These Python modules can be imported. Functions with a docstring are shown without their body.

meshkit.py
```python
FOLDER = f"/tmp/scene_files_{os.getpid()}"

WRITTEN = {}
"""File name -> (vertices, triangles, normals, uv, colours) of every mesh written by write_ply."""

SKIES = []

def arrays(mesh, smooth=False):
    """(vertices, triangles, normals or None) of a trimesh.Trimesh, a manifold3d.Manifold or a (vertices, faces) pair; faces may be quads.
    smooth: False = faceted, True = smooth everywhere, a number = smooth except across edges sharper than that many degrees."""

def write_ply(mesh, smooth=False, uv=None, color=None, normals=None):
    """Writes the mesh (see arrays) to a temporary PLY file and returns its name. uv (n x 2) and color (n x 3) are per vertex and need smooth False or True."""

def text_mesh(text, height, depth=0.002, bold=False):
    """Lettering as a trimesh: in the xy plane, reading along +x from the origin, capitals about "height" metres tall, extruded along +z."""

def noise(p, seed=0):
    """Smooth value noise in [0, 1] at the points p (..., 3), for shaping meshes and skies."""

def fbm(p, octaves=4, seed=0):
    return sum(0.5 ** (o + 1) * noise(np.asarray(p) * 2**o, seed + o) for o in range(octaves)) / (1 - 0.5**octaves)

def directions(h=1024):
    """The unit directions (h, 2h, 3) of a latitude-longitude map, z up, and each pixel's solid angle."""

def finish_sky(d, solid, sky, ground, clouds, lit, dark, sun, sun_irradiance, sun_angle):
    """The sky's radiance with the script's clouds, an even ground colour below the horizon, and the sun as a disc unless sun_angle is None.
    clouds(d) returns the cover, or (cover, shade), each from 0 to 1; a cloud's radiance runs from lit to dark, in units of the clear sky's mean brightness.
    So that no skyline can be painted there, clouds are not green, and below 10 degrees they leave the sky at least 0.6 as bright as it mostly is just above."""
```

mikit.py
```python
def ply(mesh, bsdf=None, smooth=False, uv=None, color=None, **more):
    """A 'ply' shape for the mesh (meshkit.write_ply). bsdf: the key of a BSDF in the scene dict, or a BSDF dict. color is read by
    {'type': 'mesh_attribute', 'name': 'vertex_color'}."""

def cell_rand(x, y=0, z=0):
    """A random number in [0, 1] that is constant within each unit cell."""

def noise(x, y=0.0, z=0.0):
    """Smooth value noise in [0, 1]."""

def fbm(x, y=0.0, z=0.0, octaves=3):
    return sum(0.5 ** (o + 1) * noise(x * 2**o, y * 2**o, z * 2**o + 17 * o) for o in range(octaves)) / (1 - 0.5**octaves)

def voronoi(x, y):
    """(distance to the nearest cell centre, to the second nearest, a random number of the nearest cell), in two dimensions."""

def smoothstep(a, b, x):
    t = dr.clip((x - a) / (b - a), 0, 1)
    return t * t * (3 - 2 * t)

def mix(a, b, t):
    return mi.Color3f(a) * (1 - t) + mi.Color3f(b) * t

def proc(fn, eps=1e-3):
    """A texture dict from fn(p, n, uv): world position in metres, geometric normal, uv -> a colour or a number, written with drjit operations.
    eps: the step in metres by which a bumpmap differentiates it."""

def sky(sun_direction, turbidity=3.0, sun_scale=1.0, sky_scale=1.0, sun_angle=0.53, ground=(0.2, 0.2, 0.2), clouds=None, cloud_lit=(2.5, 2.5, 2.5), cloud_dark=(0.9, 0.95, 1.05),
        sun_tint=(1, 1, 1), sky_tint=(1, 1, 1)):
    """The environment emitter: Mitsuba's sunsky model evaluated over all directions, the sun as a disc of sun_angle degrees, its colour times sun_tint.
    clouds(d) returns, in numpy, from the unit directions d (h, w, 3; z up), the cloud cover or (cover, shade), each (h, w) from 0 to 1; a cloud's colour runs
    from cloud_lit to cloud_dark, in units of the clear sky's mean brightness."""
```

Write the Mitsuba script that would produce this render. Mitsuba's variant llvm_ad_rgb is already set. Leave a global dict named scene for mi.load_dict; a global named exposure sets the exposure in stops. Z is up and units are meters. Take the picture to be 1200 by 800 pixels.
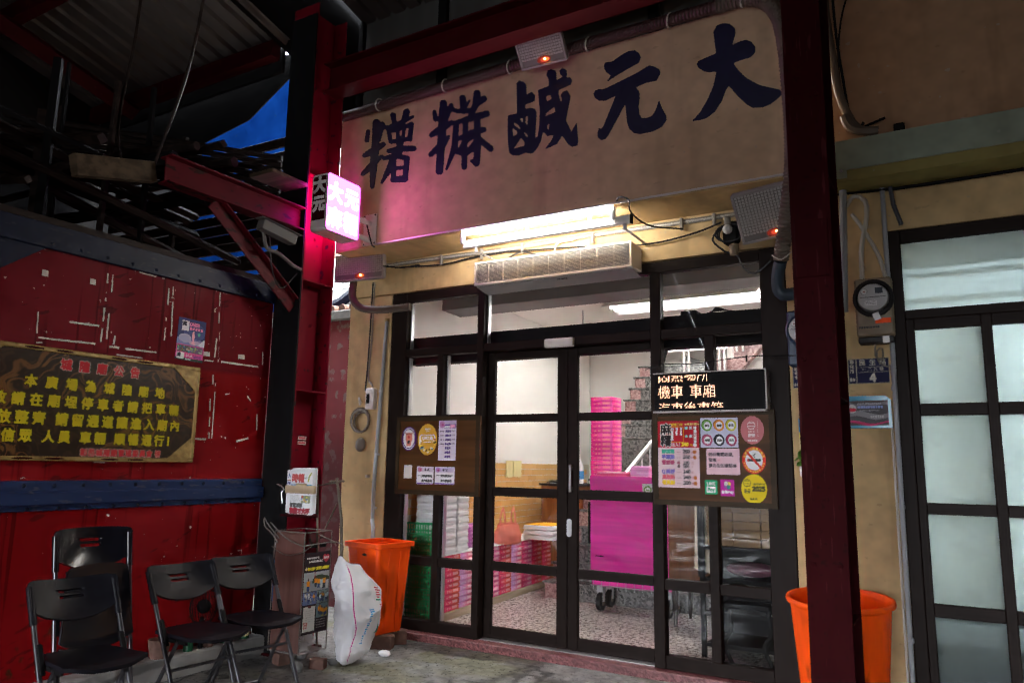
import math, random, glob
import numpy as np, trimesh, shapely, manifold3d as m3
import drjit as dr, mitsuba as mi, mikit, meshkit
from shapely.geometry import Polygon, LineString, Point, box as sbox
from shapely.ops import unary_union
from shapely import affinity
from mikit import fbm, noise, voronoi, smoothstep, mix, cell_rand, proc

T = mi.ScalarTransform4f
rng = random.Random(7)
scene, labels = {}, {}

# tuning
SKYS, LAMP, INL, PK, RM, ROOFY, EAVE, EXPO = 1.0, 190.0, 52.0, 2.8, 5.6, -9.0, 0.465, 6.75
# ------------------------------------------------------------------ camera, sky, exposure
EYE = np.array([0.0, 0.0, 1.35])
FWD = np.array([-0.49954, 0.85095, 0.16125])
FWD /= np.linalg.norm(FWD)
_r0 = np.array([0.86238, 0.50626, 0.0]); _u0 = np.cross(_r0, FWD)
UP = math.cos(0.0161) * _u0 - math.sin(0.0161) * _r0
scene['camera'] = {'type': 'perspective', 'fov': 68.29, 'fov_axis': 'x', 'near_clip': 0.05, 'far_clip': 400.0,
                   'to_world': T().look_at(origin=EYE.tolist(), target=(EYE + FWD).tolist(), up=UP.tolist())}
scene['sky'] = mikit.sky((0.5, 0.55, 0.6), turbidity=4, sun_scale=0.1, sun_angle=25, sky_scale=SKYS, clouds=lambda d: 1.0, ground=(0.1, 0.1, 0.1),
                         cloud_lit=(2.0, 2.1, 2.25))
scene['sky']['sampling_weight'] = 12.0
labels['sky'] = {'label': 'pale overcast sky seen through the gap beside the shop', 'category': 'sky', 'kind': 'structure'}
exposure = EXPO

# ------------------------------------------------------------------ materials
def bsdf(key, d):
    scene[key] = d
    return key

def M(key, col, rough=0.6, metal=0.0, spec=0.5, bump=None, bscale=1.0, coat=0.0):
    c = {'type': 'rgb', 'value': list(col)} if isinstance(col, (tuple, list)) else proc(col)
    d = {'type': 'principled', 'base_color': c, 'roughness': rough if not callable(rough) else proc(rough), 'metallic': metal, 'specular': spec}
    if coat: d['clearcoat'] = coat; d['clearcoat_gloss'] = 0.9
    if bump is not None:
        d = {'type': 'bumpmap', 'arbitrary': proc(bump, 2e-3), 'scale': bscale, 'bsdf': d}
    return bsdf(key, {'type': 'twosided', 'bsdf': d})

def C3(r, g, b): return mi.Color3f(r, g, b)
def P(p, s=1.0): return p.x * s, p.y * s, p.z * s

def f_concrete(p, n, uv):
    big = fbm(p.x * 0.9, p.y * 0.9, 3.1, 4)
    fine = fbm(p.x * 26, p.y * 26, 1.7, 4)
    wet = smoothstep(0.50, 0.60, fbm(p.x * 1.4 + 5, p.y * 1.4, 9.2, 5))
    spot = smoothstep(0.66, 0.74, noise(p.x * 75, p.y * 75, 0.5))
    c = mix((0.14, 0.14, 0.132), (0.26, 0.26, 0.25), big) * (0.30 + 1.4 * fine)
    c = c * (1 - 0.55 * wet) * (1 - 0.6 * spot)
    crack = smoothstep(0.02, 0.006, dr.abs(fbm(p.x * 1.1 + 3, p.y * 1.1, 6.0, 5) - 0.5)) * smoothstep(0.45, 0.6, noise(p.x * 1.3, p.y * 1.3, 8.0))
    c = c * (1 - 0.6 * crack)
    moss = smoothstep(0.55, 0.72, fbm(p.x * 2.2 + 11, p.y * 2.2 + 4, 2.0, 4))
    return mix(c, c * C3(0.80, 0.80, 0.52), moss * 0.8)
def f_concrete_r(p, n, uv):
    return 0.78 - 0.45 * smoothstep(0.50, 0.60, fbm(p.x * 1.4 + 5, p.y * 1.4, 9.2, 5))
def f_concrete_b(p, n, uv):
    return fbm(p.x * 40, p.y * 40, 0.0, 4) * 0.7 + fbm(p.x * 5, p.y * 5, 2.0, 3) * 0.8
M('concrete', f_concrete, f_concrete_r, 0, 0.5, f_concrete_b, 0.010)

def f_plinth(p, n, uv):
    a = fbm(p.x * 7, p.y * 7, p.z * 7, 5)
    return mix((0.13, 0.125, 0.12), (0.36, 0.35, 0.33), a) * (1 - 0.5 * smoothstep(0.55, 0.65, fbm(p.x * 2, p.y * 3, p.z * 9, 3)))
M('plinth', f_plinth, 0.85, 0, 0.3, lambda p, n, uv: fbm(p.x * 30, p.y * 30, p.z * 30, 4), 0.012)

def plaster(key, a, b, grime=0.5):
    def f(p, n, uv):
        k = fbm(p.x * 1.6, p.y * 1.6, p.z * 1.6, 4)
        fine = fbm(p.x * 14, p.y * 14, p.z * 14, 3)
        streak = 0.6 * smoothstep(0.54, 0.74, fbm(p.x * 9.0, p.y * 3.0, p.z * 0.9, 5))
        sc = 0.6 * smoothstep(0.72, 0.84, fbm(p.x * 17 + 9, p.y * 9, p.z * 26, 5))
        c = mix(a, b, k) * (0.85 + 0.3 * fine)
        c = mix(c, c * C3(0.52, 0.46, 0.40), streak * grime)
        c = mix(c, c * C3(0.35, 0.32, 0.30), sc * grime)
        stain = smoothstep(0.50, 0.68, fbm(p.x * 3.1 + 2, p.y * 3.1, p.z * 1.5, 5)) 
        c = mix(c, c * C3(0.66, 0.62, 0.58), stain * grime)
        chip = smoothstep(0.80, 0.83, fbm(p.x * 19, p.y * 19, p.z * 19, 4))
        return mix(c, C3(0.30, 0.28, 0.26), chip * grime)
    return M(key, f, 0.8, 0, 0.12, lambda p, n, uv: fbm(p.x * 22, p.y * 22, p.z * 22, 3) + 0.3 * fbm(p.x * 3, p.y * 3, p.z * 3, 2), 0.003)
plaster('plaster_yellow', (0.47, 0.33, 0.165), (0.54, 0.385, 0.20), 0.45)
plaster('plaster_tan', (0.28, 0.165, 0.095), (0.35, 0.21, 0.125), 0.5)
plaster('plaster_sign', (0.50, 0.355, 0.22), (0.56, 0.41, 0.26), 0.38)
plaster('plaster_green', (0.20, 0.23, 0.175), (0.235, 0.265, 0.205), 0.3)
plaster('plaster_ochre', (0.20, 0.165, 0.055), (0.225, 0.19, 0.068), 0.3)

def f_redwall(p, n, uv):
    a = fbm(p.x * 1.2, p.y * 1.2, p.z * 1.2, 4)
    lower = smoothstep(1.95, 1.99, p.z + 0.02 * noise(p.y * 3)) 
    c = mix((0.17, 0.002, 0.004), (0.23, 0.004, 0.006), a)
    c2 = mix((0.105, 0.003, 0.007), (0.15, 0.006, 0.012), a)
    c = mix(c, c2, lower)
    scr = smoothstep(0.72, 0.80, fbm(p.y * 5 + p.z * 3, p.z * 22 - p.y * 9, 3.0, 4))
    c = mix(c, C3(0.05, 0.008, 0.008), scr * 0.6)
    fade = smoothstep(0.48, 0.66, fbm(p.y * 2.3 + 4, p.z * 2.3, 8.0, 4))
    c = mix(c, c * 1.35 + C3(0.012, 0.010, 0.011), fade * 0.55)
    drip = smoothstep(0.60, 0.74, fbm(p.y * 26, p.z * 1.1, 5.0, 4)) * smoothstep(0.3, 0.6, noise(p.y * 2.2, p.z * 1.2, 4.0))
    c = mix(c, c * C3(0.40, 0.36, 0.36), drip * 0.75)
    rust = smoothstep(0.66, 0.76, fbm(p.y * 9 + 2, p.z * 9, 2.5, 5)) * smoothstep(1.0, 0.35, p.z)
    c = mix(c, C3(0.055, 0.022, 0.010), rust * 0.9)
    chip = smoothstep(0.84, 0.87, fbm(p.y * 34, p.z * 34, 6.0, 3))
    return mix(c, C3(0.55, 0.48, 0.42), chip)
M('red_wall', f_redwall, lambda p, n, uv: 0.46 + 0.22 * fbm(p.y * 4, p.z * 4, 1.0, 4), 0, 0.08, lambda p, n, uv: fbm(p.x * 2, p.y * 2.5, p.z * 2.5, 3) + 0.05 * fbm(p.x * 60, p.y * 60, p.z * 60, 2), 0.022)

def f_steel(p, n, uv):
    a = fbm(p.x * 5, p.y * 5, p.z * 3, 4)
    ch = smoothstep(0.70, 0.76, fbm(p.x * 26, p.y * 26, p.z * 20, 3))
    c = mix((0.13, 0.0032, 0.011), (0.20, 0.0055, 0.018), a)
    return mix(c, C3(0.05, 0.025, 0.02), ch)
M('red_steel', f_steel, 0.5, 0, 0.1, lambda p, n, uv: fbm(p.x * 18, p.y * 18, p.z * 18, 3), 0.003)
def f_steel_d(p, n, uv):
    a = fbm(p.x * 5, p.y * 5, p.z * 3, 4)
    c = mix((0.022, 0.0014, 0.0024), (0.034, 0.002, 0.0034), a)
    ch = 0.7 * smoothstep(0.62, 0.80, fbm(p.x * 55, p.y * 55, p.z * 34, 5))
    sc = smoothstep(0.72, 0.78, fbm(p.x * 60, p.y * 60, p.z * 5, 3))
    return mix(mix(c, C3(0.010, 0.005, 0.004), ch), C3(0.075, 0.018, 0.02), sc * 0.5)
M('dark_red_steel', f_steel_d, 0.7, 0, 0.05, lambda p, n, uv: fbm(p.x * 18, p.y * 18, p.z * 18, 3), 0.003)
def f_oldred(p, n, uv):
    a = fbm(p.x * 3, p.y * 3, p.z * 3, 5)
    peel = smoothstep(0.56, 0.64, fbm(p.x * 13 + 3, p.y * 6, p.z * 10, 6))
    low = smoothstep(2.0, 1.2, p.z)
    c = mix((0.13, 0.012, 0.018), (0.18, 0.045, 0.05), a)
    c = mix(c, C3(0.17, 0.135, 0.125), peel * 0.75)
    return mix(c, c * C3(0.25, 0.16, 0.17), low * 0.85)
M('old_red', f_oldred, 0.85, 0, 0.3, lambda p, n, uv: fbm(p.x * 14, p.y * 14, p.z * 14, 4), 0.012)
def f_blue(p, n, uv):
    a = fbm(p.y * 6, p.z * 10, 2.0, 4)
    wear = smoothstep(0.68, 0.80, fbm(p.y * 14, p.z * 60, 5.0, 5))
    return mix(mix((0.0025, 0.006, 0.022), (0.0045, 0.010, 0.032), a), C3(0.045, 0.04, 0.036), wear * 0.5)
M('blue_paint', f_blue, 0.5, 0, 0.25, lambda p, n, uv: fbm(p.x * 20, p.y * 20, p.z * 20, 3), 0.003)

M('frame_brown', lambda p, n, uv: mix((0.010, 0.006, 0.005), (0.016, 0.010, 0.008), fbm(p.x * 20, p.y * 20, p.z * 3, 3)), 0.5, 0.0, 0.08)
M('alu', (0.55, 0.55, 0.56), 0.35, 0.8)
M('chrome', (0.75, 0.75, 0.76), 0.22, 1.0)
M('steel_grey', lambda p, n, uv: mix((0.30, 0.30, 0.31), (0.45, 0.45, 0.46), fbm(p.x * 30, p.y * 30, p.z * 8, 3)), 0.42, 0.6)
M('pvc_grey', lambda p, n, uv: mix((0.20, 0.21, 0.22), (0.30, 0.31, 0.32), fbm(p.x * 9, p.y * 9, p.z * 3, 3)), 0.5)
M('pvc_dark', (0.05, 0.055, 0.065), 0.5)
M('pvc_blue', (0.016, 0.028, 0.04), 0.5)
M('hose', lambda p, n, uv: mix((0.06, 0.045, 0.033), (0.14, 0.11, 0.08), fbm(p.x * 9, p.y * 9, p.z * 9, 3)), 0.6)
M('hose_pink', lambda p, n, uv: mix((0.03, 0.012, 0.012), (0.075, 0.032, 0.03), fbm(p.x * 5, p.y * 9, p.z * 9, 3)), 0.5)
M('cable_black', (0.012, 0.012, 0.013), 0.5)
M('cable_grey', (0.20, 0.18, 0.15), 0.6)
M('cable_white', (0.45, 0.42, 0.36), 0.6)
M('white_plastic', lambda p, n, uv: mix((0.62, 0.61, 0.58), (0.72, 0.71, 0.68), fbm(p.x * 12, p.y * 12, p.z * 12, 3)), 0.4)
M('grey_plastic', (0.34, 0.33, 0.33), 0.45)
M('black_plastic', lambda p, n, uv: mix((0.010, 0.010, 0.013), (0.020, 0.020, 0.025), fbm(p.x * 40, p.y * 40, p.z * 40, 2)), 0.38, 0, 0.5)
M('chair_black', lambda p, n, uv: mix((0.004, 0.004, 0.0065), (0.008, 0.008, 0.012), fbm(p.x * 60, p.y * 60, p.z * 60, 2)), 0.42, 0, 0.2, lambda p, n, uv: noise(p.x * 260, p.y * 260, p.z * 260), 0.0012)
M('chair_gloss', (0.006, 0.006, 0.009), 0.2, 0, 0.4)
M('chair_tube', lambda p, n, uv: mix((0.05, 0.05, 0.056), (0.13, 0.13, 0.145), fbm(p.x * 30, p.y * 30, p.z * 10, 3)), 0.3, 0.8)
M('orange_plastic', lambda p, n, uv: mix((0.90, 0.078, 0.002), (0.96, 0.098, 0.003), fbm(p.x * 4, p.y * 4, p.z * 4, 4)) * (0.86 + 0.2 * fbm(p.x * 30, p.y * 30, p.z * 4, 3)) * (1 - 0.55 * smoothstep(0.60, 0.75, fbm(p.x * 16, p.y * 16, p.z * 3.5, 5)) * smoothstep(0.75, 0.1, p.z)) + 0.02 * smoothstep(0.70, 0.76, fbm(p.x * 70, p.y * 70, p.z * 12, 3)), lambda p, n, uv: 0.34 + 0.25 * fbm(p.x * 14, p.y * 14, p.z * 5, 3), 0, 0.25, lambda p, n, uv: fbm(p.x * 25, p.y * 25, p.z * 10, 3), 0.002)
M('pink_sheet', lambda p, n, uv: mix((0.58, 0.008, 0.23), (0.84, 0.03, 0.40), fbm(p.x * 2.4, p.y * 2.4, p.z * 5, 5)) * (0.8 + 0.4 * fbm(p.x * 1.1, p.y, p.z * 24, 4)), 0.42, 0, 0.5, lambda p, n, uv: fbm(p.x * 5, p.y * 3, p.z * 12, 4), 0.02)
M('white_paint', (0.74, 0.73, 0.70), 0.5)
M('interior_wall', lambda p, n, uv: mix((0.76, 0.74, 0.70), (0.82, 0.80, 0.76), fbm(p.x * 1.3, p.y * 1.3, p.z * 1.3, 3)), 0.6)
M('grey_paint', lambda p, n, uv: mix((0.15, 0.15, 0.15), (0.24, 0.24, 0.235), fbm(p.x * 3, p.y * 3, p.z * 1.2, 4)), 0.7)
M('dark_panel', lambda p, n, uv: mix((0.045, 0.046, 0.043), (0.075, 0.077, 0.073), fbm(p.x * 8, p.y * 3, p.z * 0.9, 4)), 0.7)
M('near_black', (0.004, 0.004, 0.0045), 0.7, 0, 0.15)
M('tile', lambda p, n, uv: mix((0.60, 0.34, 0.10), (0.70, 0.43, 0.16), fbm(p.x * 3, p.y * 3, p.z * 8, 3)), 0.25, 0, 0.5)
M('tile_b', lambda p, n, uv: mix((0.66, 0.40, 0.14), (0.74, 0.48, 0.20), fbm(p.x * 3, p.y * 3, p.z * 8, 3)), 0.25, 0, 0.5)
M('grout', (0.62, 0.58, 0.50), 0.8)
def f_terrazzo(p, n, uv):
    d1, d2, r = voronoi(p.x * 30, p.y * 30)
    chip = smoothstep(0.40, 0.30, d1 - 0.12 * noise(p.x * 100, p.y * 100))
    e1, e2, q = voronoi(p.x * 95 + 4, p.y * 95)
    base = mix((0.52, 0.50, 0.46), (0.62, 0.60, 0.56), fbm(p.x * 5, p.y * 5, 0, 3))
    c = mix(base, mix((0.04, 0.035, 0.03), (0.30, 0.26, 0.23), r), chip * smoothstep(0.25, 0.4, r + 0.25))
    c = mix(c, C3(0.75, 0.74, 0.72), smoothstep(0.30, 0.2, e1) * smoothstep(0.6, 0.7, q))
    line = dr.minimum(dr.abs(p.x + 2.25 - 1.0 * dr.round(p.x + 2.25)), dr.abs(p.y - 1.0 * dr.round(p.y)))
    return mix(c, C3(0.25, 0.23, 0.2), smoothstep(0.005, 0.003, line))
M('terrazzo', f_terrazzo, 0.22, 0, 0.5)
def f_granite_red(p, n, uv):
    d1, d2, r = voronoi(p.x * 130 + p.z * 70, p.y * 130 + p.z * 90)
    return mix((0.07, 0.018, 0.02), (0.26, 0.10, 0.10), r) * (0.7 + 0.6 * fbm(p.x * 30, p.y * 30, p.z * 30, 2))
M('granite_red', f_granite_red, 0.35)
def f_granite(p, n, uv):
    d1, d2, r = voronoi(p.x * 60 + p.z * 3, p.z * 60 + p.y * 40)
    return mix((0.03, 0.03, 0.028), (0.19, 0.185, 0.175), r)
M('granite_grey', f_granite, 0.3)
def f_granite_pk(p, n, uv):
    d1, d2, r = voronoi(p.x * 60 + p.z * 3, p.z * 60 + p.y * 40)
    return mix((0.20, 0.10, 0.095), (0.44, 0.28, 0.265), r)
M('granite_pink', f_granite_pk, 0.35)
def wood(key, a, b, axis=0, sc=1.0, rough=0.55):
    def f(p, n, uv):
        q = [p.x, p.y, p.z]
        s = [v * (1.4 if i == axis else 22) * sc for i, v in enumerate(q)]
        g = fbm(s[0], s[1], s[2], 4)
        return mix(a, b, smoothstep(0.25, 0.75, g))
    return M(key, f, rough, 0, 0.15, lambda p, n, uv: fbm(p.x * 30, p.y * 30, p.z * 30, 3), 0.002)
wood('wood_brown', (0.22, 0.075, 0.02), (0.36, 0.14, 0.045), 2)
wood('wood_board', (0.026, 0.015, 0.006), (0.040, 0.024, 0.010), 0, 0.5, 0.55)
wood('wood_board_warm', (0.050, 0.019, 0.005), (0.090, 0.034, 0.009), 0, 0.5, 0.5)
wood('wood_pale', (0.34, 0.24, 0.14), (0.52, 0.40, 0.26), 0)
wood('wood_old', (0.010, 0.006, 0.005), (0.028, 0.017, 0.013), 1)
wood('wood_bench', (0.40, 0.32, 0.22), (0.55, 0.46, 0.34), 1)
wood('cardboard', (0.14, 0.08, 0.03), (0.18, 0.105, 0.042), 0, 0.3, 0.8)
wood('wood_dark', (0.10, 0.036, 0.012), (0.16, 0.062, 0.022), 2)
def f_notice(p, n, uv):
    wx = fbm(p.y * 4, p.z * 4, 1.0, 3); wz = fbm(p.y * 4 + 7, p.z * 4, 5.0, 3)
    g = fbm(p.y * 5 + 4.0 * wx, p.z * 6 + 4.5 * wz, 2.0, 4)
    band = 0.5 + 0.5 * dr.sin(38 * g)
    return mix((0.016, 0.006, 0.002), (0.19, 0.075, 0.018), band * band * smoothstep(0.3, 0.65, g))
M('notice_grain', f_notice, 0.35, 0, 0.5, None)
M('gold', lambda p, n, uv: mix((0.20, 0.12, 0.03), (0.48, 0.33, 0.12), fbm(p.y * 40, p.z * 40, 0, 4)), 0.4, 0.3, 0.5, lambda p, n, uv: fbm(p.y * 55, p.z * 55, 0, 3), 0.006)
M('navy_paint', lambda p, n, uv: mix((0.004, 0.004, 0.026), (0.007, 0.007, 0.042), fbm(p.x * 9, p.y * 9, p.z * 9, 3)), 0.5)
M('tape', lambda p, n, uv: mix((0.42, 0.38, 0.34), (0.66, 0.62, 0.57), fbm(p.y * 40, p.z * 40, 1, 3)), 0.8)
M('corrugated', lambda p, n, uv: mix((0.035, 0.03, 0.028), (0.08, 0.068, 0.062), fbm(p.x * 3, p.y * 1.2, p.z * 3, 4)), 0.5, 0.2)
M('dirty_lens', lambda p, n, uv: mix((0.13, 0.12, 0.11), (0.22, 0.21, 0.20), fbm(p.x * 8, p.y * 8, p.z * 8, 3)), 0.4, 0, 0.3)
M('lens_cell', (0.40, 0.38, 0.36), 0.3)
M('lamp_housing', lambda p, n, uv: mix((0.24, 0.22, 0.21), (0.34, 0.31, 0.30), fbm(p.x * 9, p.y * 9, p.z * 9, 3)), 0.45)
M('trim_metal', (0.55, 0.52, 0.50), 0.4, 0.5)
M('brick', lambda p, n, uv: mix((0.08, 0.04, 0.03), (0.17, 0.09, 0.07), fbm(p.x * 30, p.y * 30, p.z * 30, 3)), 0.9)
M('stone', lambda p, n, uv: mix((0.09, 0.09, 0.088), (0.22, 0.22, 0.215), fbm(p.x * 25, p.y * 25, p.z * 25, 4)), 0.85)
M('white_bag', lambda p, n, uv: mix((0.66, 0.65, 0.68), (0.76, 0.75, 0.78), fbm(p.x * 8, p.y * 8, p.z * 8, 3)), 0.45, 0, 0.5,
  lambda p, n, uv: fbm(p.x * 11 + 3 * p.z, p.y * 11, p.z * 9, 4) + 0.9 * fbm(p.x * 30 + 5 * p.z, p.y * 30, p.z * 22, 3) + 0.05 * dr.sin(p.z * 900), 0.016)
M('styro', (0.78, 0.79, 0.80), 0.6)
M('green_plastic', lambda p, n, uv: mix((0.01, 0.26, 0.09), (0.02, 0.36, 0.14), fbm(p.x * 9, p.y * 9, p.z * 9, 2)), 0.4)
M('umbrella_blue', (0.025, 0.10, 0.26), 0.6)
M('leaf_green', lambda p, n, uv: mix((0.05, 0.16, 0.015), (0.14, 0.32, 0.04), noise(p.x * 60, p.y * 60, p.z * 60)), 0.4)
M('meter_glass', (0.40, 0.40, 0.39), 0.15, 0, 0.4)
M('meter_tan', lambda p, n, uv: mix((0.14, 0.105, 0.06), (0.21, 0.16, 0.10), fbm(p.x * 20, p.y * 20, p.z * 20, 3)), 0.55)
M('meter_blue', (0.020, 0.040, 0.075), 0.45)
M('meter_black', (0.012, 0.011, 0.011), 0.45, 0, 0.25)
M('cyan_plastic', (0.02, 0.22, 0.34), 0.25, 0, 0.6)
M('acrylic_brown', lambda p, n, uv: mix((0.12, 0.055, 0.045), (0.20, 0.10, 0.085), fbm(p.x * 30, p.y * 30, p.z * 2, 3)), 0.12, 0, 0.5)
M('cloth', (0.60, 0.52, 0.40), 0.9)
M('yolk', lambda p, n, uv: mix((.80, .36, .01), (.86, .52, .04), noise(p.x * 40, p.y * 40)), .5)
M('slat_beige', (0.66, 0.64, 0.60), 0.45)
M('dull_wire', lambda p, n, uv: mix((0.10, 0.09, 0.08), (0.22, 0.20, 0.18), fbm(p.x * 40, p.y * 40, p.z * 40, 2)), 0.5, 0.3)
M('camera_grey', (0.10, 0.095, 0.09), 0.5)
M('blue_rail', lambda p, n, uv: mix(mix((0.010, 0.024, 0.075), (0.018, 0.036, 0.105), fbm(p.y * 6, p.z * 10, 2.0, 4)), C3(0.10, 0.10, 0.11), 0.6 * smoothstep(0.66, 0.8, fbm(p.y * 14, p.z * 60, 5.0, 5))), 0.45, 0, 0.3, lambda p, n, uv: fbm(p.x * 20, p.y * 9, p.z * 20, 3), 0.006)
M('can_green', (0.006, 0.07, 0.028), 0.4)
M('towel', (0.75, 0.66, 0.34), 0.95)
M('print', (0.5, 0.5, 0.5), 0.6, 0, 0.2)
scene['print']['bsdf']['base_color'] = {'type': 'mesh_attribute', 'name': 'vertex_color'}
def boxes_print(key, a, b, lab, s_of=None, z0=0.136, h=0.0455, w=0.255, s0=0.02):
    """Printed carton: colour shading across the face, a pale label and dark print, repeated box by box."""
    def f(p, n, uv):
        s = (p.x + 3.74) * -0.082 + (p.y - 5.33) * 0.9966 if s_of is None else s_of(p)
        u, v = (s - s0) / w, (p.z - z0) / h
        fu, fv = u - dr.floor(u), v - dr.floor(v)
        r = cell_rand(dr.floor(u), dr.floor(v), 3)
        c = mix(a, b, smoothstep(0.15, 0.85, fu + 0.25 * (r - 0.5)))
        lb = smoothstep(0.52, 0.56, fu) * smoothstep(0.90, 0.86, fu) * smoothstep(0.25, 0.35, fv) * smoothstep(0.85, 0.75, fv)
        tx = smoothstep(0.45, 0.6, noise(fu * 34 + 9 * r, fv * 5.0, 2.0 * r)) * smoothstep(0.10, 0.14, fu) * smoothstep(0.48, 0.44, fu) * smoothstep(0.3, 0.4, fv) * smoothstep(0.75, 0.65, fv)
        c = mix(c, C3(*lab), lb * 0.55 + tx * 0.6)
        return c * (0.75 + 0.25 * smoothstep(0.0, 0.2, fv)) * (0.9 + 0.2 * r)
    return M(key, f, 0.4, 0, 0.3)
boxes_print('box_pink', (0.80, 0.05, 0.17), (0.78, 0.14, 0.10), (0.92, 0.62, 0.66))
boxes_print('box_pink_b', (0.84, 0.08, 0.26), (0.76, 0.20, 0.40), (0.92, 0.70, 0.76))
boxes_print('box_lilac', (0.78, 0.42, 0.74), (0.85, 0.20, 0.30), (0.90, 0.82, 0.92))
boxes_print('box_magenta', (0.80, 0.02, 0.26), (0.86, 0.10, 0.42), (0.92, 0.42, 0.30), lambda p: p.x * 1.0 + p.y * 1.0, 1.0, 0.0455, 0.24, 0.02)
boxes_print('box_violet', (0.50, 0.14, 0.46), (0.66, 0.20, 0.56), (0.80, 0.60, 0.78), None, 0.598, 0.037, 0.25, 0.62)
scene['glass'] = {'type': 'thindielectric', 'int_ior': 1.3}
scene['acrylic'] = {'type': 'thindielectric', 'int_ior': 1.42}
scene['tarp'] = {'type': 'principledthin', 'base_color': proc(lambda p, n, uv: mix((0.0002, 0.0022, 0.015), (0.0007, 0.007, 0.036), fbm(p.x * 3, p.y * 3, p.z * 3, 4))), 'roughness': 0.6, 'diff_trans': 1.1}
scene['frosted'] = {'type': 'principledthin', 'base_color': proc(lambda p, n, uv: C3(0.53, 0.63, 0.64) * (0.90 + 0.16 * fbm(p.x * 9, p.y, p.z * 1.6, 4)) * (1 - 0.08 * smoothstep(0.55, 0.75, fbm(p.x * 5 + 3, 1.0, p.z * 5, 4)))), 'roughness': 0.6, 'diff_trans': 1.8}
scene['salmon_bag'] = {'type': 'principledthin', 'base_color': {'type': 'rgb', 'value': [0.86, 0.34, 0.26]}, 'roughness': 0.3, 'diff_trans': 0.9}
def emit(rgb, w=1.0):      # lamp colours are written as they come out in the picture, before the exposure
    return {'type': 'area', 'radiance': {'type': 'rgb', 'value': [v / 2 ** EXPO for v in rgb]}, 'sampling_weight': w}

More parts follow.
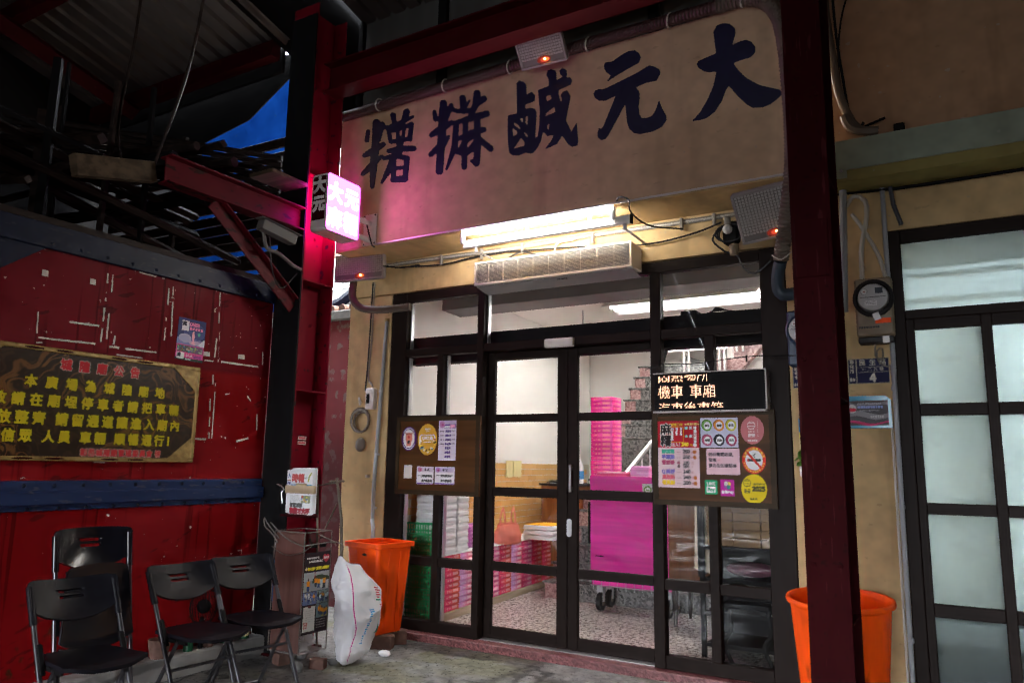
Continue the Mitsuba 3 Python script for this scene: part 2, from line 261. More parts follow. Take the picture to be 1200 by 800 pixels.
# ------------------------------------------------------------------ helpers: naming
def uniq(k):
    if k not in scene and k not in labels: return k
    i = 1
    while f'{k}_{i:03d}' in scene or f'{k}_{i:03d}' in labels: i += 1
    return f'{k}_{i:03d}'
def thing(name, label, cat, group=None, kind=None):
    k = uniq(name); labels[k] = {'label': label, 'category': cat}
    if group: labels[k]['group'] = group
    if kind: labels[k]['kind'] = kind
    return k
def part(parent, name, mesh, mat, smooth=False, label=None, kind=None, **kw):
    k = uniq(parent + '__' + name)
    scene[k] = mikit.ply(mesh, mat, smooth, **kw)
    if label or kind:
        labels[k] = {}
        if label: labels[k]['label'] = label
        if kind: labels[k]['kind'] = kind
    return k
def solo(name, mesh, mat, label, cat, group=None, kind=None, smooth=False, **kw):
    k = uniq(name); scene[k] = mikit.ply(mesh, mat, smooth, **kw)
    labels[k] = {'label': label, 'category': cat}
    if group: labels[k]['group'] = group
    if kind: labels[k]['kind'] = kind
    return k

# ------------------------------------------------------------------ helpers: meshes
def cat(*ms):
    ms = [m for x in ms for m in (x if isinstance(x, (list, tuple)) else [x])]
    return trimesh.util.concatenate(ms)
def B(x0, x1, y0, y1, z0, z1, bev=0.0):
    if bev <= 0:
        m = trimesh.creation.box((x1 - x0, y1 - y0, z1 - z0)); m.apply_translation(((x0 + x1) / 2, (y0 + y1) / 2, (z0 + z1) / 2)); return m
    b = min(bev, 0.45 * min(x1 - x0, y1 - y0, z1 - z0))
    pts = []
    for sx, X in ((1, x0), (-1, x1)):
        for sy, Y in ((1, y0), (-1, y1)):
            for sz, Z in ((1, z0), (-1, z1)):
                pts += [(X, Y + sy * b, Z + sz * b), (X + sx * b, Y, Z + sz * b), (X + sx * b, Y + sy * b, Z)]
    return trimesh.convex.convex_hull(np.array(pts))
def tube(pts, r, n=8, caps=True):
    p = np.asarray(pts, float); k = len(p); r = np.broadcast_to(np.asarray(r, float), (k,))
    t = np.gradient(p, axis=0) if k > 2 else np.array([p[1] - p[0]] * 2)
    t /= np.linalg.norm(t, axis=1, keepdims=True) + 1e-12
    a = np.cross(t[0], [0, 0, 1.0] if abs(t[0][2]) < 0.9 else [1.0, 0, 0]); a /= np.linalg.norm(a)
    fr = []
    for i in range(k):
        a = a - t[i] * (a @ t[i]); a /= np.linalg.norm(a) + 1e-12
        fr.append((a, np.cross(t[i], a)))
    ang = np.arange(n) * 2 * np.pi / n
    v = np.vstack([p[i] + r[i] * (np.cos(ang)[:, None] * fr[i][0] + np.sin(ang)[:, None] * fr[i][1]) for i in range(k)])
    f = []
    for i in range(k - 1):
        for j in range(n):
            q = (i * n + j, i * n + (j + 1) % n, (i + 1) * n + (j + 1) % n, (i + 1) * n + j)
            f += [(q[0], q[1], q[2]), (q[0], q[2], q[3])]
    if caps:
        v = np.vstack([v, p[0], p[-1]]); c0, c1 = len(v) - 2, len(v) - 1
        for j in range(n):
            f.append((c0, (j + 1) % n, j)); f.append((c1, (k - 1) * n + j, (k - 1) * n + (j + 1) % n))
    return trimesh.Trimesh(v, np.array(f), process=False)
def curve(pts, step=0.03):
    """A smooth path through the points (Catmull-Rom)."""
    p = np.asarray(pts, float); q = np.vstack([2 * p[0] - p[1], p, 2 * p[-1] - p[-2]]); out = []
    for i in range(1, len(q) - 2):
        n = max(2, int(np.linalg.norm(q[i + 1] - q[i]) / step))
        for s in np.arange(n) / n:
            out.append(0.5 * (2 * q[i] + (q[i + 1] - q[i - 1]) * s + (2 * q[i - 1] - 5 * q[i] + 4 * q[i + 1] - q[i + 2]) * s * s + (3 * q[i] - q[i - 1] - 3 * q[i + 1] + q[i + 2]) * s ** 3))
    return np.vstack([out, p[-1]])
def lathe(prof, n=24):
    prof = np.asarray(prof, float)
    return trimesh.creation.revolve(prof, sections=n)
def tf(m, O, U, V, W):
    """Local axes x, y, z of the mesh to U, V, W at O."""
    A = np.eye(4); A[:3, 0], A[:3, 1], A[:3, 2], A[:3, 3] = U, V, W, O
    m = m.copy(); m.apply_transform(A); return m
def geoms(s): return [g for g in getattr(s, 'geoms', [s]) if g.geom_type == 'Polygon' and g.area > 1e-9] if not s.is_empty else []
def extr(shape, d):
    ms = [trimesh.creation.extrude_polygon(g, d, engine='earcut') for g in geoms(shape)]
    return trimesh.util.concatenate(ms)
def flat(shape, z=0.0):
    vs, fs, k = [], [], 0
    for g in geoms(shape):
        v, f = trimesh.creation.triangulate_polygon(g, engine='earcut')
        vs.append(np.column_stack([v, np.full(len(v), z)])); fs.append(f + k); k += len(v)
    m = trimesh.Trimesh(np.vstack(vs), np.vstack(fs), process=False)
    if m.face_normals[:, 2].mean() < 0: m.invert()
    return m
XZ = ((1, 0, 0), (0, 0, 1), (0, -1, 0))      # drawn on a wall that faces -y
YZ = ((0, 1, 0), (0, 0, 1), (1, 0, 0))       # drawn on a wall that faces +x
def onwall(m, O, axes=XZ): return tf(m, O, *[np.array(a, float) for a in axes])
def rotz(m, deg, at=(0, 0, 0)):
    m = m.copy(); m.apply_transform(trimesh.transformations.rotation_matrix(math.radians(deg), [0, 0, 1], at)); return m
def tomani(m):
    m = m.copy(); m.merge_vertices()
    return m3.Manifold(m3.Mesh(np.asarray(m.vertices, np.float32), np.asarray(m.faces, np.uint32)))
def frommani(x):
    k = x.to_mesh(); return trimesh.Trimesh(np.asarray(k.vert_properties)[:, :3].astype(float), np.asarray(k.tri_verts), process=False)
def refine(m, l): return frommani(tomani(m).refine_to_length(l))

# ------------------------------------------------------------------ helpers: lettering
_font = {}
def font(px):
    from PIL import ImageFont
    if px not in _font:
        got = glob.glob('/opt/blender-*/*/datafiles/fonts/Noto Sans CJK Regular.woff2') + glob.glob('/opt/blender-*/*/datafiles/fonts/Inter.woff2')
        _font[px] = ImageFont.truetype(got[0], px)
    return _font[px]
_glyph = {}
def glyph(ch, bold=0, px=48):
    from PIL import Image, ImageDraw
    k = (ch, bold, px)
    if k in _glyph: return _glyph[k]
    f = font(px); adv = f.getlength(ch)
    im = Image.new('L', (int(adv) + 16, int(px * 1.5) + 8))
    ImageDraw.Draw(im).text((8, 8 + px), ch, 255, font=f, anchor='ls', stroke_width=bold)
    on = np.pad(np.asarray(im) > 127, ((0, 0), (1, 1))).astype(np.int8)
    rows, st = np.nonzero(np.diff(on, axis=1) == 1); en = np.nonzero(np.diff(on, axis=1) == -1)[1]
    if len(rows) == 0: _glyph[k] = (None, adv / px); return _glyph[k]
    g = unary_union(shapely.box(st, -rows - 1.02, en, -rows + 0.02)).buffer(0.5).buffer(-0.5).simplify(0.55)
    _glyph[k] = (affinity.affine_transform(g, [1 / px, 0, 0, 1 / px, -8 / px, (8 + px) / px]), adv / px)
    return _glyph[k]
def text(s, h, x=0.0, y=0.0, bold=1, px=40, gap=0.0, align='l', vertical=False):
    """Lettering as one flat shape, reading along +x from (x, y); h is the height of a full-width character."""
    out, cx, cy = [], 0.0, 0.0
    for ch in s:
        g, adv = glyph(ch, bold, px)
        if g is not None: out.append(affinity.translate(affinity.scale(g, h, h, origin=(0, 0)), cx, cy + 0.12 * h))
        if vertical: cy -= h * (1 + gap)
        else: cx += adv * h + gap * h
    w = cx - gap * h
    dx = x if align == 'l' else x - w / 2 if align == 'c' else x - w
    return affinity.translate(unary_union(out), dx, y)
def disc(x, y, rx, ry=None, n=28):
    a = np.arange(n) * 2 * np.pi / n
    return Polygon(np.column_stack([x + rx * np.cos(a), y + (ry or rx) * np.sin(a)]))
class Sheet:
    """A printed sheet: flat coloured shapes in layers 0.5 mm apart, one mesh with vertex colours."""
    def __init__(s): s.v, s.f, s.c, s.k = [], [], [], 0
    def add(s, shape, col, layer=1):
        if shape.is_empty: return s
        m = flat(shape, 0.0005 * layer)
        s.v.append(m.vertices); s.f.append(m.faces + s.k); s.c.append(np.tile(np.asarray(col, float), (len(m.vertices), 1))); s.k += len(m.vertices)
        return s
    def rect(s, x0, y0, x1, y1, col, layer=1): return s.add(sbox(x0, y0, x1, y1), col, layer)
    def base(s, shape, col, d=0.0012):
        m = extr(shape, d); m.apply_translation((0, 0, -d))
        s.v.append(m.vertices); s.f.append(m.faces + s.k); s.c.append(np.tile(np.asarray(col, float), (len(m.vertices), 1))); s.k += len(m.vertices)
        return s
    def done(s, O, axes=XZ):
        m = trimesh.Trimesh(np.vstack(s.v), np.vstack(s.f), process=False)
        return onwall(m, O, axes), np.vstack(s.c)
def sheet_thing(name, sh, O, axes, label, cat_, group=None):
    m, c = sh.done(O, axes)
    return solo(name, m, 'print', label, cat_, group, color=c)
def sheet_part(parent, name, sh, O, axes, label=None):
    m, c = sh.done(O, axes)
    return part(parent, name, m, 'print', label=label, color=c)

# ================================================================== SETTING
def struct(name, mesh, mat, label=None, **kw):
    k = uniq(name); scene[k] = mikit.ply(mesh, mat, **kw); labels[k] = {'kind': 'structure'}
    if label: labels[k]['label'] = label
    return k
struct('ground', trimesh.Trimesh([[-150, -150, 0], [150, -150, 0], [150, 150, 0], [-150, 150, 0]], [[0, 1, 2], [0, 2, 3]], process=False), 'concrete', 'stained grey concrete floor of the covered square')
struct('road', trimesh.Trimesh([[-150, -150, 0.004], [150, -150, 0.004], [150, -6.5, 0.004], [-150, -6.5, 0.004]], [[0, 1, 2], [0, 2, 3]], process=False), M('asphalt', lambda p, n, uv: mix((0.03, 0.03, 0.031), (0.06, 0.06, 0.06), fbm(p.x * 30, p.y * 30, 0, 3)), 0.9, 0, 0.2), 'unseen dark asphalt road added beyond the covered square to cut bounced daylight')  # unseen dark ground, added to cut daylight bouncing up under the roof
struct('shop_floor', B(-4.46, -0.92, 5.20, 9.9, -0.02, 0.07), 'terrazzo', 'speckled terrazzo floor inside the shop')
struct('kerb', B(-4.14, -0.60, 4.925, 5.198, -0.02, 0.055, 0.006), 'granite_red', 'red granite threshold strip under the sliding doors')
struct('plinth', B(-4.60, -4.325, -3.0, 3.985, -0.02, 0.135, 0.012), 'plinth', 'low concrete plinth at the foot of the red wall')

# ------------------------------------------------------------------ shop building: walls round the shop front and inside
bld = thing('shop_building', 'yellow plastered shop building with dark glazed front under a painted fascia', 'building')
part(bld, 'front_wall', cat(B(-4.559, -4.145, 5.0, 5.19, 0, 2.79), B(-0.885, -0.29, 5.0, 5.19, 0, 2.80), B(-4.559, 2.6, 5.0, 5.19, 2.80, 3.40)), 'plaster_yellow', label='yellow plaster piers and lintel round the doors')
part(bld, 'end_wall', B(-4.62, -4.56, 5.0, 9.98, 0, 3.4), 'plaster_yellow')
part(bld, 'inner_wall', cat(B(-4.559, -0.92, 9.9, 9.98, 0.0, 3.06), B(-0.92, -0.86, 5.19, 9.98, 0.0, 3.06)), 'interior_wall', label='white inner walls of the shop')
part(bld, 'ceiling', B(-4.559, 2.4, 5.19, 9.98, 3.06, 3.14), 'interior_wall')
part(bld, 'ceiling_beam', B(-4.46, -0.93, 5.75, 6.10, 2.79, 3.058), 'grey_paint', label='grey concrete beam across the shop ceiling')
part(bld, 'header_box', B(-4.10, -0.95, 5.205, 5.33, 2.20, 2.43), 'near_black', label='black door operator box behind the transom')
# slanting left wall: white above, tiled below; s runs into the shop, t out to the wall
SA, SB = np.array([-3.74, 5.33, 0.0]), np.array([-0.082, 0.9966, 0.0])
TB = np.array([-0.9966, -0.082, 0.0]); UPZ = np.array([0, 0, 1.0])
def bench(m): return tf(m, SA, SB, TB, UPZ)
part(bld, 'side_wall', bench(B(-0.12, 4.58, 0.375, 0.39, 0.05, 3.058)), 'interior_wall', label='white left wall inside the shop')
part(bld, 'tile_backing', bench(B(-0.10, 4.54, 0.366, 0.374, 0.06, 1.372)), 'grout')
tw, th = 0.232, 0.0655
for r in range(13):
    for c in range(21):
        s0 = -0.10 + c * tw + (r % 2) * tw * 0.5
        z1 = 1.37 - r * th
        if s0 + tw > 4.54: continue
        part(bld, 'tile', bench(B(s0 + 0.003, s0 + tw - 0.003, 0.361 + rng.uniform(0, 0.0012), 0.3655, z1 - th + 0.003, z1 - 0.003)), rng.choice(['tile', 'tile', 'tile_b']))

# ------------------------------------------------------------------ fascia with the painted name
fas = thing('painted_fascia', 'tan plastered fascia over the shop with five large navy brush characters', 'shop sign')
fr = 0.16
fp = sbox(-4.41, 3.10, -0.77, 4.27)
corner = sbox(-0.77 - fr, 4.27 - fr, -0.77, 4.27).difference(Point(-0.77 - fr, 4.27 - fr).buffer(fr, 24))
fp = fp.difference(corner)
part(fas, 'panel', onwall(extr(fp, 0.43), (0, 4.98, 0)), 'plaster_sign')
part(fas, 'soffit', B(-4.41, -0.77, 4.556, 4.999, 3.086, 3.0995), 'plaster_yellow', label='yellow underside of the fascia')
part(fas, 'drip_trim', B(-4.0, -0.78, 4.538, 4.549, 3.094, 3.106), 'trim_metal')
CHARS = [[[[(-4072,3822),(-4071,3880),(-4139,3874),(-4158,3885),(-4166,3903),(-4156,3916),(-4064,3951),(-4065,4176),(-4059,4190),(-4038,4199),(-4013,4193),(-3995,4181),(-3981,4161),(-3959,4159),(-3943,4150),(-3934,4139),(-3928,4119),(-3899,4110),(-3853,4117),(-3878,4194),(-3877,4206),(-3868,4214),(-3843,4214),(-3822,4198),(-3817,4185),(-3808,4126),(-3801,4120),(-3759,4127),(-3738,4202),(-3730,4212),(-3705,4215),(-3680,4201),(-3669,4175),(-3681,4142),(-3675,4138),(-3637,4141),(-3626,4133),(-3623,4121),(-3630,4115),(-3709,4094),(-3714,4085),(-3706,4079),(-3653,4088),(-3637,4081),(-3627,4069),(-3625,4058),(-3636,3929),(-3642,3919),(-3655,3916),(-3680,3927),(-3720,3929),(-3726,3901),(-3720,3896),(-3612,3874),(-3595,3861),(-3587,3844),(-3592,3831),(-3607,3825),(-3727,3844),(-3737,3830),(-3734,3823),(-3665,3795),(-3652,3778),(-3664,3619),(-3659,3600),(-3665,3587),(-3690,3578),(-3826,3601),(-3839,3611),(-3846,3624),(-3847,3635),(-3841,3646),(-3841,3677),(-3848,3684),(-3928,3609),(-3944,3611),(-3949,3622),(-3868,3799),(-3874,3806),(-3926,3811),(-3951,3832),(-3989,3795),(-4012,3591),(-4025,3581),(-4045,3585),(-4059,3603),(-4070,3736),(-4078,3739),(-4140,3713),(-4161,3721),(-4171,3738),(-4167,3750)],[(-3687,4043),(-3705,4038),(-3716,3971),(-3710,3965),(-3685,3966),(-3678,4036)],[(-3793,3785),(-3789,3732),(-3713,3724),(-3713,3770),(-3783,3797)],[(-3790,3696),(-3787,3648),(-3719,3641),(-3718,3691),(-3786,3700)],[(-3761,3989),(-3751,3990),(-3743,4028),(-3749,4035),(-3772,4032),(-3767,3994)],[(-3926,3846),(-3848,3847),(-3845,3853),(-3849,3858),(-3880,3863),(-3894,3871),(-3902,3883),(-3900,3895),(-3887,3902),(-3801,3904),(-3797,3928),(-3804,3934),(-3854,3938),(-3880,3953),(-3909,4055),(-3909,4072),(-3939,4087),(-3969,3993),(-3980,3983),(-3980,3976),(-3973,3970),(-3944,3975),(-3929,3972),(-3913,3958),(-3909,3943),(-3918,3932),(-3981,3906),(-3985,3867),(-3977,3861),(-3946,3868)],[(-3857,4030),(-3842,3974),(-3803,3971),(-3810,4032),(-3853,4035)]],[[(-4122,4125),(-4099,4119),(-4088,4102),(-4094,4016),(-4100,4008),(-4110,4004),(-4136,4011),(-4149,4032),(-4132,4116)]]],[[[(-3431,4137),(-3417,4135),(-3407,4126),(-3389,4073),(-3379,4069),(-3373,4189),(-3362,4202),(-3342,4204),(-3322,4196),(-3307,4179),(-3299,4133),(-3291,4133),(-3276,4155),(-3256,4155),(-3237,4137),(-3237,4110),(-3193,4089),(-3178,4088),(-3174,4092),(-3187,4182),(-3176,4197),(-3158,4199),(-3139,4191),(-3126,4178),(-3116,4131),(-3109,4130),(-3091,4142),(-3080,4137),(-3079,4129),(-3111,4082),(-3106,4076),(-3076,4071),(-3062,4094),(-3050,4200),(-3030,4210),(-3002,4199),(-2986,4176),(-2987,4144),(-2981,4141),(-2963,4145),(-2945,4140),(-2930,4124),(-2926,4105),(-2937,4091),(-3000,4067),(-3034,4021),(-3027,4016),(-2929,4015),(-2914,4008),(-2901,3994),(-2898,3975),(-2908,3961),(-2982,3956),(-2979,3891),(-2940,3883),(-2929,3872),(-2924,3858),(-2927,3848),(-2935,3842),(-2975,3838),(-2975,3812),(-2865,3712),(-2856,3694),(-2860,3678),(-2876,3670),(-2896,3675),(-2964,3741),(-2970,3742),(-2979,3598),(-2984,3587),(-2998,3576),(-3017,3579),(-3067,3629),(-3069,3639),(-3064,3646),(-3039,3647),(-3038,3699),(-3045,3705),(-3095,3684),(-3094,3589),(-3103,3577),(-3118,3574),(-3138,3583),(-3148,3599),(-3149,3694),(-3208,3722),(-3278,3603),(-3293,3602),(-3298,3613),(-3247,3789),(-3236,3958),(-3245,3965),(-3302,3940),(-3303,3893),(-3297,3889),(-3272,3892),(-3261,3878),(-3267,3861),(-3309,3789),(-3319,3592),(-3328,3581),(-3343,3576),(-3360,3579),(-3377,3588),(-3387,3600),(-3391,3615),(-3388,3757),(-3396,3761),(-3429,3743),(-3441,3741),(-3460,3750),(-3469,3768),(-3464,3781),(-3385,3840),(-3384,3911),(-3391,3914),(-3441,3904),(-3461,3915),(-3470,3931),(-3463,3949),(-3380,3986),(-3380,4030),(-3412,4033),(-3432,4052),(-3443,4124),(-3440,4133)],[(-3087,3752),(-3039,3797),(-3041,3806),(-3047,3807),(-3097,3787),(-3097,3756)],[(-3065,3886),(-3041,3889),(-3043,3953),(-3049,3958),(-3066,3956),(-3072,3893)],[(-3093,3955),(-3095,3889),(-3088,3883),(-3080,3886),(-3074,3952),(-3081,3959)],[(-3223,3997),(-3097,4012),(-3096,4026),(-3102,4032),(-3143,4035),(-3164,4048),(-3197,4051),(-3254,4084),(-3289,4013),(-3282,4008),(-3250,4012)],[(-3181,3955),(-3183,3868),(-3175,3862),(-3146,3870),(-3146,3953),(-3153,3959),(-3177,3959)],[(-3174,3768),(-3148,3817),(-3153,3824),(-3184,3820),(-3185,3772),(-3180,3766)]]],[[[(-2739,3927),(-2718,3930),(-2658,3926),(-2667,4170),(-2644,4188),(-2607,4165),(-2581,4133),(-2581,4062),(-2575,4059),(-2535,4070),(-2507,4038),(-2509,3989),(-2585,3982),(-2589,3951),(-2583,3945),(-2543,3946),(-2507,3928),(-2492,3900),(-2502,3706),(-2494,3700),(-2482,3709),(-2470,3775),(-2467,3904),(-2484,4069),(-2392,4081),(-2397,4136),(-2415,4171),(-2407,4200),(-2381,4208),(-2340,4186),(-2331,4159),(-2332,4113),(-2326,4107),(-2282,4122),(-2283,4128),(-2300,4143),(-2308,4178),(-2281,4191),(-2251,4167),(-2246,4132),(-2252,4111),(-2220,4100),(-2203,4071),(-2215,4045),(-2311,4027),(-2315,4000),(-2295,3930),(-2284,3940),(-2296,3982),(-2281,4007),(-2245,4008),(-2215,3957),(-2254,3785),(-2214,3686),(-2209,3687),(-2172,3742),(-2168,3741),(-2156,3600),(-2163,3573),(-2198,3569),(-2233,3592),(-2283,3671),(-2325,3616),(-2422,3596),(-2376,3647),(-2351,3684),(-2356,3690),(-2403,3694),(-2428,3725),(-2437,3728),(-2441,3725),(-2455,3663),(-2491,3612),(-2517,3588),(-2549,3589),(-2577,3604),(-2641,3593),(-2690,3605),(-2718,3629),(-2728,3671),(-2738,3804)],[(-2319,3757),(-2312,3752),(-2309,3758),(-2315,3764)],[(-2412,3851),(-2339,3863),(-2343,3903),(-2349,3905),(-2414,3872),(-2419,3856)],[(-2416,3998),(-2408,3964),(-2369,3970),(-2381,4009),(-2413,4002)],[(-2407,3769),(-2403,3746),(-2389,3740),(-2386,3785),(-2394,3787)],[(-2597,3759),(-2573,3722),(-2565,3721),(-2564,3737),(-2590,3764),(-2596,3764)],[(-2583,3886),(-2585,3841),(-2576,3821),(-2569,3818),(-2565,3882),(-2578,3889)],[(-2623,3724),(-2678,3661),(-2676,3655),(-2594,3659),(-2589,3682),(-2616,3723)],[(-2631,3875),(-2613,3848),(-2605,3847),(-2606,3879),(-2629,3882)],[(-2688,3861),(-2683,3842),(-2636,3799),(-2624,3799),(-2646,3834),(-2682,3861)],[(-2696,3818),(-2689,3757),(-2683,3755),(-2651,3764),(-2656,3787),(-2690,3817)]]],[[[(-2040,3927),(-2025,3952),(-1991,3955),(-1971,3945),(-1880,3963),(-1712,4004),(-1629,4035),(-1584,4012),(-1553,3981),(-1551,3953),(-1576,3910),(-1648,3913),(-1723,3900),(-1699,3860),(-1698,3809),(-1707,3755),(-1701,3699),(-1686,3670),(-1652,3660),(-1608,3668),(-1579,3716),(-1563,3771),(-1544,3708),(-1514,3647),(-1513,3614),(-1546,3573),(-1608,3555),(-1698,3556),(-1744,3575),(-1776,3610),(-1791,3664),(-1800,3787),(-1806,3792),(-1925,3601),(-1949,3573),(-1978,3573),(-2007,3596),(-2009,3628),(-1998,3669),(-1982,3654),(-1968,3667),(-1874,3867),(-1880,3872),(-1948,3856),(-1996,3867),(-2025,3894)]],[[(-1958,4118),(-1951,4144),(-1898,4135),(-1832,4165),(-1775,4180),(-1728,4174),(-1696,4141),(-1684,4105),(-1702,4072),(-1851,4027),(-1934,3995),(-1936,3998),(-1906,4033),(-1938,4064),(-1957,4098)]]],[[[(-1338,3570),(-1283,3622),(-1236,3697),(-1198,3774),(-1176,3865),(-1181,3872),(-1218,3875),(-1258,3895),(-1294,3929),(-1304,3957),(-1292,3973),(-1173,3997),(-1188,4149),(-1164,4191),(-1123,4193),(-1080,4175),(-1050,4137),(-1045,4102),(-1068,4032),(-1066,4026),(-1009,4038),(-979,4034),(-950,4012),(-928,3972),(-926,3943),(-942,3919),(-966,3907),(-1009,3907),(-1057,3901),(-1064,3895),(-1037,3841),(-988,3776),(-914,3711),(-792,3648),(-774,3622),(-801,3595),(-852,3566),(-898,3557),(-956,3568),(-993,3600),(-1043,3664),(-1100,3752),(-1120,3725),(-1143,3665),(-1194,3596),(-1249,3566),(-1294,3564),(-1336,3566)]]]]
for ch in CHARS:
    sh = unary_union([Polygon(p[0], p[1:]).buffer(0) for p in ch]).buffer(4).buffer(-8).buffer(4)
    sh = affinity.scale(sh, 0.001, 0.001, origin=(0, 0)).simplify(0.0012)
    part(fas, 'character', onwall(extr(sh, 0.0015), (0, 4.5495, 0)), 'navy_paint')

# ------------------------------------------------------------------ glazed shop front
sf = thing('glazed_shop_front', 'dark brown framed glass shop front with sliding doors in the middle', 'shop front')
FB = 'frame_brown'
Y0, Y1 = 5.0, 5.08
def vert(x0, x1, z0, z1, y0=Y0, y1=Y1, name='mullion', par=None): return part(par or sf, name, B(x0, x1, y0, y1, z0, z1, 0.004), FB)
def rail(x0, x1, z0, z1, y0=Y0 + 0.004, y1=Y1 - 0.004, par=None): return part(par or sf, 'rail', B(x0, x1, y0, y1, z0, z1, 0.004), FB)
vert(-4.14, -3.98, 0.056, 2.79, name='jamb'); vert(-1.05, -0.89, 0.056, 2.79, name='jamb')
vert(-3.26, -3.20, 0.056, 2.71); vert(-1.81, -1.735, 0.056, 2.71)
rail(-3.979, -1.051, 2.711, 2.788)
for x0, x1 in ((-3.979, -3.261), (-3.199, -1.811), (-1.734, -1.051)): rail(x0, x1, 2.235, 2.30)
for a, b, m0, m1 in ((-3.979, -3.261, -3.645, -3.585), (-1.734, -1.051, -1.43, -1.368)):
    vert(m0, m1, 0.14, 2.234)
    rail(a, b, 0.056, 0.139)
    for z0, z1 in ((0.552, 0.62), (1.11, 1.18), (1.68, 1.742)):
        rail(a, m0 - 0.001, z0, z1); rail(m1 + 0.001, b, z0, z1)
def pane(par, x0, x1, z0, z1, y, mat='glass'):
    return part(par, 'pane', trimesh.Trimesh([[x0, y, z0], [x1, y, z0], [x1, y, z1], [x0, y, z1]], [[0, 1, 2], [0, 2, 3]], process=False), mat)
rows = [(0.136, 0.554), (0.618, 1.112), (1.178, 1.682), (1.74, 2.237)]
for a, b in ((-3.981, -3.643), (-3.587, -3.259), (-1.736, -1.428), (-1.37, -1.049)):
    for z0, z1 in rows:
        pane(sf, a, b, z0, z1, 5.045)
for a, b in ((-3.982, -3.258), (-3.202, -1.808), (-1.737, -1.048)): pane(sf, a, b, 2.298, 2.713, 5.045)
# aluminium inner beads on the left of the left sidelights
for x in (-3.972, -3.578):
    for z0, z1 in rows[3:] + rows[:2]: part(sf, 'bead', B(x, x + 0.012, 5.05, 5.085, z0 + 0.006, z1 - 0.006), 'alu')
for x in (-3.972, -3.195): part(sf, 'bead', B(x, x + 0.012, 5.05, 5.085, 2.305, 2.705), 'alu')
DY0, DY1 = 5.10, 5.14
drows = [(0.142, 0.554), (0.618, 1.112), (1.178, 1.682), (1.74, 2.178)]
for nm, xa, xb, xc, xd, lab in (('door', -3.25, -3.148, -2.588, -2.502, 'left sliding glass door leaf'), ('door', -2.499, -2.42, -1.848, -1.79, 'right sliding glass door leaf with handle and lock')):
    dk = uniq(sf + '__' + nm); labels[dk] = {'label': lab}
    part(dk, 'stile', B(xa, xb, DY0, DY1, 0.06, 2.233, 0.004), FB); part(dk, 'stile', B(xc, xd, DY0, DY1, 0.06, 2.233, 0.004), FB)
    for z0, z1 in ((0.06, 0.143), (0.553, 0.619), (1.111, 1.179), (1.681, 1.741), (2.177, 2.232)):
        part(dk, 'rail', B(xb + 0.001, xc - 0.001, DY0 + 0.003, DY1 - 0.003, z0, z1, 0.003), FB)
    for z0, z1 in drows: pane(dk, xb - 0.002, xc + 0.002, z0, z1, 5.12)
    if xa > -2.6:
        part(dk, 'handle', cat(B(-2.478, -2.452, 5.065, 5.078, 1.16, 1.36, 0.006), B(-2.473, -2.457, 5.076, 5.10, 1.32, 1.345), B(-2.473, -2.457, 5.076, 5.10, 1.175, 1.20)), 'chrome')
        part(dk, 'lock', onwall(extr(unary_union([Point(-2.482, 0.86).buffer(0.019), Point(-2.482, 0.95).buffer(0.019), sbox(-2.501, 0.86, -2.463, 0.95)]).buffer(0), 0.008), (0, 5.099, 0)), 'alu')
part(sf, 'head_track', B(-3.199, -1.811, 5.082, 5.20, 2.236, 2.30), FB)
part(sf, 'floor_track', B(-3.199, -1.811, 5.03, 5.19, 0.0555, 0.0585), 'alu')

# ------------------------------------------------------------------ neighbour on the right: frosted window, wall, beam
nb = thing('frosted_shop_front', 'brown framed window wall with frosted panes, right of the post', 'window')
NY0, NY1 = 5.0, 5.08
part(nb, 'jamb', B(-0.285, -0.215, NY0, NY1, 0.0, 2.798, 0.004), FB)
part(nb, 'head_rail', B(-0.214, 2.0, NY0 + .004, NY1 - .004, 2.72, 2.796, 0.004), FB)
part(nb, 'transom_rail', B(-0.214, 2.0, NY0 + .004, NY1 - .004, 2.245, 2.30, 0.004), FB)
cols = [(-0.17, 0.165), (0.22, 0.555), (0.61, 0.945), (1.0, 1.335), (1.39, 1.98)]
part(nb, 'stile', B(-0.214, -0.171, NY0 + .008, NY1, 0.1, 2.244, 0.003), FB)
for (a, b), (c, d) in zip(cols, cols[1:]): part(nb, 'mullion', B(b + 0.001, c - 0.001, NY0 + .004, NY1 + .05, 0.1, 2.244, 0.004), FB)
zr = [(0.12, 0.55), (0.62, 1.11), (1.175, 1.672), (1.742, 2.18)]
for a, b in cols:
    for z0, z1 in ((0.02, 0.119), (0.551, 0.619), (1.111, 1.174), (1.673, 1.741), (2.181, 2.244)):
        part(nb, 'rail', B(a - (0 if a > -.1 else 0.0), b, NY0 + .006, NY1 - .002, z0, z1, 0.003), FB)
    for z0, z1 in zr: pane(nb, a - .002, b + .002, z0 - .002, z1 + .002, 5.05, 'frosted')
pane(nb, -0.217, 2.0, 2.298, 2.722, 5.05, 'frosted')
part(nb, 'room', cat(B(-0.855, 2.4, 7.2, 7.28, 0, 3.05), B(2.3, 2.38, 5.19, 7.2, 0, 3.05), B(-0.858, 2.3, 5.20, 7.2, 0.0, 0.05)), 'interior_wall', label='pale room behind the frosted panes')
part(nb, 'added_kick_board', B(-0.28, 2.2, 5.22, 5.26, 0.06, 0.60), 'near_black', label='unseen dark board added behind the lowest frosted panes to dim them')  # added behind the glass to darken the bottom row
part(nb, 'shelf', B(-0.28, 2.2, 5.16, 5.30, 2.335, 2.365), 'grey_paint')  # added behind the glass to dim the lower transom pane
part(nb, 'added_valance', B(-0.28, 2.2, 5.40, 5.42, 2.50, 2.95), 'grey_paint')  # added behind the glass to dim the upper transom pane
part(nb, 'cabinet', B(0.14, 0.20, 5.10, 5.6, 0.7, 2.2), 'grey_paint')
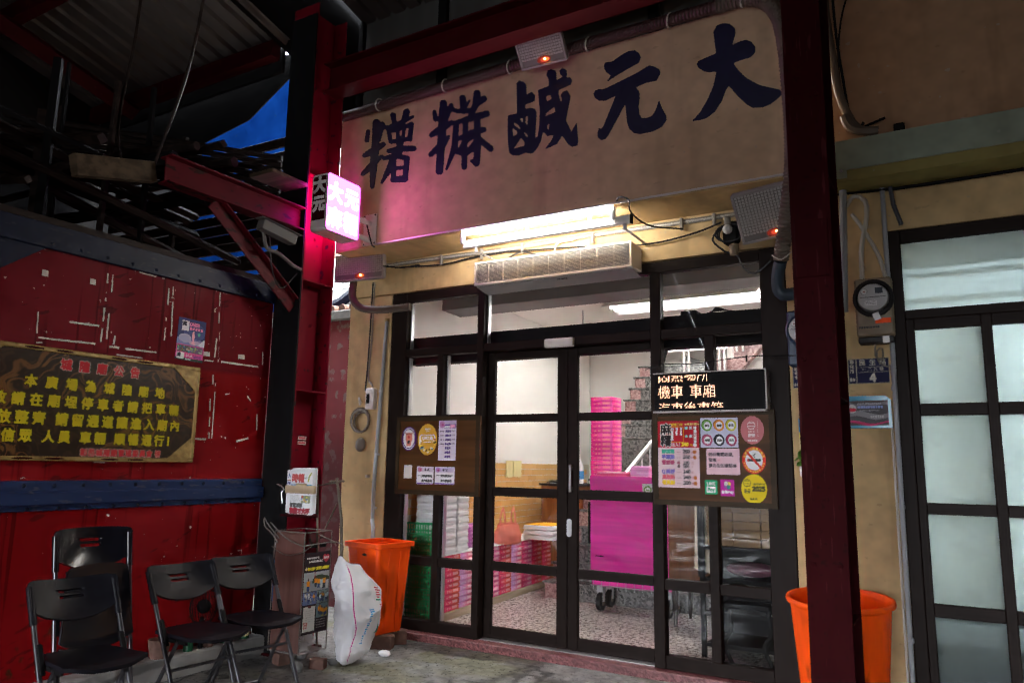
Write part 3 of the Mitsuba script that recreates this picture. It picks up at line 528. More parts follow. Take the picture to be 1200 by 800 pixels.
scene[uniq('added_transom_tube')] = mikit.ply(tube([(-0.1, 5.36, 2.47), (2.0, 5.36, 2.47)], 0.014, 8), 'white_paint', emitter=emit((.16 * RM, .18 * RM, .18 * RM), 1.0))  # added tube, only there to put a bright band on the transom pane
labels['added_transom_tube'] = {'label': 'unseen glowing tube added behind the frosted transom pane to give it a bright band', 'category': 'lamp'}
scene['room_ceiling_lamp'] = mikit.ply(tube([(0.0, 6.7, 2.3), (2.0, 6.7, 2.3)], 0.016, 8), 'white_paint', emitter=emit((15.5 * RM, 17.5 * RM, 18.5 * RM), 1.0))
labels['room_ceiling_lamp'] = {'label': 'fluorescent ceiling tube in the room behind the frosted panes', 'category': 'lamp'}

nw = thing('neighbour_upper_wall', 'dim tan plaster wall above the green beam, upper right', 'wall')
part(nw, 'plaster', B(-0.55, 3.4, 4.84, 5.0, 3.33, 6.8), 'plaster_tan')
gb = thing('green_beam', 'pale green painted beam across the wall right of the post', 'beam')
part(gb, 'face', B(-0.56, 3.4, 4.735, 4.998, 3.135, 3.325, 0.004), 'plaster_green')
part(gb, 'ochre_band', B(-0.56, 3.4, 4.738, 4.997, 3.065, 3.1345, 0.003), 'plaster_ochre')
part(gb, 'anchor_plate', B(-0.535, -0.46, 4.728, 4.736, 3.085, 3.165), 'plaster_green'); 
part(gb, 'bolt', onwall(lathe([(0, 0.008), (0.008, 0.006), (0.01, 0)], 8), (-0.49, 4.728, 3.13)), 'steel_grey')

# ------------------------------------------------------------------ upper wall above the fascia, roof, purlins
uw = thing('upper_panel_wall', 'dim grey panelled wall above the fascia, behind the red beam', 'wall')
xs = [-4.92, -3.90, -2.85, -1.84, -0.80, 0.2]
for a, b in zip(xs, xs[1:]): part(uw, 'panel', B(a + 0.045, b - 0.045, 5.30, 5.33, 4.20, 7.0), 'dark_panel')
for x in xs: part(uw, 'post', B(x - 0.044, x + 0.044, 5.25, 5.34, 4.20, 7.0), 'near_black')
part(uw, 'sill', B(-4.96, 0.3, 5.0, 5.30, 4.17, 4.20), 'grey_paint')
part(uw, 'end_return', B(-4.97, -4.93, 5.0, 5.36, 4.35, 7.0), 'near_black')

RIDGE = -1.6  # unseen far slope drops to a low eave, shaped to limit daylight
def roofz(y):
    up = 5.03 + (4.2 - max(y, RIDGE)) * math.tan(math.radians(13))
    return up - max(0.0, RIDGE - y) * EAVE
def roofz2(y): return roofz(y) + 0.95 if y > RIDGE else roofz(RIDGE) + 0.95 - (RIDGE - y) * (EAVE + 0.95 / (RIDGE - ROOFY))
def roof_sheet(x0, x1, y0, y1, roofz=roofz):
    xs_, zs_ = [], []
    x = x0; pitch = 0.19
    while x < x1:
        xs_ += [x, x + 0.13, x + 0.145, x + 0.175]; zs_ += [0, 0, 0.038, 0.038]; x += pitch
    n = len(xs_); v = []; ys = [y0, RIDGE, y1] if y0 < RIDGE < y1 else [y0, y1]
    for y in ys: v += [(a, y, roofz(y) + b) for a, b in zip(xs_, zs_)]
    f = []
    for r in range(len(ys) - 1):
        for i in range(n - 1): k = r * n + i; f += [(k, k + 1, k + n + 1), (k, k + n + 1, k + n)]
    return trimesh.Trimesh(v, f, process=False)
rf = thing('corrugated_roof', 'dark ribbed metal roof over the square on steel purlins', 'roof')
part(rf, 'sheet', roof_sheet(-11.5, -4.9, ROOFY, 4.32), 'corrugated')
part(rf, 'sheet', roof_sheet(-4.9, 11, ROOFY, 5.40, roofz2), 'corrugated')
ys_ = [5.4, RIDGE, ROOFY]
part(rf, 'added_step_panel', trimesh.Trimesh([(-4.93, y, z) for y in ys_ for z in (roofz(y) - .05, roofz2(y) + .06)], [(0, 1, 3), (0, 3, 2), (2, 3, 5), (2, 5, 4)], process=False), 'near_black')  # added to block daylight through the step between the two roofs
for y in (4.25, 3.05, 1.9, 0.7, -0.6, -2.4, -4.5, -7):
    z = roofz(y)
    part(rf, 'purlin', B(-11.5, -4.96, y - 0.05, y + 0.05, z - 0.16, z - 0.012), 'dark_red_steel')
    z = roofz2(y); part(rf, 'purlin', B(-4.90, 11, y - 0.05, y + 0.05, z - 0.16, z - 0.012), 'dark_red_steel')
for x in (-9.4, -6.9):
    a = np.array([x, 4.2, roofz(4.2) - 0.26]); b = np.array([x, RIDGE, roofz(RIDGE) - 0.26])
    part(rf, 'rafter', tube([a, b], 0.09, 4), 'dark_red_steel')
part(rf, 'fascia_board', B(-11.5, -4.96, 4.33, 4.36, roofz(4.2) - 0.26, roofz(4.2) + 0.02), 'near_black')

solo('added_side_building', cat(B(2.6, 3.0, -9.5, -1.5, 0, 4.6), B(3.0, 11.4, -9.5, -9.1, 0, 4.6), B(11.0, 11.4, -9.1, 5.0, 0, 8), B(2.6, 11.4, 5.0, 5.3, 0, 8)), 'plaster_tan', 'unseen plain tan walls added to close off daylight from the right side of the square', 'building')  # unseen walls, added to narrow the daylight opening on the right
solo('added_left_building', B(-11.9, -11.5, -11, 4.3, 0, 8), 'dark_panel', 'plain dark wall added to close off daylight from the far left of the square', 'building')  # added to shut out daylight on the left

# ------------------------------------------------------------------ steel posts and beams
M('beam_red', lambda p, n, uv: mix((0.040, 0.0018, 0.003), (0.065, 0.003, 0.005), fbm(p.x * 5, p.y * 5, p.z * 5, 4)), 0.6, 0, 0.08)
wood('wood_pale_dim', (0.045, 0.03, 0.018), (0.095, 0.066, 0.04), 0)  # pale timber with the dimness under the roof put into its colour
def ibeam(L, h, w, tw_=0.009, tf_=0.013):
    """Along z, flanges facing +-y (h apart), web in the y-z plane: separate boxes butted together."""
    return cat(B(-w / 2, w / 2, -h / 2, -h / 2 + tf_, 0, L, 0.002), B(-w / 2, w / 2, h / 2 - tf_, h / 2, 0, L, 0.002), B(-tw_ / 2, tw_ / 2, -h / 2 + tf_, h / 2 - tf_, 0, L))
lc = thing('red_steel_column', 'tall red steel column at the corner, lit pink beside the light box', 'column')
m = ibeam(5.0, 0.33, 0.27); m.apply_translation((-4.325, 4.155, 0)); part(lc, 'shaft', m, 'red_steel')
for z in (1.87, 2.71, 3.55): part(lc, 'stiffener', B(-4.319, -4.192, 4.0035, 4.306, z, z + 0.012), 'red_steel')
for z in (1.515, 1.478):
    sh = Sheet().base(sbox(0, 0, 0.085, 0.026), (0.72, 0.66, 0.64), 0.0008).rect(0.006, 0.007, 0.075, 0.02, (0.75, 0.12, 0.16), 1)
    sheet_part(lc, 'label_strip', sh, (-4.3190, 4.17, z), YZ, 'small white and red paper strip')
part(lc, 'front_plate', B(-4.46, -4.19, 3.976, 3.988, 0.0, 4.9), 'near_black', label='black painted front face of the column')
rc = thing('dark_red_post', 'dark red steel post in front of the orange bucket', 'column')
m = ibeam(5.0, 0.36, 0.195); m.apply_translation((-0.575, 4.18, 0)); part(rc, 'shaft', m, 'dark_red_steel')
for z in (0.62, 1.70, 2.85): part(rc, 'stiffener', B(-0.5695, -0.480, 4.0145, 4.3455, z, z + 0.010), 'dark_red_steel')
for z in (0.9, 1.9, 3.3):
    for dx in (-.06, .06): part(rc, 'bolt', onwall(lathe([(0, 0.012), (0.011, 0.010), (0.011, 0)], 6), (-0.575 + dx, 3.9995, z)), 'dark_red_steel')
part(rc, 'base_plate', B(-0.74, -0.41, 3.93, 4.43, 0.003, 0.018, 0.003), 'dark_red_steel')
part(rc, 'splice_plate', B(-0.655, -0.495, 3.992, 3.9995, 2.32, 2.62, 0.002), 'dark_red_steel')
part(lc, 'base_plate', B(-4.50, -4.15, 3.95, 4.37, 0.003, 0.018, 0.003), 'dark_red_steel')
for z in (2.4, 3.1): part(lc, 'bolt', onwall(lathe([(0, 0.012), (0.011, 0.010), (0.011, 0)], 6), (-4.3195, 4.22, z), YZ), 'red_steel')
rb = thing('red_cross_beam', 'red steel beam running above the fascia from column to post', 'beam')
m = cat(B(-4.18, -0.68, 4.07, 4.23, 4.26, 4.274, 0.002), B(-4.18, -0.68, 4.07, 4.23, 4.49, 4.504, 0.002), B(-4.18, -0.68, 4.145, 4.155, 4.274, 4.49))
part(rb, 'profile', m, 'beam_red')
b2 = thing('roof_cross_beam', 'dark purple roof beam high above the fascia', 'beam')
part(b2, 'profile', cat(B(-4.9, 3.0, 4.95, 5.10, 5.06, 5.074), B(-4.9, 3.0, 4.95, 5.10, 4.85, 4.864), B(-4.9, 3.0, 5.02, 5.03, 4.864, 5.06)), 'dark_red_steel')
M('beam_mid', lambda p, n, uv: mix(mix((0.06, 0.0025, 0.006), (0.10, 0.004, 0.010), fbm(p.x * 5, p.y * 5, p.z * 5, 4)), C3(0.02, 0.01, 0.008), smoothstep(0.62, 0.72, fbm(p.x * 25, p.y * 12, p.z * 25, 4))), 0.5, 0, 0.1)
sb_ = thing('red_side_beam', 'short red steel beam jutting from the column above the red wall', 'beam')
part(sb_, 'profile', cat(B(-4.30, -4.18, 2.82, 3.975, 3.255, 3.268, 0.002), B(-4.30, -4.18, 2.82, 3.975, 3.085, 3.098, 0.002), B(-4.245, -4.235, 2.82, 3.975, 3.098, 3.255)), 'beam_mid')
bc = thing('diagonal_brace', 'red steel brace slanting from the side beam down to the column', 'brace')
def slant(a, b, w, d): 
    a, b = np.array(a, float), np.array(b, float); t = b - a; L = np.linalg.norm(t); t /= L
    u = np.array([1.0, 0, 0]); v = np.cross(t, u)
    return tf(B(-d / 2, d / 2, -w / 2, w / 2, 0, L, 0.003), a, u, v, t)
part(bc, 'bar', cat(slant((-4.245, 3.20, 3.083), (-4.245, 3.972, 2.50), 0.13, 0.010), slant((-4.245, 3.27, 3.083), (-4.245, 3.972, 2.555), 0.012, 0.10)), 'beam_mid')

# ------------------------------------------------------------------ the red wall and what is fixed to it
rw = thing('red_steel_wall', 'red painted sheet steel wall with blue riveted rails, left of the column', 'wall')
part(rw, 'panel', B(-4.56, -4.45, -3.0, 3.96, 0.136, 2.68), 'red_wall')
part(rw, 'top_beam', B(-4.449, -4.425, -3.0, 3.96, 2.535, 2.678, 0.004), 'blue_paint', label='blue painted top rail')
part(rw, 'gusset', onwall(extr(Polygon([(2.26, 2.534), (2.03, 2.36), (1.6, 2.06), (1.1, 1.95), (1.1, 2.534)]), 0.012), (-4.449, 0, 0), YZ), 'blue_paint', label='blue corner plate of the red wall')
part(rw, 'rail', B(-4.449, -4.432, -3.0, 3.955, 1.055, 1.222, 0.004), 'blue_rail', label='blue riveted rail')
part(rw, 'rail_ridge', B(-4.431, -4.405, -3.0, 3.955, 1.085, 1.165, 0.008), 'blue_rail')
rv = lathe([(0, 0.008), (0.008, 0.006), (0.012, 0)], 8)
y = 1.3; i = 0
while y < 3.93:
    for z in (1.195, 1.068): part(rw, 'rivet', onwall(rv, (-4.432, y + (0.03 if z < 1.1 else 0), z), YZ), 'blue_paint')
    if y > 2.2: part(rw, 'rivet', onwall(rv, (-4.425, y, 2.565), YZ), 'blue_paint')
    y += 0.165
for y in (2.66, 3.09, 3.50): part(rw, 'seam', B(-4.4495, -4.4475, y - 0.004, y + 0.004, 2.05, 2.53), 'red_wall')
STR = [(2.266,2.165,2.272,2.043),(2.446,2.137,2.626,2.142),(2.282,2.019,2.612,2.031),(2.276,1.99,2.309,1.992),(2.645,2.476,2.648,2.412),(2.647,2.322,2.645,2.048),(2.677,2.23,2.679,2.071),(2.731,2.1,2.727,2.042),(2.677,2.461,2.68,2.365),(2.701,2.026,3.019,2.034),(2.848,2.53,3.031,2.529),(3.068,2.471,3.07,2.359),(3.067,2.273,3.068,2.12),(3.098,2.491,3.117,2.156),(2.752,1.984,2.924,1.985),(3.471,2.53,3.481,2.305),(3.498,2.246,3.501,2.033),(3.472,2.196,3.468,2.059),(3.525,2.036,3.856,2.039),(3.389,2.029,3.459,2.032),(3.468,1.939,3.469,1.87),(3.492,1.882,3.497,1.497),(3.46,1.77,3.475,1.496),(3.35,1.491,3.452,1.492),(3.888,2.157,3.894,2.061),(3.877,1.691,3.884,1.572),(2.679,1.328,2.747,1.327),(3.58,1.81,3.616,1.819),(3.776,1.815,3.81,1.78),(3.572,1.516,3.616,1.505),(3.707,1.485,3.811,1.513)]
for y0, z0, y1, z1 in STR:
    a, b = np.array([y0, z0]), np.array([y1, z1]); L = np.linalg.norm(b - a); t = (b - a) / L; nn = np.array([-t[1], t[0]])
    lo, up, k = [], [], max(4, int(L / 0.02))
    w = 0.0045 + rng.uniform(0, 0.0025)
    pieces = []
    for i in range(k + 1):
        q = a + t * L * i / k
        w1 = w * rng.uniform(0.65, 1.25); w2 = w * rng.uniform(0.65, 1.25)
        if rng.random() < 0.10 and 1 < i < k - 1 and len(up) > 1:
            pieces.append((up, lo)); up, lo = [], []; continue
        up.append(q + nn * w1); lo.append(q - nn * w2)
    pieces.append((up, lo))
    shp = unary_union([Polygon(list(map(tuple, u)) + list(map(tuple, l[::-1]))).buffer(0) for u, l in pieces if len(u) > 1])
    if shp.is_empty: continue
    part(rw, 'tape_strip', onwall(extr(shp, 0.0012), (-4.4496, 0, 0), YZ), 'tape')
for y, z, w, h in ((2.278, 2.392, 0.034, 0.036), (2.557, 2.403, 0.034, 0.034), (3.696, 2.094, 0.055, 0.032), (3.40, 2.075, 0.05, 0.03)):
    part(rw, 'tape_patch', B(-4.4496, -4.446, y - w / 2, y + w / 2, z - h / 2, z + h / 2), 'tape')

# notice board
nt = thing('temple_notice_board', 'brown grained notice board with gold frame and yellow lettering on the red wall', 'notice board')
NY, NYE, NZ0, NZ1, NX = 1.90, 3.33, 1.335, 1.965, -4.415
part(nt, 'board', B(-4.444, NX, NY, NYE, NZ0, NZ1, 0.003), 'notice_grain')
fw = 0.022
for a in ((NY, NYE, NZ1 - fw, NZ1 + .003), (NY, NYE, NZ0 - .003, NZ0 + fw), (NYE - fw, NYE + .003, NZ0 + fw + .001, NZ1 - fw - .001), (NY - .003, NY + fw, NZ0 + fw + .001, NZ1 - fw - .001)):
    part(nt, 'frame_bar', B(NX - .004, NX + 0.010, a[0], a[1], a[2], a[3], 0.004), 'gold')
cz = 0.14; cy = 0.17
for sy, yy in ((-1, NYE - fw), (1, NY + fw)):
    for sz, zz in ((-1, NZ1 - fw), (1, NZ0 + fw)):
        tri = Polygon([(yy, zz), (yy + sy * cy, zz), (yy, zz + sz * cz)])
        part(nt, 'corner_ornament', onwall(extr(tri, 0.006), (NX + .0005, 0, 0), YZ), 'gold')
for yc in (2.25, 2.42, 2.75, 2.92): 
    for zz in (NZ1 - 0.010, NZ0 + 0.010): part(nt, 'inlay', onwall(extr(disc(yc, zz, 0.055, 0.006), 0.012), (NX, 0, 0), YZ), 'dark_red_steel')
def lines(rows_, colour, outline, lift):
    sh = Sheet()
    for s, h, y0, z0, gap, al in rows_:
        t = text(s, h, y0, z0, 2, 44, gap, al)
        if outline is not None: sh.add(t.buffer(h * 0.045), outline, 1)
        sh.add(t, colour, 2)
    return sh
yc = 2.63
rows_y = [('本廣場為城隍廟地', 0.070, yc + 0.02, 1.735, 0.62, 'c'), ('敬請在廟埕停車者請把車輛', 0.072, yc - 0.00, 1.632, 0.335, 'c'), ('停放整齊 請留通道讓進入廟內', 0.074, yc - 0.02, 1.53, 0.235, 'c'), ('信眾 人員 車輛 順暢通行!', 0.072, yc + 0.01, 1.432, 0.24, 'c')]
sheet_part(nt, 'lettering', lines(rows_y, (0.55, 0.43, 0.010), (0.012, 0.008, 0.003), 2), (NX + 0.0006, 0, 0), YZ, 'four yellow lines of large lettering')
rows_r = [('城隍廟公告', 0.066, yc + 0.02, 1.848, 0.62, 'c'), ('彰邑城隍廟管理委員會 啓', 0.044, 2.83, 1.362, 0.06, 'c')]
sheet_part(nt, 'lettering', lines(rows_r, (0.50, 0.02, 0.03), (0.55, 0.48, 0.42), 2), (NX + 0.0006, 0, 0), YZ, 'red title and signature outlined in white')

# poster above the notice board
ps = Sheet(); W, H = 0.215, 0.285
def skewp(pts): return Polygon(pts)
ps.base(sbox(0, 0, W, H), (0.05, 0.055, 0.16))
ps.add(disc(0.13, 0.20, 0.085, 0.06), (0.085, 0.10, 0.25), 1); ps.rect(0, 0.105, W, 0.15, (0.24, 0.24, 0.45), 1)
ps.add(disc(0.06, 0.15, 0.05, 0.03), (0.40, 0.38, 0.52), 2).add(disc(0.14, 0.125, 0.05, 0.015), (0.52, 0.40, 0.55), 2)
ps.rect(0.028, 0.20, 0.082, 0.268, (0.62, 0.60, 0.64), 3).add(text('慶', 0.03, 0.032, 0.234, 2), (0.03, 0.03, 0.05), 4)
ps.add(text('OVER', 0.030, 0.086, 0.235, 3), (0.85, 0.24, 0.45), 3)
for i in range(5): ps.rect(0.088 + i * .022, 0.210 + .002 * (i % 2), 0.104 + i * .022, 0.230, (0.85, 0.24, 0.45), 3)
ps.add(Polygon([(0.115, 0.20), (0.125, 0.205), (0.135, 0.17), (0.130, 0.14), (0.145, 0.112), (0.105, 0.112), (0.118, 0.14), (0.110, 0.17)]), (0.80, 0.42, 0.50), 3)
ps.add(disc(0.165, 0.188, 0.010, 0.013), (0.12, 0.45, 0.34), 3).add(Polygon([(0.165, 0.118), (W, 0.16), (W, 0.108), (0.18, 0.108)]), (0.70, 0.68, 0.74), 3)
ps.rect(0, 0, W, 0.105, (0.72, 0.09, 0.30), 1)
ps.rect(0.008, 0.055, 0.105, 0.10, (0.14, 0.13, 0.14), 2).rect(0.112, 0.055, 0.207, 0.10, (0.20, 0.12, 0.20), 2)
for i in range(34):
    x = rng.uniform(0.010, 0.20); z = rng.uniform(0.058, 0.095)
    ps.add(disc(x, z, rng.uniform(.003, .008), None, 8), rng.choice([(0.5, 0.45, 0.4), (0.30, 0.28, 0.26), (0.6, 0.3, 0.05), (0.05, 0.3, 0.35), (0.12, 0.12, 0.4), (0.3, 0.5, 0.2)]), 3)
ps.rect(0, 0, W, 0.018, (0.06, 0.06, 0.065), 2).rect(0.008, 0.008, 0.066, 0.05, (0.72, 0.70, 0.70), 3).add(text('慶', 0.028, 0.012, 0.020, 2), (0.03, 0.03, 0.05), 4)
ps.add(text('14天', 0.028, 0.075, 0.022, 0), (0.80, 0.70, 0.75), 3).rect(0.136, 0.034, 0.203, 0.040, (0.15, 0.06, 0.3), 3).rect(0.136, 0.024, 0.203, 0.030, (0.15, 0.06, 0.3), 3)
for i in range(4): ps.rect(0.075 + i * .012, 0.005, 0.085 + i * .012, 0.014, (0.75, 0.75, 0.75), 3)
a = math.radians(-1.5)
sheet_thing('event_poster', ps, (-4.4472, 3.155, 2.012), ((0, math.cos(a), math.sin(a)), (0, -math.sin(a), math.cos(a)), (1, 0, 0)), 'blue and pink event poster taped to the red wall above the notice board', 'poster')

# ------------------------------------------------------------------ timber store above the red wall, tarp, rope, camera
for i in range(34):
    kind = i % 3
    if kind == 0:
        y = rng.uniform(2.2, 3.85); z = rng.uniform(2.95, 3.7); a = np.array([-7.6, y - rng.uniform(.2, .6), z + rng.uniform(-.1, .5)]); b = np.array([-4.40 - rng.uniform(0, .5), y, z])
    elif kind == 1:
        x = rng.uniform(-6.6, -4.5); z = rng.uniform(2.85, 3.8); a = np.array([x, 1.2 + rng.uniform(0, .7), z + rng.uniform(0, .3)]); b = np.array([x + rng.uniform(-.2, .15), 3.9, z - rng.uniform(-.1, .3)])
    else:
        x = rng.uniform(-6.9, -4.6); y = rng.uniform(2.0, 3.9); a = np.array([x, y, 2.75]); b = np.array([x + rng.uniform(-.1, .1), y, rng.uniform(3.6, 4.5)])
    r = rng.uniform(0.018, 0.045)
    m = tube([a, (a + b) / 2 + np.array([0, 0, rng.uniform(-.03, .03)]), b], r, rng.choice([4, 6]))
    solo('timber_pole', m, rng.choice(['wood_old', 'wood_old', 'near_black']), 'dark timber pole in the jumbled store above the red wall', 'pole', 'poles stored above the red wall')
for i in range(9):
    y0 = 3.28 + i * 0.07
    solo('timber_pole', tube([(-6.4, y0 - 0.45, 4.05 - i * 0.03), (-4.47, 3.965, 3.72 - i * 0.055)], 0.022, 6), 'wood_old', 'dark timber pole in the jumbled store above the red wall', 'pole', 'poles stored above the red wall')
solo('storage_deck', B(-7.8, -4.47, -2.5, 3.95, 2.685, 2.73), 'wood_old', 'dark timber deck carrying the stored poles on top of the red wall', 'deck')
solo('timber_block', slant((-4.33, 2.30, 3.03), (-4.33, 2.80, 3.16), 0.13, 0.07), 'wood_pale_dim', 'pale sawn timber end beside the short red beam', 'timber')
solo('loose_board', B(-4.42, -4.17, 3.62, 3.972, 3.43, 3.46, 0.004), 'wood_pale_dim', 'pale board lying on poles next to the column', 'board')
for i in range(14):
    z0 = 2.76 + i * .098; solo('added_dark_plank', tf(B(-2.9, 0, -.012, .012, 0, .088 - rng.uniform(0, .012), .002), np.array([-4.47, 4.36 + rng.uniform(-.03, .03), z0]), np.array([.999, 0, rng.uniform(-.035, .01)]), np.array([0, 1.0, 0]), np.array([0, 0, 1.0])), 'wood_old', 'added dark plank standing in for the pole bundle that hides the lower part of the blue tarpaulin', 'plank', 'planks stacked before the tarpaulin')  # added planks in place of the dark pole bundle
solo('added_back_screen', B(-8.5, -7.7, -3, 6.4, 2.0, 5.4), 'near_black', 'dark screen added behind the timber store to keep daylight out', 'screen')  # added to keep the timber store dark
solo('shade_sheet', onwall(extr(Polygon([(-7.6, 4.96), (-4.76, 4.96), (-4.76, 4.82), (-5.42, 4.44), (-7.6, 4.1)]), 0.008), (0, 4.40, 0)), 'near_black', 'added dark sheet standing in for shade under the roof edge above the blue tarpaulin', 'canvas')  # added black sheet where the tarpaulin lies in the roof's shade
n = 60; tv, tfc = [], []
for i in range(n):
    for j in range(40):
        u, v = i / (n - 1), j / 39
        tv.append((-8.4 + u * 2.42, 5.55 + 0.10 * math.sin(9 * u + 3 * v) + 0.06 * math.sin(23 * u + 2) * (1 - v) + 0.16 * float(meshkit.fbm(np.array([u * 14, v * 12, 2.0]), 3)), 2.5 + v * (3.3 + 0.7 * (1 - u))))
for i in range(n - 1):
    for j in range(39):
        k = i * 40 + j; tfc += [(k, k + 1, k + 41), (k, k + 41, k + 40)]
solo('blue_tarpaulin', trimesh.Trimesh(tv, tfc, process=False), 'tarp', 'bright blue tarpaulin glowing behind the timber poles', 'tarpaulin', smooth=True)
rp = [(-4.98, 3.0, 5.1), (-4.98, 2.98, 4.4), (-5.02, 2.95, 3.7), (-4.85, 2.94, 3.28), (-4.58, 2.92, 3.20), (-4.42, 2.9, 3.42), (-4.30, 2.95, 3.9), (-4.26, 3.0, 4.5), (-4.25, 3.0, 5.1)]
solo('hanging_rope', tube(curve(rp, 0.05), 0.011, 6), 'wood_old', 'rope hanging in a long loop from the roof at left', 'rope', smooth=40)
cc = thing('security_camera', 'small grey security camera on a bent bracket under the side beam', 'camera')
part(cc, 'housing', slant((-4.12, 3.50, 2.99), (-4.06, 3.76, 2.93), 0.075, 0.07), 'camera_grey')
part(cc, 'hood', slant((-4.115, 3.48, 3.035), (-4.055, 3.80, 2.972), 0.006, 0.085), 'camera_grey')
part(cc, 'bracket', tube(curve([(-4.14, 3.55, 2.95), (-4.13, 3.58, 2.84), (-4.14, 3.70, 2.83), (-4.18, 3.88, 2.79), (-4.19, 3.97, 2.78)], .03), 0.014, 8), 'camera_grey', smooth=40)
part(cc, 'cable', tube(curve([(-4.13, 3.60, 2.93), (-4.15, 3.66, 2.70), (-4.2, 3.8, 2.60), (-4.22, 3.96, 2.75)], .03), 0.005, 5), 'cable_black')
# beyond the gap: old red wall, roof ornament, far building
ow = thing('old_red_gate_wall', 'peeling red wall with stone coping in the gap beside the shop', 'wall')
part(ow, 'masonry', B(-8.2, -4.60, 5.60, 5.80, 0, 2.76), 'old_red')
part(ow, 'coping', B(-8.2, -4.56, 5.55, 5.85, 2.762, 2.86, 0.01), 'stone')
for i in range(12): part(ow, 'ridge_tile', tube([(-6.4 + i * 0.14, 5.58, 2.885), (-6.4 + i * 0.14, 5.86, 2.905)], 0.045, 8), 'brick')
ro = thing('temple_roof_ridge', 'curved temple roof ridge with blue scroll band beyond the old red wall', 'roof')
rpath = curve([(-7.2, 6.4, 2.95), (-6.3, 6.4, 3.10), (-5.85, 6.4, 3.28), (-5.6, 6.4, 3.55), (-5.52, 6.4, 3.95)], .06)
part(ro, 'blue_scroll', tube(rpath, 0.075, 8), 'blue_paint', smooth=40)
part(ro, 'ridge', tube(rpath + np.array([0.06, 0.02, -0.14]), 0.10, 8), 'stone', smooth=40)
part(ro, 'ornament', trimesh.creation.icosphere(2, 0.14).apply_transform(np.diag([1, .6, 1.3, 1])).apply_translation((-5.42, 6.3, 3.06)), 'brick')
part(ro, 'lower_ridge', tube(rpath + np.array([0.16, 0.02, -0.30]), 0.08, 8), 'white_paint', smooth=40)
fb = thing('far_white_building', 'pale multi storey building far away in the gap beside the shop', 'building')
part(fb, 'wall', B(-17.0, -12.4, 14.0, 20.0, 0, 6.9), 'white_paint')
part(fb, 'parapet', B(-17.05, -12.35, 13.94, 14.0, 6.55, 6.72), 'brick')
for x in (-16.2, -15.0, -13.8, -12.95):
    wk = part(fb, 'window', B(x - .3, x + .3, 13.96, 14.0, 5.2, 6.25), 'dark_panel'); part(wk, 'frame', cat(B(x - .02, x + .02, 13.94, 13.96, 5.2, 6.25), B(x - .3, x + .3, 13.94, 13.96, 5.7, 5.74)), 'white_paint')

# ================================================================== FITTINGS ON THE SHOP FRONT
# fluorescent batten under the fascia
fl = thing('fluorescent_lamp', 'lit white fluorescent tube lamp under the painted fascia', 'lamp')
part(fl, 'body', B(-3.14, -1.79, 4.582, 4.615, 2.962, 3.022, 0.006), 'white_plastic')
part(fl, 'end_cap', B(-1.789, -1.78, 4.582, 4.615, 2.962, 3.022), 'near_black')
for x in (-3.125, -1.90): part(fl, 'socket', B(x - 0.012, x + 0.012, 4.545, 4.5815, 2.99, 3.084, 0.004), 'white_plastic')
scene[fl + '__tube'] = mikit.ply(tube([(-3.112, 4.552, 3.066), (-1.912, 4.552, 3.066)], 0.0145, 12), 'white_paint', emitter=emit((LAMP, LAMP * 0.985, LAMP * 0.95), 14.0))
for x in (-3.02, -1.83): part(fl, 'bracket', cat(B(x - .01, x + .01, 4.585, 4.605, 2.92, 2.9615), B(x - .01, x + .01, 4.6055, 5.0, 2.925, 2.931)), 'steel_grey')
for x in (-2.6, -2.1): part(fl, 'hanger', B(x - .012, x + .012, 4.616, 4.621, 2.97, 3.0855), 'steel_grey')
part(fl, 'cable', tube(curve([(-1.90, 4.60, 3.075), (-1.85, 4.53, 3.13), (-1.775, 4.53, 3.10), (-1.78, 4.58, 3.03), (-1.69, 4.7, 2.96), (-1.55, 4.96, 2.99)], .02), 0.006, 5), 'cable_black')

# air curtain
ac = thing('air_curtain', 'long white louvred air curtain over the sliding doors', 'air curtain')
X0, X1 = -3.165, -1.865
part(ac, 'housing', cat(B(X0, X1, 4.83, 4.999, 2.725, 2.905, 0.004)), 'white_plastic')
part(ac, 'back_panel', B(X0 + .012, X1 - .012, 4.822, 4.829, 2.735, 2.895), 'pvc_grey')
part(ac, 'face_rim', cat(B(X0, X1, 4.795, 4.828, 2.893, 2.905), B(X0, X1, 4.795, 4.828, 2.722, 2.736), B(X0, X0 + .012, 4.795, 4.828, 2.7365, 2.8925), B(X1 - .012, X1, 4.795, 4.828, 2.7365, 2.8925)), 'white_plastic')
for i in range(15):
    z = 2.7415 + i * 0.0102
    part(ac, 'slat', tf(B(X0 + .0125, X1 - .0125, -0.010, 0.010, -0.0011, 0.0011), np.array([0, 4.808, z]), np.array([1.0, 0, 0]), np.array([0, .94, .34]), np.array([0, -.34, .94])), 'slat_beige')
for i in range(1, 10): part(ac, 'rib', B(X0 + i * .13 - .003, X0 + i * .13 + .003, 4.7965, 4.7985, 2.737, 2.892), 'slat_beige')
part(ac, 'underside', tf(B(X0 + .004, X1 - .004, 0, 0.17, -0.004, 0), np.array([0, 4.822, 2.718]), np.array([1.0, 0, 0]), np.array([0, .985, -.17]), np.array([0, .17, .985])), 'grey_plastic')
for i in range(5): part(ac, 'button', B(-2.47 + i * .018, -2.458 + i * .018, 4.842, 4.852, 2.7045, 2.7085), 'near_black')
ds = thing('door_sensor', 'small white ribbed sensor box above the sliding doors', 'sensor')
part(ds, 'case', B(-2.63, -2.395, 4.955, 4.999, 2.222, 2.288, 0.005), 'white_plastic')
for i in range(6): part(ds, 'rib', B(-2.625, -2.40, 4.950, 4.954, 2.228 + i * .0095, 2.232 + i * .0095), 'white_plastic')

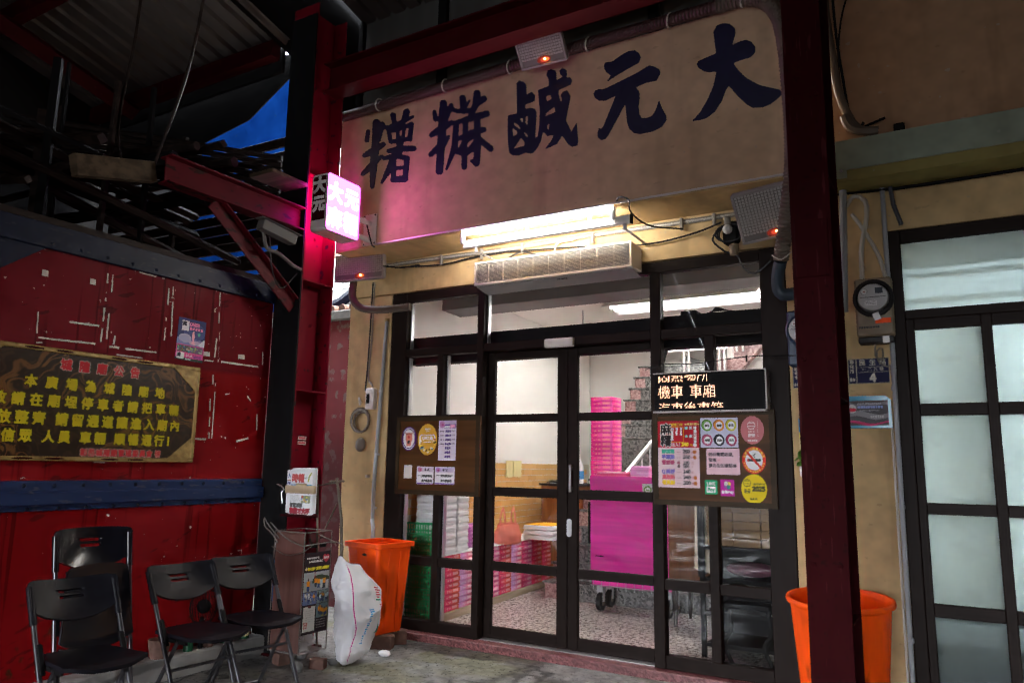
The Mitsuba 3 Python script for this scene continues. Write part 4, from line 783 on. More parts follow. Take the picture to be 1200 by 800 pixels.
# LED floodlights
def flood(O, yaw, pitch, w, h, label, name='floodlight', roll=0, ledpos=(0.55, 0.17)):
    t = thing(name, label, 'floodlight', 'square floodlights round the shop front')
    cy_, sy_, cp, sp = math.cos(yaw), math.sin(yaw), math.cos(pitch), math.sin(pitch)
    U = np.array([cy_, sy_, 0]); F = np.array([sy_ * cp, -cy_ * cp, sp]); V = np.cross(F, U)
    cr, sr = math.cos(roll), math.sin(roll); U, V = cr * U + sr * V, cr * V - sr * U
    at = lambda m: tf(m, np.array(O, float), U, V, F)
    part(t, 'housing', at(B(-w / 2, w / 2, -h / 2, h / 2, -0.05, 0, 0.012)), 'lamp_housing')
    part(t, 'rim', at(cat(B(-w / 2, w / 2, h / 2 - .016, h / 2, .0005, .008, .003), B(-w / 2, w / 2, -h / 2, -h / 2 + .016, .0005, .008, .003), B(-w / 2, -w / 2 + .016, -h / 2 + .0165, h / 2 - .0165, .0005, .008, .003), B(w / 2 - .016, w / 2, -h / 2 + .0165, h / 2 - .0165, .0005, .008, .003))), 'lamp_housing')
    part(t, 'lens_plate', at(B(-w / 2 + .017, w / 2 - .017, -h / 2 + .017, h / 2 - .017, .0005, .0025)), 'dirty_lens')
    cells = []
    nx, ny = int(w / 0.021), int(h / 0.021)
    for i in range(nx):
        for j in range(ny):
            if j < 2: continue
            x = -w / 2 + .028 + i * (w - .056) / (nx - 1); z = -h / 2 + .026 + j * (h - .05) / (ny - 1)
            c = trimesh.creation.box((0.0135, 0.0135, 0.005)); c.apply_translation((x, z, 0.005)); cells.append(c)
    part(t, 'lens_cells', at(cat(cells)), 'lens_cell', kind='stuff')
    for sx in (-1, 1):
        for j in range(5): part(t, 'screw', at(trimesh.creation.cylinder(.003, .003, sections=6).apply_translation((sx * (w / 2 - .008), -h / 2 + .02 + j * (h - .04) / 4, .0095))), 'steel_grey')
    lx, lz = -w / 2 + ledpos[0] * w, -h / 2 + ledpos[1] * h
    k = t + '__indicator'
    scene[k] = mikit.ply(at(trimesh.creation.icosphere(1, 0.008).apply_translation((lx, lz, 0.012))), 'white_paint', emitter=emit((60, 22, 4), 0.4))
    labels[k] = {'label': 'glowing orange indicator light'}
    for q, (rx, ry, dz, col) in enumerate(((.052, .026, .0085, (0.22, 0.02, 0.012)), (.036, .018, .0092, (0.75, 0.07, 0.03)), (.020, .011, .0099, (2.2, 0.35, 0.06)))):  # emissive discs paint the indicator's glow onto the lens
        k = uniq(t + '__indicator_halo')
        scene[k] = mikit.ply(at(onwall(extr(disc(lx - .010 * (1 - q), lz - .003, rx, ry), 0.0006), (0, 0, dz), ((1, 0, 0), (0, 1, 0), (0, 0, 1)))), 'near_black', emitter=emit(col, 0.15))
    return t, at
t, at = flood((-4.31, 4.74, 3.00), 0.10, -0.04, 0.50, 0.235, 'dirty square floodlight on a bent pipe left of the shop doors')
part(t, 'pipe', tube(curve([(-4.41, 4.79, 2.90), (-4.42, 4.80, 2.75), (-4.34, 4.83, 2.66), (-4.15, 4.87, 2.635), (-3.87, 4.90, 2.64)], .03), 0.033, 12), 'hose', smooth=40)
part(t, 'cable', tube(curve([(-4.06, 4.76, 2.98), (-3.98, 4.9, 2.99), (-3.85, 4.985, 3.02)], .03), 0.007, 5), 'cable_black')
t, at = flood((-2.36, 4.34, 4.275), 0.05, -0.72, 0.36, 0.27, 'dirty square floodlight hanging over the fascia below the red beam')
part(t, 'bracket', tube([(-2.36, 4.40, 4.30), (-2.36, 4.44, 4.42), (-2.36, 4.24, 4.49)], 0.012, 6), 'steel_grey')
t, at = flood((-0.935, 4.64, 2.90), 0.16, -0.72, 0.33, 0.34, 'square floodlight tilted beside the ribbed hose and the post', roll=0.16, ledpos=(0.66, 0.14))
part(t, 'bracket', tube([(-0.93, 4.68, 2.93), (-0.93, 4.80, 3.03), (-0.95, 4.99, 3.0)], 0.012, 6), 'steel_grey')
# bulb with its holder
bu = thing('bare_bulb', 'white bulb in a black holder with coiled cable beside the right floodlight', 'lamp')
part(bu, 'bulb', trimesh.creation.icosphere(2, 0.032).apply_translation((-1.215, 4.86, 2.91)), 'white_plastic', smooth=True)
part(bu, 'holder', lathe([(0, 0), (0.021, 0), (0.024, 0.05), (0.018, 0.06), (0, 0.06)], 14).apply_translation((-1.215, 4.865, 2.938)), 'cable_grey')
part(bu, 'mount', B(-1.27, -1.16, 4.93, 4.998, 2.83, 2.99, 0.02), 'near_black')
part(bu, 'cup', lathe([(0, 0), (0.028, 0), (0.033, 0.06), (0.026, 0.075), (0, 0.075)], 14).apply_translation((-1.19, 4.92, 2.745)), 'meter_tan')
a = np.linspace(0, 2 * np.pi, 25)
for q in range(3): part(bu, 'cable_coil', tube(np.column_stack([-1.215 + (0.075 + .01 * q) * np.cos(a), 4.93 - .01 * q + 0 * a, 2.90 + 0.06 * np.sin(a)]), 0.006, 5), 'cable_black')
part(bu, 'cable', tube(curve([(-1.28, 4.95, 2.96), (-1.34, 4.95, 2.88), (-1.25, 4.93, 2.78), (-1.17, 4.93, 2.74), (-1.14, 4.95, 2.66), (-1.07, 4.97, 2.62), (-.97, 4.97, 2.69)], .03), 0.007, 5), 'cable_black')

# light box
lb = thing('light_box_sign', 'glowing pink and white light box sign beside the red column', 'illuminated sign')
LX0, LX1, LY0, LY1, LZ0, LZ1 = -4.115, -3.962, 3.965, 4.34, 3.062, 3.52
def rrect(x0, y0, x1, y1, r): return sbox(x0 + r, y0 + r, x1 - r, y1 - r).buffer(r, 8)
core = rrect(LY0, LZ0, LY1, LZ1, 0.035)
part(lb, 'case', onwall(extr(core, LX1 - LX0 - 0.012), (LX0 + 0.006, 0, 0), YZ), 'white_plastic')
part(lb, 'front_face', B(LX0 + .012, LX1 - .012, LY0 - .0015, LY0 + .001, LZ0 + .085, LZ1 - .03), 'dark_red_steel', label='dark red narrow end face')
part(lb, 'lettering', onwall(cat(flat(text('大', 0.125, (LX0 + LX1) / 2, 3.36, 3, 44, 0, 'c')), flat(text('元', 0.125, (LX0 + LX1) / 2, 3.215, 3, 44, 0, 'c'))), (0, LY0 - .0022, 0)), 'white_plastic', label='two white characters on the end face')
inner = core.buffer(-0.007)
for sx, xx in ((1, LX1 - .0058), (-1, LX0 + .0058)):
    rim = core.difference(inner)
    part(lb, 'rim', onwall(extr(rim, 0.006), (xx - (0 if sx > 0 else .006), 0, 0), YZ), 'lamp_housing')
    fc = flat(inner); fc = onwall(fc, (xx, 0, 0), YZ)
    if sx < 0: fc.invert()
    k = uniq(lb + '__lit_panel'); scene[k] = mikit.ply(fc, 'near_black', emitter=emit((6.5 * PK, 0.70, 4.6 * PK), 5.0)); labels[k] = {'label': 'glowing pink panel'}
cw, ym = 0.155, (LY0 + LY1) / 2
tt = unary_union([text('大', cw, LY0 + .022, 3.305, 3, 44), text('元', cw, ym + .012, 3.305, 3, 44), text('麻', cw, LY0 + .022, 3.105, 3, 44), text('糬', cw, ym + .012, 3.105, 3, 44)])
k = lb + '__lit_lettering'; scene[k] = mikit.ply(onwall(flat(tt), (LX1 - .0045, 0, 0), YZ), 'white_paint', emitter=emit((3.2, 3.0, 3.2), 1.0)); labels[k] = {'label': 'four bright white characters'}
part(lb, 'arm', tube([(-4.03, 4.335, 3.28), (-4.03, 4.535, 3.28)], 0.022, 10), 'white_plastic')
part(lb, 'arm', tube([(-4.03, 4.335, 3.14), (-4.03, 4.535, 3.14)], 0.022, 10), 'white_plastic')
part(lb, 'wall_plate', B(-4.10, -3.965, 4.538, 4.5485, 3.10, 3.36, 0.002), 'white_plastic')
for x in (-4.088, -3.977):
    for z in (3.112, 3.348): part(lb, 'screw', trimesh.creation.icosphere(1, 0.007).apply_translation((x, 4.537, z)), 'near_black')
part(lb, 'cable', tube(curve([(-4.03, 4.5, 3.26), (-4.0, 4.51, 3.15), (-3.985, 4.52, 3.09), (-3.96, 4.53, 3.07)], .02), 0.006, 5), 'cable_black')

# scrolling LED sign
ls = thing('led_sign', 'black scrolling message sign with orange lit characters under a clear cover', 'sign')
part(ls, 'case', B(-1.748, -1.018, 4.90, 4.985, 1.722, 1.972, 0.003), 'near_black')
part(ls, 'rim', cat(B(-1.756, -1.0185, 4.887, 4.985, 1.710, 1.7215), B(-1.756, -1.012, 4.895, 4.985, 1.9725, 1.98), B(-1.0175, -1.008, 4.888, 4.985, 1.722, 1.972)), 'lamp_housing')
part(ls, 'cover', B(-1.80, -0.965, 4.862, 4.8635, 1.985, 2.035), 'acrylic')
part(ls, 'wire', tube(curve([(-1.80, 4.868, 2.0), (-1.70, 4.865, 2.035), (-1.45, 4.865, 2.028), (-1.12, 4.865, 2.055), (-0.90, 4.88, 2.05), (-0.70, 4.95, 2.045)], .05), 0.003, 4), 'near_black')
for x in (-1.70, -1.12): part(ls, 'clip', tube([(x, 4.862, 2.02), (x, 4.858, 2.065)], 0.006, 5), 'near_black')
def dots(s, n=16):
    from PIL import Image, ImageDraw
    im = Image.new('L', (n * len(s), n + 4)); d = ImageDraw.Draw(im); d.fontmode = '1'
    for i, ch in enumerate(s): d.text((i * n, n - 1), ch, 255, font=font(n), anchor='ls')
    return np.asarray(im)[:n + 2] > 110
pit = 0.00555
def ledline(s, x0, zt, r0, r1):
    on = dots(s); v, f = [], []
    for r, c in zip(*np.nonzero(on)):
        if not r0 <= r < r1: continue
        x, z = x0 + c * pit, zt - (r - r0) * pit
        k = len(v); q = pit * 0.40
        v += [(x - q, 4.8985, z - q), (x + q, 4.8985, z - q), (x + q, 4.8985, z + q), (x - q, 4.8985, z + q)]; f += [(k, k + 1, k + 2), (k, k + 2, k + 3)]
    return trimesh.Trimesh(v, f, process=False)
lx = -1.722
led = cat(ledline('悶熱場所', lx, 1.956, 9, 17), ledline('機車', lx, 1.898, 0, 17), ledline('車廂', lx + pit * 39, 1.898, 0, 17), ledline('汽車後車箱', lx, 1.782, 0, 8))
scene[ls + '__lit_characters'] = mikit.ply(led, 'white_paint', emitter=emit((2.6, 1.15, 0.55), 0.5)); labels[ls + '__lit_characters'] = {'label': 'lines of orange lit dots'}

# ------------------------------------------------------------------ panels with stickers
BYF = 4.972
def board(x0, x1, z0, z1, label):
    t = thing('sticker_board', label, 'panel', None)
    part(t, 'board', B(x0, x1, BYF + .001, 4.998, z0, z1, 0.002), 'wood_board_warm')
    f = 0.035
    for q in (B(x0, x1, BYF - .004, BYF + .0005, z1 - f, z1), B(x0, x1, BYF - .004, BYF + .0005, z0, z0 + f), B(x0, x0 + f, BYF - .004, BYF + .0005, z0 + f + .0005, z1 - f - .0005), B(x1 - f, x1, BYF - .004, BYF + .0005, z0 + f + .0005, z1 - f - .0005)):
        part(t, 'border', q, 'wood_board')
    return t
board(-4.015, -3.195, 1.105, 1.728, 'dark brown panel with round and square stickers, left of the doors')
board(-1.79, -0.985, 1.105, 1.728, 'dark brown panel with price list and stickers, right of the doors')
SY = BYF - 0.0005
WH, BK, PUR = (0.74, 0.72, 0.74), (0.02, 0.02, 0.025), (0.10, 0.02, 0.20)
def on(px0): return px0
# left panel, drawn in metres from the panel's lower left corner (-4.015, 1.105)
O = (-4.015, SY, 1.105)
def scr(sh, x0, x1, z, h, col, layer=2, seed=0):
    """A line of print too small to read."""
    r = random.Random(seed); x = x0
    while x < x1:
        w = r.uniform(0.5, 0.95) * h; sh.rect(x, z, min(x + w, x1), z + h, col, layer); x += w + 0.22 * h
    return sh
s = Sheet(); c = (0.130, 0.445)
s.base(disc(*c, 0.078, 0.098), (0.07, 0.015, 0.13)).add(disc(c[0], c[1], 0.058, 0.074), (0.70, 0.68, 0.68), 1)
s.add(unary_union([disc(c[0], c[1] + .005, .036, .045), sbox(c[0] - .022, c[1] - .06, c[0] + .022, c[1])]), (0.66, 0.22, 0.17), 2)
s.add(Polygon([(c[0] - .045, c[1] + .052), (c[0] - .03, c[1] + .035), (c[0] + .03, c[1] + .035), (c[0] + .045, c[1] + .052), (c[0] + .02, c[1] + .044), (c[0] - .02, c[1] + .044)]), (0.40, 0.08, 0.06), 3)
s.add(disc(c[0], c[1] + .012, .012, .012), (0.45, 0.03, 0.03), 3).add(text('家', 0.026, c[0], c[1] - .040, 2, 40, 0, 'c'), BK, 3)
for i in range(14):
    for sgn in (1, -1):
        a = math.radians(90 + sgn * 0 + (i - 6.5) * 8.5); s.add(disc(c[0] + .067 * math.cos(a), c[1] + sgn * .085 * math.sin(a), .0042, .0048, 8), WH, 2)
sheet_thing('oval_sticker', s, O, XZ, 'purple ringed oval sticker with a pink animal emblem on the left panel', 'sticker')
s = Sheet(); c = (0.317, 0.438)
s.base(disc(*c, 0.096, 0.126, 40), (0.62, 0.33, 0.035))
for zz, w, hh in ((.078, .055, .012), (.062, .03, .008), (.030, .12, .010), (-.024, .08, .007)): scr(s, c[0] - w / 2, c[0] + w / 2, c[1] + zz, hh, WH, 1, int(zz * 1000))
s.add(text('Q餅之路', 0.029, c[0], c[1] - .004, 2, 40, 0.0, 'c'), WH, 1)
for sg in (-1, 1): s.add(Point(c[0] + sg * .045, c[1] + .01).buffer(.035).difference(Point(c[0] + sg * .036, c[1] + .012).buffer(.033)).intersection(sbox(c[0] - 1 if sg < 0 else c[0] + .055, c[1] - .02, c[0] + 1 if sg > 0 else c[0] - .055, c[1] + .05)), WH, 1)
r_ = random.Random(3)
for i in range(46):
    a = r_.uniform(math.pi * 1.02, math.pi * 1.98); q = r_.uniform(.70, .90)
    s.add(disc(c[0] + .096 * q * math.cos(a), c[1] + .126 * q * math.sin(a) + .01, r_.uniform(.004, .010), r_.uniform(.004, .010), 7), r_.choice([(0.04, 0.05, 0.03), (0.45, 0.08, 0.03), (0.70, 0.66, 0.5), (0.08, 0.2, 0.3), (0.75, 0.55, 0.05), (0.06, 0.04, 0.03)]), 1 + i % 2)
sheet_thing('round_sticker', s, O, XZ, 'large orange oval food trail sticker on the left panel', 'sticker')
s = Sheet(); x0, x1, z0, z1 = 0.428, 0.598, 0.272, 0.592
s.base(sbox(x0, z0, x1, z1), (0.62, 0.56, 0.66)); s.rect(x0, z1 - .032, x1, z1, (0.50, 0.40, 0.58), 1).rect(x0 + .055, z1 - .066, x1 - .004, z1 - .034, (0.09, 0.03, 0.25), 1)
s.add(disc(x0 + .032, z1 - .036, .026, .028), (0.48, 0.20, 0.40), 2).add(disc(x0 + .038, z1 - .038, .010), (0.40, 0.05, 0.22), 3)
s.add(text('原產地', .017, x0 + .058, z1 - .062, 2), (0.72, .72, .75), 2).add(text('標示', .024, x0 + .112, z1 - .062, 3), (0.80, 0.35, 0.52), 2)
for i in range(7):
    zz = z1 - .095 - i * .0335
    s.rect(x0 + .004, zz - .009, x1 - .004, zz - .008, (0.42, 0.38, 0.46), 1).add(text('原產地', .019, x0 + .064, zz - .003, 2), (0.06, 0.02, 0.16), 2)
    if i < 4: scr(s, x0 + .014, x0 + .055, zz, .010, (.15, .13, .16), 2, i); scr(s, x0 + .128, x0 + .160, zz + .002, .012, (.25, .22, .26), 2, i + 9)
sheet_thing('origin_label', s, O, XZ, 'tall white and purple origin list, top right of the left panel', 'notice')
s = Sheet(); s.base(sbox(0.090, 0.125, 0.172, 0.232), (0.62, 0.59, 0.57))
sheet_thing('white_card', s, O, XZ, 'small blank white card on the lower left of the left panel', 'card')
for j, (x0, x1, lab, top) in enumerate(((0.222, 0.388, 'lower middle of the left panel', (0.52, 0.44, 0.52)), (0.402, 0.592, 'lower right of the left panel', (0.50, 0.42, 0.60)))):
    s = Sheet(); z0, z1 = 0.080 + j * .004, 0.222
    s.base(rrect(x0, z0, x1, z1, .008), (0.64, 0.58, 0.66)).rect(x0 + .004, z1 - .040, x1 - .004, z1 - .004, top, 1).rect(x0 + .004, z0 + .002, x1 - .004, z0 + .012, (0.10, 0.04, 0.25), 1)
    s.add(disc(x0 + .032, z1 - .024, .022, .020), (0.46, 0.18, 0.30) if j == 0 else (0.42, 0.20, 0.46), 2).add(disc(x0 + .036, z1 - .026, .008), (0.36, 0.04, 0.12), 3)
    s.add(text('本店', .022, x0 + .075, z1 - .034, 1, 40, .3), BK, 2).rect(x0 + .008, z0 + .016, x1 - .008, z1 - .044, (0.72, .69, .72), 1)
    s.add(text('豬肉原產地', .021, x0 + (.05 if j == 0 else .058), z0 + .058, 2), BK, 2).add(text('豬肉原產地' if j else '豬肉原產地', .021, x0 + (.05 if j == 0 else .058), z0 + .020, 2), BK, 2)
    scr(s, x0 + .012, x0 + .046, z0 + .066, .009, (.2, .2, .2), 2, 4); scr(s, x1 - .034, x1 - .012, z0 + .066, .012, (.3, .3, .3), 2, 5)
    sheet_thing('pork_origin_label', s, O, XZ, 'small purple and white pork origin label, ' + lab, 'notice')
# right panel
O = (-1.79, SY, 1.105)
s = Sheet(); x0, x1, z0, z1 = 0.035, 0.318, 0.115, 0.555
s.base(sbox(x0, z0, x1, z1), (0.70, 0.52, 0.54)).rect(x0, 0.378, x1, z1, (0.42, 0.008, 0.022), 1)
s.add(text('麻', .078, x0 + .018, .462, 1), (0.015, .01, .01), 3).add(text('麻', .078, x0 + .018, .462, 1).buffer(.0035), (.70, .65, .62), 2)
s.add(text('糬', .078, x0 + .018, .385, 1), (0.015, .01, .01), 3).add(text('糬', .078, x0 + .018, .385, 1).buffer(.0035), (.70, .65, .62), 2)
s.add(sbox(x0 + .084, .412, x0 + .180, .515).difference(sbox(x0 + .087, .415, x0 + .177, .512)), (0.75, 0.36, 0.02), 2)
s.add(text('鹹糬口味', .022, x0 + .088, .520, 1), (0.62, 0.36, 0.02), 2)
for i, w in enumerate(('招牌香菇', '紅豆', '花生')):
    xx = x0 + .094 + i * .030; s.add(disc(xx + .009, .502, .009), WH, 2).add(text('①②③'[i] if False else str(i + 1), .012, xx + .0055, .497, 1), BK, 3).add(text(w, .016, xx, .474, 2, 32, .0, 'l', True), WH, 2)
s.add(text('★禮盒介紹★', .017, x0 + .186, .525, 1), (0.76, .62, .2), 2)
for i, (w, col) in enumerate((('綜合', (.35, .62, .55)), ('芝麻', (.60, .62, .66)), ('特選口味盒', (.76, .70, .70)))):
    s.add(text(w, .021, x0 + .188 + i * .030, .498, 2, 32, 0.05 if i == 2 else 1.6, 'l', True), col, 2)
s.add(text('(10入)', .026, x0 + .082, .385, 1), WH, 2).add(text('240', .030, x0 + .163, .385, 3), (.85, .60, .04), 2).add(text('元', .018, x0 + .222, .387, 1), (.85, .60, .04), 2).add(disc(x0 + .255, .395, .013), (.78, .72, .68), 2)
rowsP = (('鮮旗酥', '260', (.05, .38, .26)), ('芋頭酥', '260', (.16, .13, .42)), ('香餅酥', '130', (.40, .06, .14)), (' ', '500', BK), ('Q 酥餅', '140', (.18, .12, .40)), ('鳳梨酥', '240', (.60, .10, .14)), ('蛋黃酥', '300', (.78, .52, .02)))
zz = .338
for i, (a_, pz, col) in enumerate(rowsP):
    s.add(text(a_, .030, x0 + .026, zz, 2), col, 2).add(text(pz, .030 if i not in (2, 3) else .026, x0 + .172, zz, 2), BK, 2).add(text('元', .016, x0 + .228, zz + .002, 1), (.45, .15, .15), 2)
    if i in (0, 1, 5, 6): s.add(disc(x0 + .253, zz + .012, .0125), (.45, .12, .02), 2)
    if i in (2, 3): s.add(disc(x0 + .143, zz + .012, .0105), (.34, .10, .14) if i == 2 else (.10, .06, .06), 2)
    else: scr(s, x0 + .128, x0 + .162, zz + .006, .007, (.5, .3, .32), 2, i)
    if i != 2: s.rect(x0 + .022, zz - .006, x1 - .05, zz - .005, (.58, .26, .28), 1)
    zz -= .023 if i == 2 else .0365
sheet_thing('price_list', s, O, XZ, 'red and pink price list on the right panel', 'price list')
s = Sheet(); x0, x1, z0, z1 = .330, .575, .378, .572
s.base(sbox(x0, z0, x1, z1), (.56, .55, .66))
cl = [(.16, .36, .07), (.68, .24, .03), (.58, .52, .05), (.50, .10, .20), (.02, .02, .03), (.34, .03, .10)]
for i, nm in enumerate(('綠豆', '鹹糬', '紅豆', '香菇', '芝麻', '花生')):
    xx, zz = x0 + .045 + (i % 3) * .079, z1 - .05 - (i // 3) * .096
    s.add(disc(xx - .006, zz + .004, .033, .036), tuple(v * .5 for v in cl[i]), 1).add(disc(xx, zz, .033, .037), cl[i], 2).add(disc(xx, zz, .022, .026), (.74, .73, .74), 3).add(text(nm, .016, xx, zz - .008, 2, 32, 0, 'c'), (.08, .07, .06), 4)
sheet_thing('flavour_card', s, O, XZ, 'pale card with six coloured rings on the right panel', 'card')
s = Sheet(); s.base(sbox(.365, .205, .580, .372), (.74, .50, .55))
for i, ln in enumerate(('如尚需要紙袋,', '發票', '請先告知服務員')): s.add(text(ln, .026, .378, .322 - i * .036, 1), (.03, .02, .03), 1)
s.add(text('↙', .02, .44, .29, 1), (.7, .05, .08), 2)
sheet_thing('handwritten_note', s, O, XZ, 'pink handwritten note in the middle of the right panel', 'note')
s = Sheet(); s.base(rrect(.350, .078, .432, .170, .008), (.015, .33, .14)).add(text('LINE', .026, .391, .134, 2, 40, 0, 'c'), WH, 1).add(rrect(.362, .088, .420, .128, .004), WH, 1).add(text('Pay', .027, .391, .096, 2, 40, 0, 'c'), (.02, .28, .14), 2)
sheet_thing('payment_sticker', s, O, XZ, 'green payment sticker at the foot of the right panel', 'sticker')
s = Sheet(); s.base(sbox(.452, .070, .540, .175), (.46, .015, .28)).add(text('台灣Pay', .021, .496, .086, 2, 40, 0, 'c'), WH, 1)
for i, col in enumerate(((.7, .55, .1), (.75, .7, .7), (.3, .08, .3), (.05, .2, .2))): 
    a = i * math.pi / 2 + .6; s.add(disc(.496 + .014 * math.cos(a), .138 + .014 * math.sin(a), .012, .015, 10), col, 1 + i % 2)
sheet_thing('payment_sticker', s, O, XZ, 'magenta payment sticker at the foot of the right panel', 'sticker')
c = (.665, .490); s = Sheet(); s.base(disc(*c, .073, .090, 40), (.52, .16, .17))
bowl = unary_union([LineString([(c[0] - .024, c[1] + .044 - i * .018), (c[0] + .012, c[1] + .044 - i * .018)]).buffer(.0022) for i in range(4)] + [Point(c[0] - .006, c[1] + .03).buffer(.026).difference(Point(c[0] - .006, c[1] + .03).buffer(.022))])
s.add(bowl, (.72, .60, .58), 1).add(text('觀餐', .024, c[0] - .028, c[1] - .045, 1, 40, -.05), (.72, .60, .58), 1)
for i in range(9): s.rect(c[0] + .032, c[1] + .05 - i * .011, c[0] + .037, c[1] + .055 - i * .011, (.70, .55, .54), 1)
scr(s, c[0] - .03, c[0] + .03, c[1] - .072, .012, (.72, .6, .58), 1, 5)
sheet_thing('pink_round_sticker', s, O, XZ, 'dull pink round sticker, upper right of the right panel', 'sticker')
c = (.670, .300); s = Sheet(); s.base(disc(*c, .074, .086, 40), (.60, .03, .02)).add(disc(c[0], c[1], .054, .063, 40), (.72, .70, .70), 1)
s.rect(c[0] - .040, c[1] - .008, c[0] + .042, c[1] + .008, (.02, .02, .02), 2).rect(c[0] - .042, c[1] - .008, c[0] - .030, c[1] + .008, (.40, .04, .04), 3)
s.add(LineString([(c[0] + .005, c[1] + .018), (c[0] - .005, c[1] + .03), (c[0] + .01, c[1] + .04)]).buffer(.0025), (.05, .05, .05), 2)
s.add(LineString([(c[0] - .040, c[1] + .046), (c[0] + .040, c[1] - .046)]).buffer(.0068), (.60, .03, .02), 4)
for i, ch in enumerate('本場所全面禁止吸菸'):
    a = math.radians(160 - i * 17.5); s.add(affinity.rotate(text(ch, .018, c[0] + .063 * math.cos(a), c[1] + .073 * math.sin(a) - .009, 1, 32, 0, 'c'), math.degrees(a) - 90), (.80, .55, .08), 1)
for i in range(12):
    a = math.radians(195 + i * 13.5); s.add(disc(c[0] + .063 * math.cos(a), c[1] + .073 * math.sin(a), .006, .006, 6), (.80, .55, .08), 1)
sheet_thing('no_smoking_sticker', s, O, XZ, 'red round no smoking sticker on the right panel', 'sticker')
c = (.664, .120); s = Sheet(); s.base(disc(*c, .080, .092, 40), (.66, .50, .01))
s.add(affinity.translate(affinity.scale(bowl, .95, .95, origin=(.665, .49)), -.038, -.362), (.12, .11, .03), 1).add(text('觀餐', .021, c[0] - .062, c[1] - .028, 1, 40, -.05), (.12, .11, .03), 1)
s.add(text('2025', .036, c[0] + .028, c[1] - .016, 3, 40, 0, 'c'), (.03, .03, .02), 1).rect(c[0] - .008, c[1] + .021, c[0] + .068, c[1] + .023, (.1, .1, .03), 1)
scr(s, c[0] - .006, c[0] + .066, c[1] + .028, .008, (.12, .11, .03), 1, 8); scr(s, c[0] - .026, c[0] + .02, c[1] - .068, .012, (.10, .10, .03), 1, 2)
sheet_thing('yellow_round_sticker', s, O, XZ, 'yellow round 2025 sticker, lower right of the right panel', 'sticker')

# ------------------------------------------------------------------ pipes, cables, meters
def corr(path, r, n=12, amp=0.10, wave=0.024):
    p = curve(path, wave / 3); L = np.concatenate([[0], np.cumsum(np.linalg.norm(np.diff(p, axis=0), axis=1))])
    return tube(p, r * (1 + amp * np.sin(2 * np.pi * L / wave)), n)
hp = thing('ribbed_hose', 'ribbed brown hose running along the top of the fascia and down beside the post', 'hose')
part(hp, 'run', corr([(-4.36, 4.50, 4.27), (-3.3, 4.49, 4.275), (-2.2, 4.49, 4.285), (-1.15, 4.49, 4.285)], 0.040), 'hose_pink', smooth=50)
part(hp, 'drop', corr([(-1.15, 4.49, 4.285), (-0.93, 4.49, 4.27), (-0.80, 4.49, 4.16), (-0.745, 4.49, 3.95), (-0.725, 4.50, 3.5), (-0.735, 4.52, 3.15), (-0.79, 4.58, 2.85), (-0.855, 4.70, 2.62)], 0.046), 'hose', smooth=50)
for x in (-3.95, -3.28, -2.69, -2.05, -1.46, -0.98):
    a = np.linspace(0, 2 * np.pi, 17); part(hp, 'strap', tube(np.column_stack([x + .012 * np.sin(a), 4.49 + 0.046 * np.cos(a), 4.28 + 0.046 * np.sin(a)]), 0.006, 5), 'cable_white')
part(hp, 'elbow', tube(curve([(-0.86, 4.71, 2.61), (-0.89, 4.76, 2.53), (-0.895, 4.79, 2.46), (-0.87, 4.80, 2.42), (-0.80, 4.82, 2.425)], .02), 0.040, 10), 'pvc_blue', smooth=40)
part(hp, 'outlet', tube([(-0.82, 4.82, 2.425), (-0.62, 4.84, 2.45)], 0.021, 10), 'cable_white', smooth=40)
part(hp, 'stub', tube([(-0.74, 4.83, 2.44), (-0.74, 4.83, 2.515)], 0.024, 10), 'cable_white', smooth=40)
part(hp, 'tie', tube(curve([(-0.90, 4.66, 2.64), (-0.84, 4.63, 2.60), (-0.78, 4.68, 2.66)], .02), 0.004, 4), 'cable_white')
dp = thing('drain_pipe', 'thin grey drain pipe running down the left pier into the orange bin', 'pipe')
part(dp, 'pipe', tube(curve([(-4.165, 4.965, 2.56), (-4.20, 4.962, 1.8), (-4.225, 4.96, 1.2), (-4.22, 4.955, 0.93), (-4.20, 4.93, 0.88), (-4.13, 4.86, 0.84), (-4.115, 4.845, 0.80), (-4.115, 4.845, 0.74)], .04), 0.0165, 10), 'pvc_grey', smooth=40)
for z in (1.95, 1.42, 0.98): 
    x = -4.195 - (2.0 - z) * .02; part(dp, 'clip', cat(tube([(x, 4.965, z - .008), (x, 4.965, z + .008)], 0.021, 10), B(x - .035, x - .012, 4.985, 4.998, z - .006, z + .006)), 'steel_grey')
part(dp, 'cap', tube([(-4.165, 4.965, 2.55), (-4.165, 4.965, 2.575)], 0.020, 8), 'gold')
wc = thing('wall_cables', 'two dark cables with a switch box and a coil on the left pier', 'cable')
part(wc, 'cable', tube(curve([(-4.36, 4.985, 2.92), (-4.37, 4.985, 2.4), (-4.385, 4.985, 2.05), (-4.39, 4.985, 1.97), (-4.36, 4.98, 1.95)], .05), 0.007, 5), 'cable_black')
part(wc, 'cable', tube(curve([(-4.34, 4.985, 2.92), (-4.345, 4.985, 2.4), (-4.365, 4.985, 2.08), (-4.33, 4.98, 2.03), (-4.30, 4.975, 1.995)], .05), 0.007, 5), 'cable_grey')
part(wc, 'switch_box', B(-4.355, -4.265, 4.945, 4.998, 1.80, 1.98, 0.006), 'white_plastic'); part(wc, 'lever', B(-4.335, -4.305, 4.935, 4.946, 1.85, 1.93, 0.003), 'near_black')
a = np.linspace(0, 2 * np.pi, 33)
for q in range(5):
    rr = 0.105 - .006 * q; part(wc, 'coil', tube(np.column_stack([-4.425 + rr * np.cos(a) + .006 * q, 4.975 - .008 * (q % 3) + 0 * a, 1.71 + rr * 1.0 * np.sin(a) - .004 * q]), 0.0075, 5), rng.choice(['hose', 'cable_grey']))
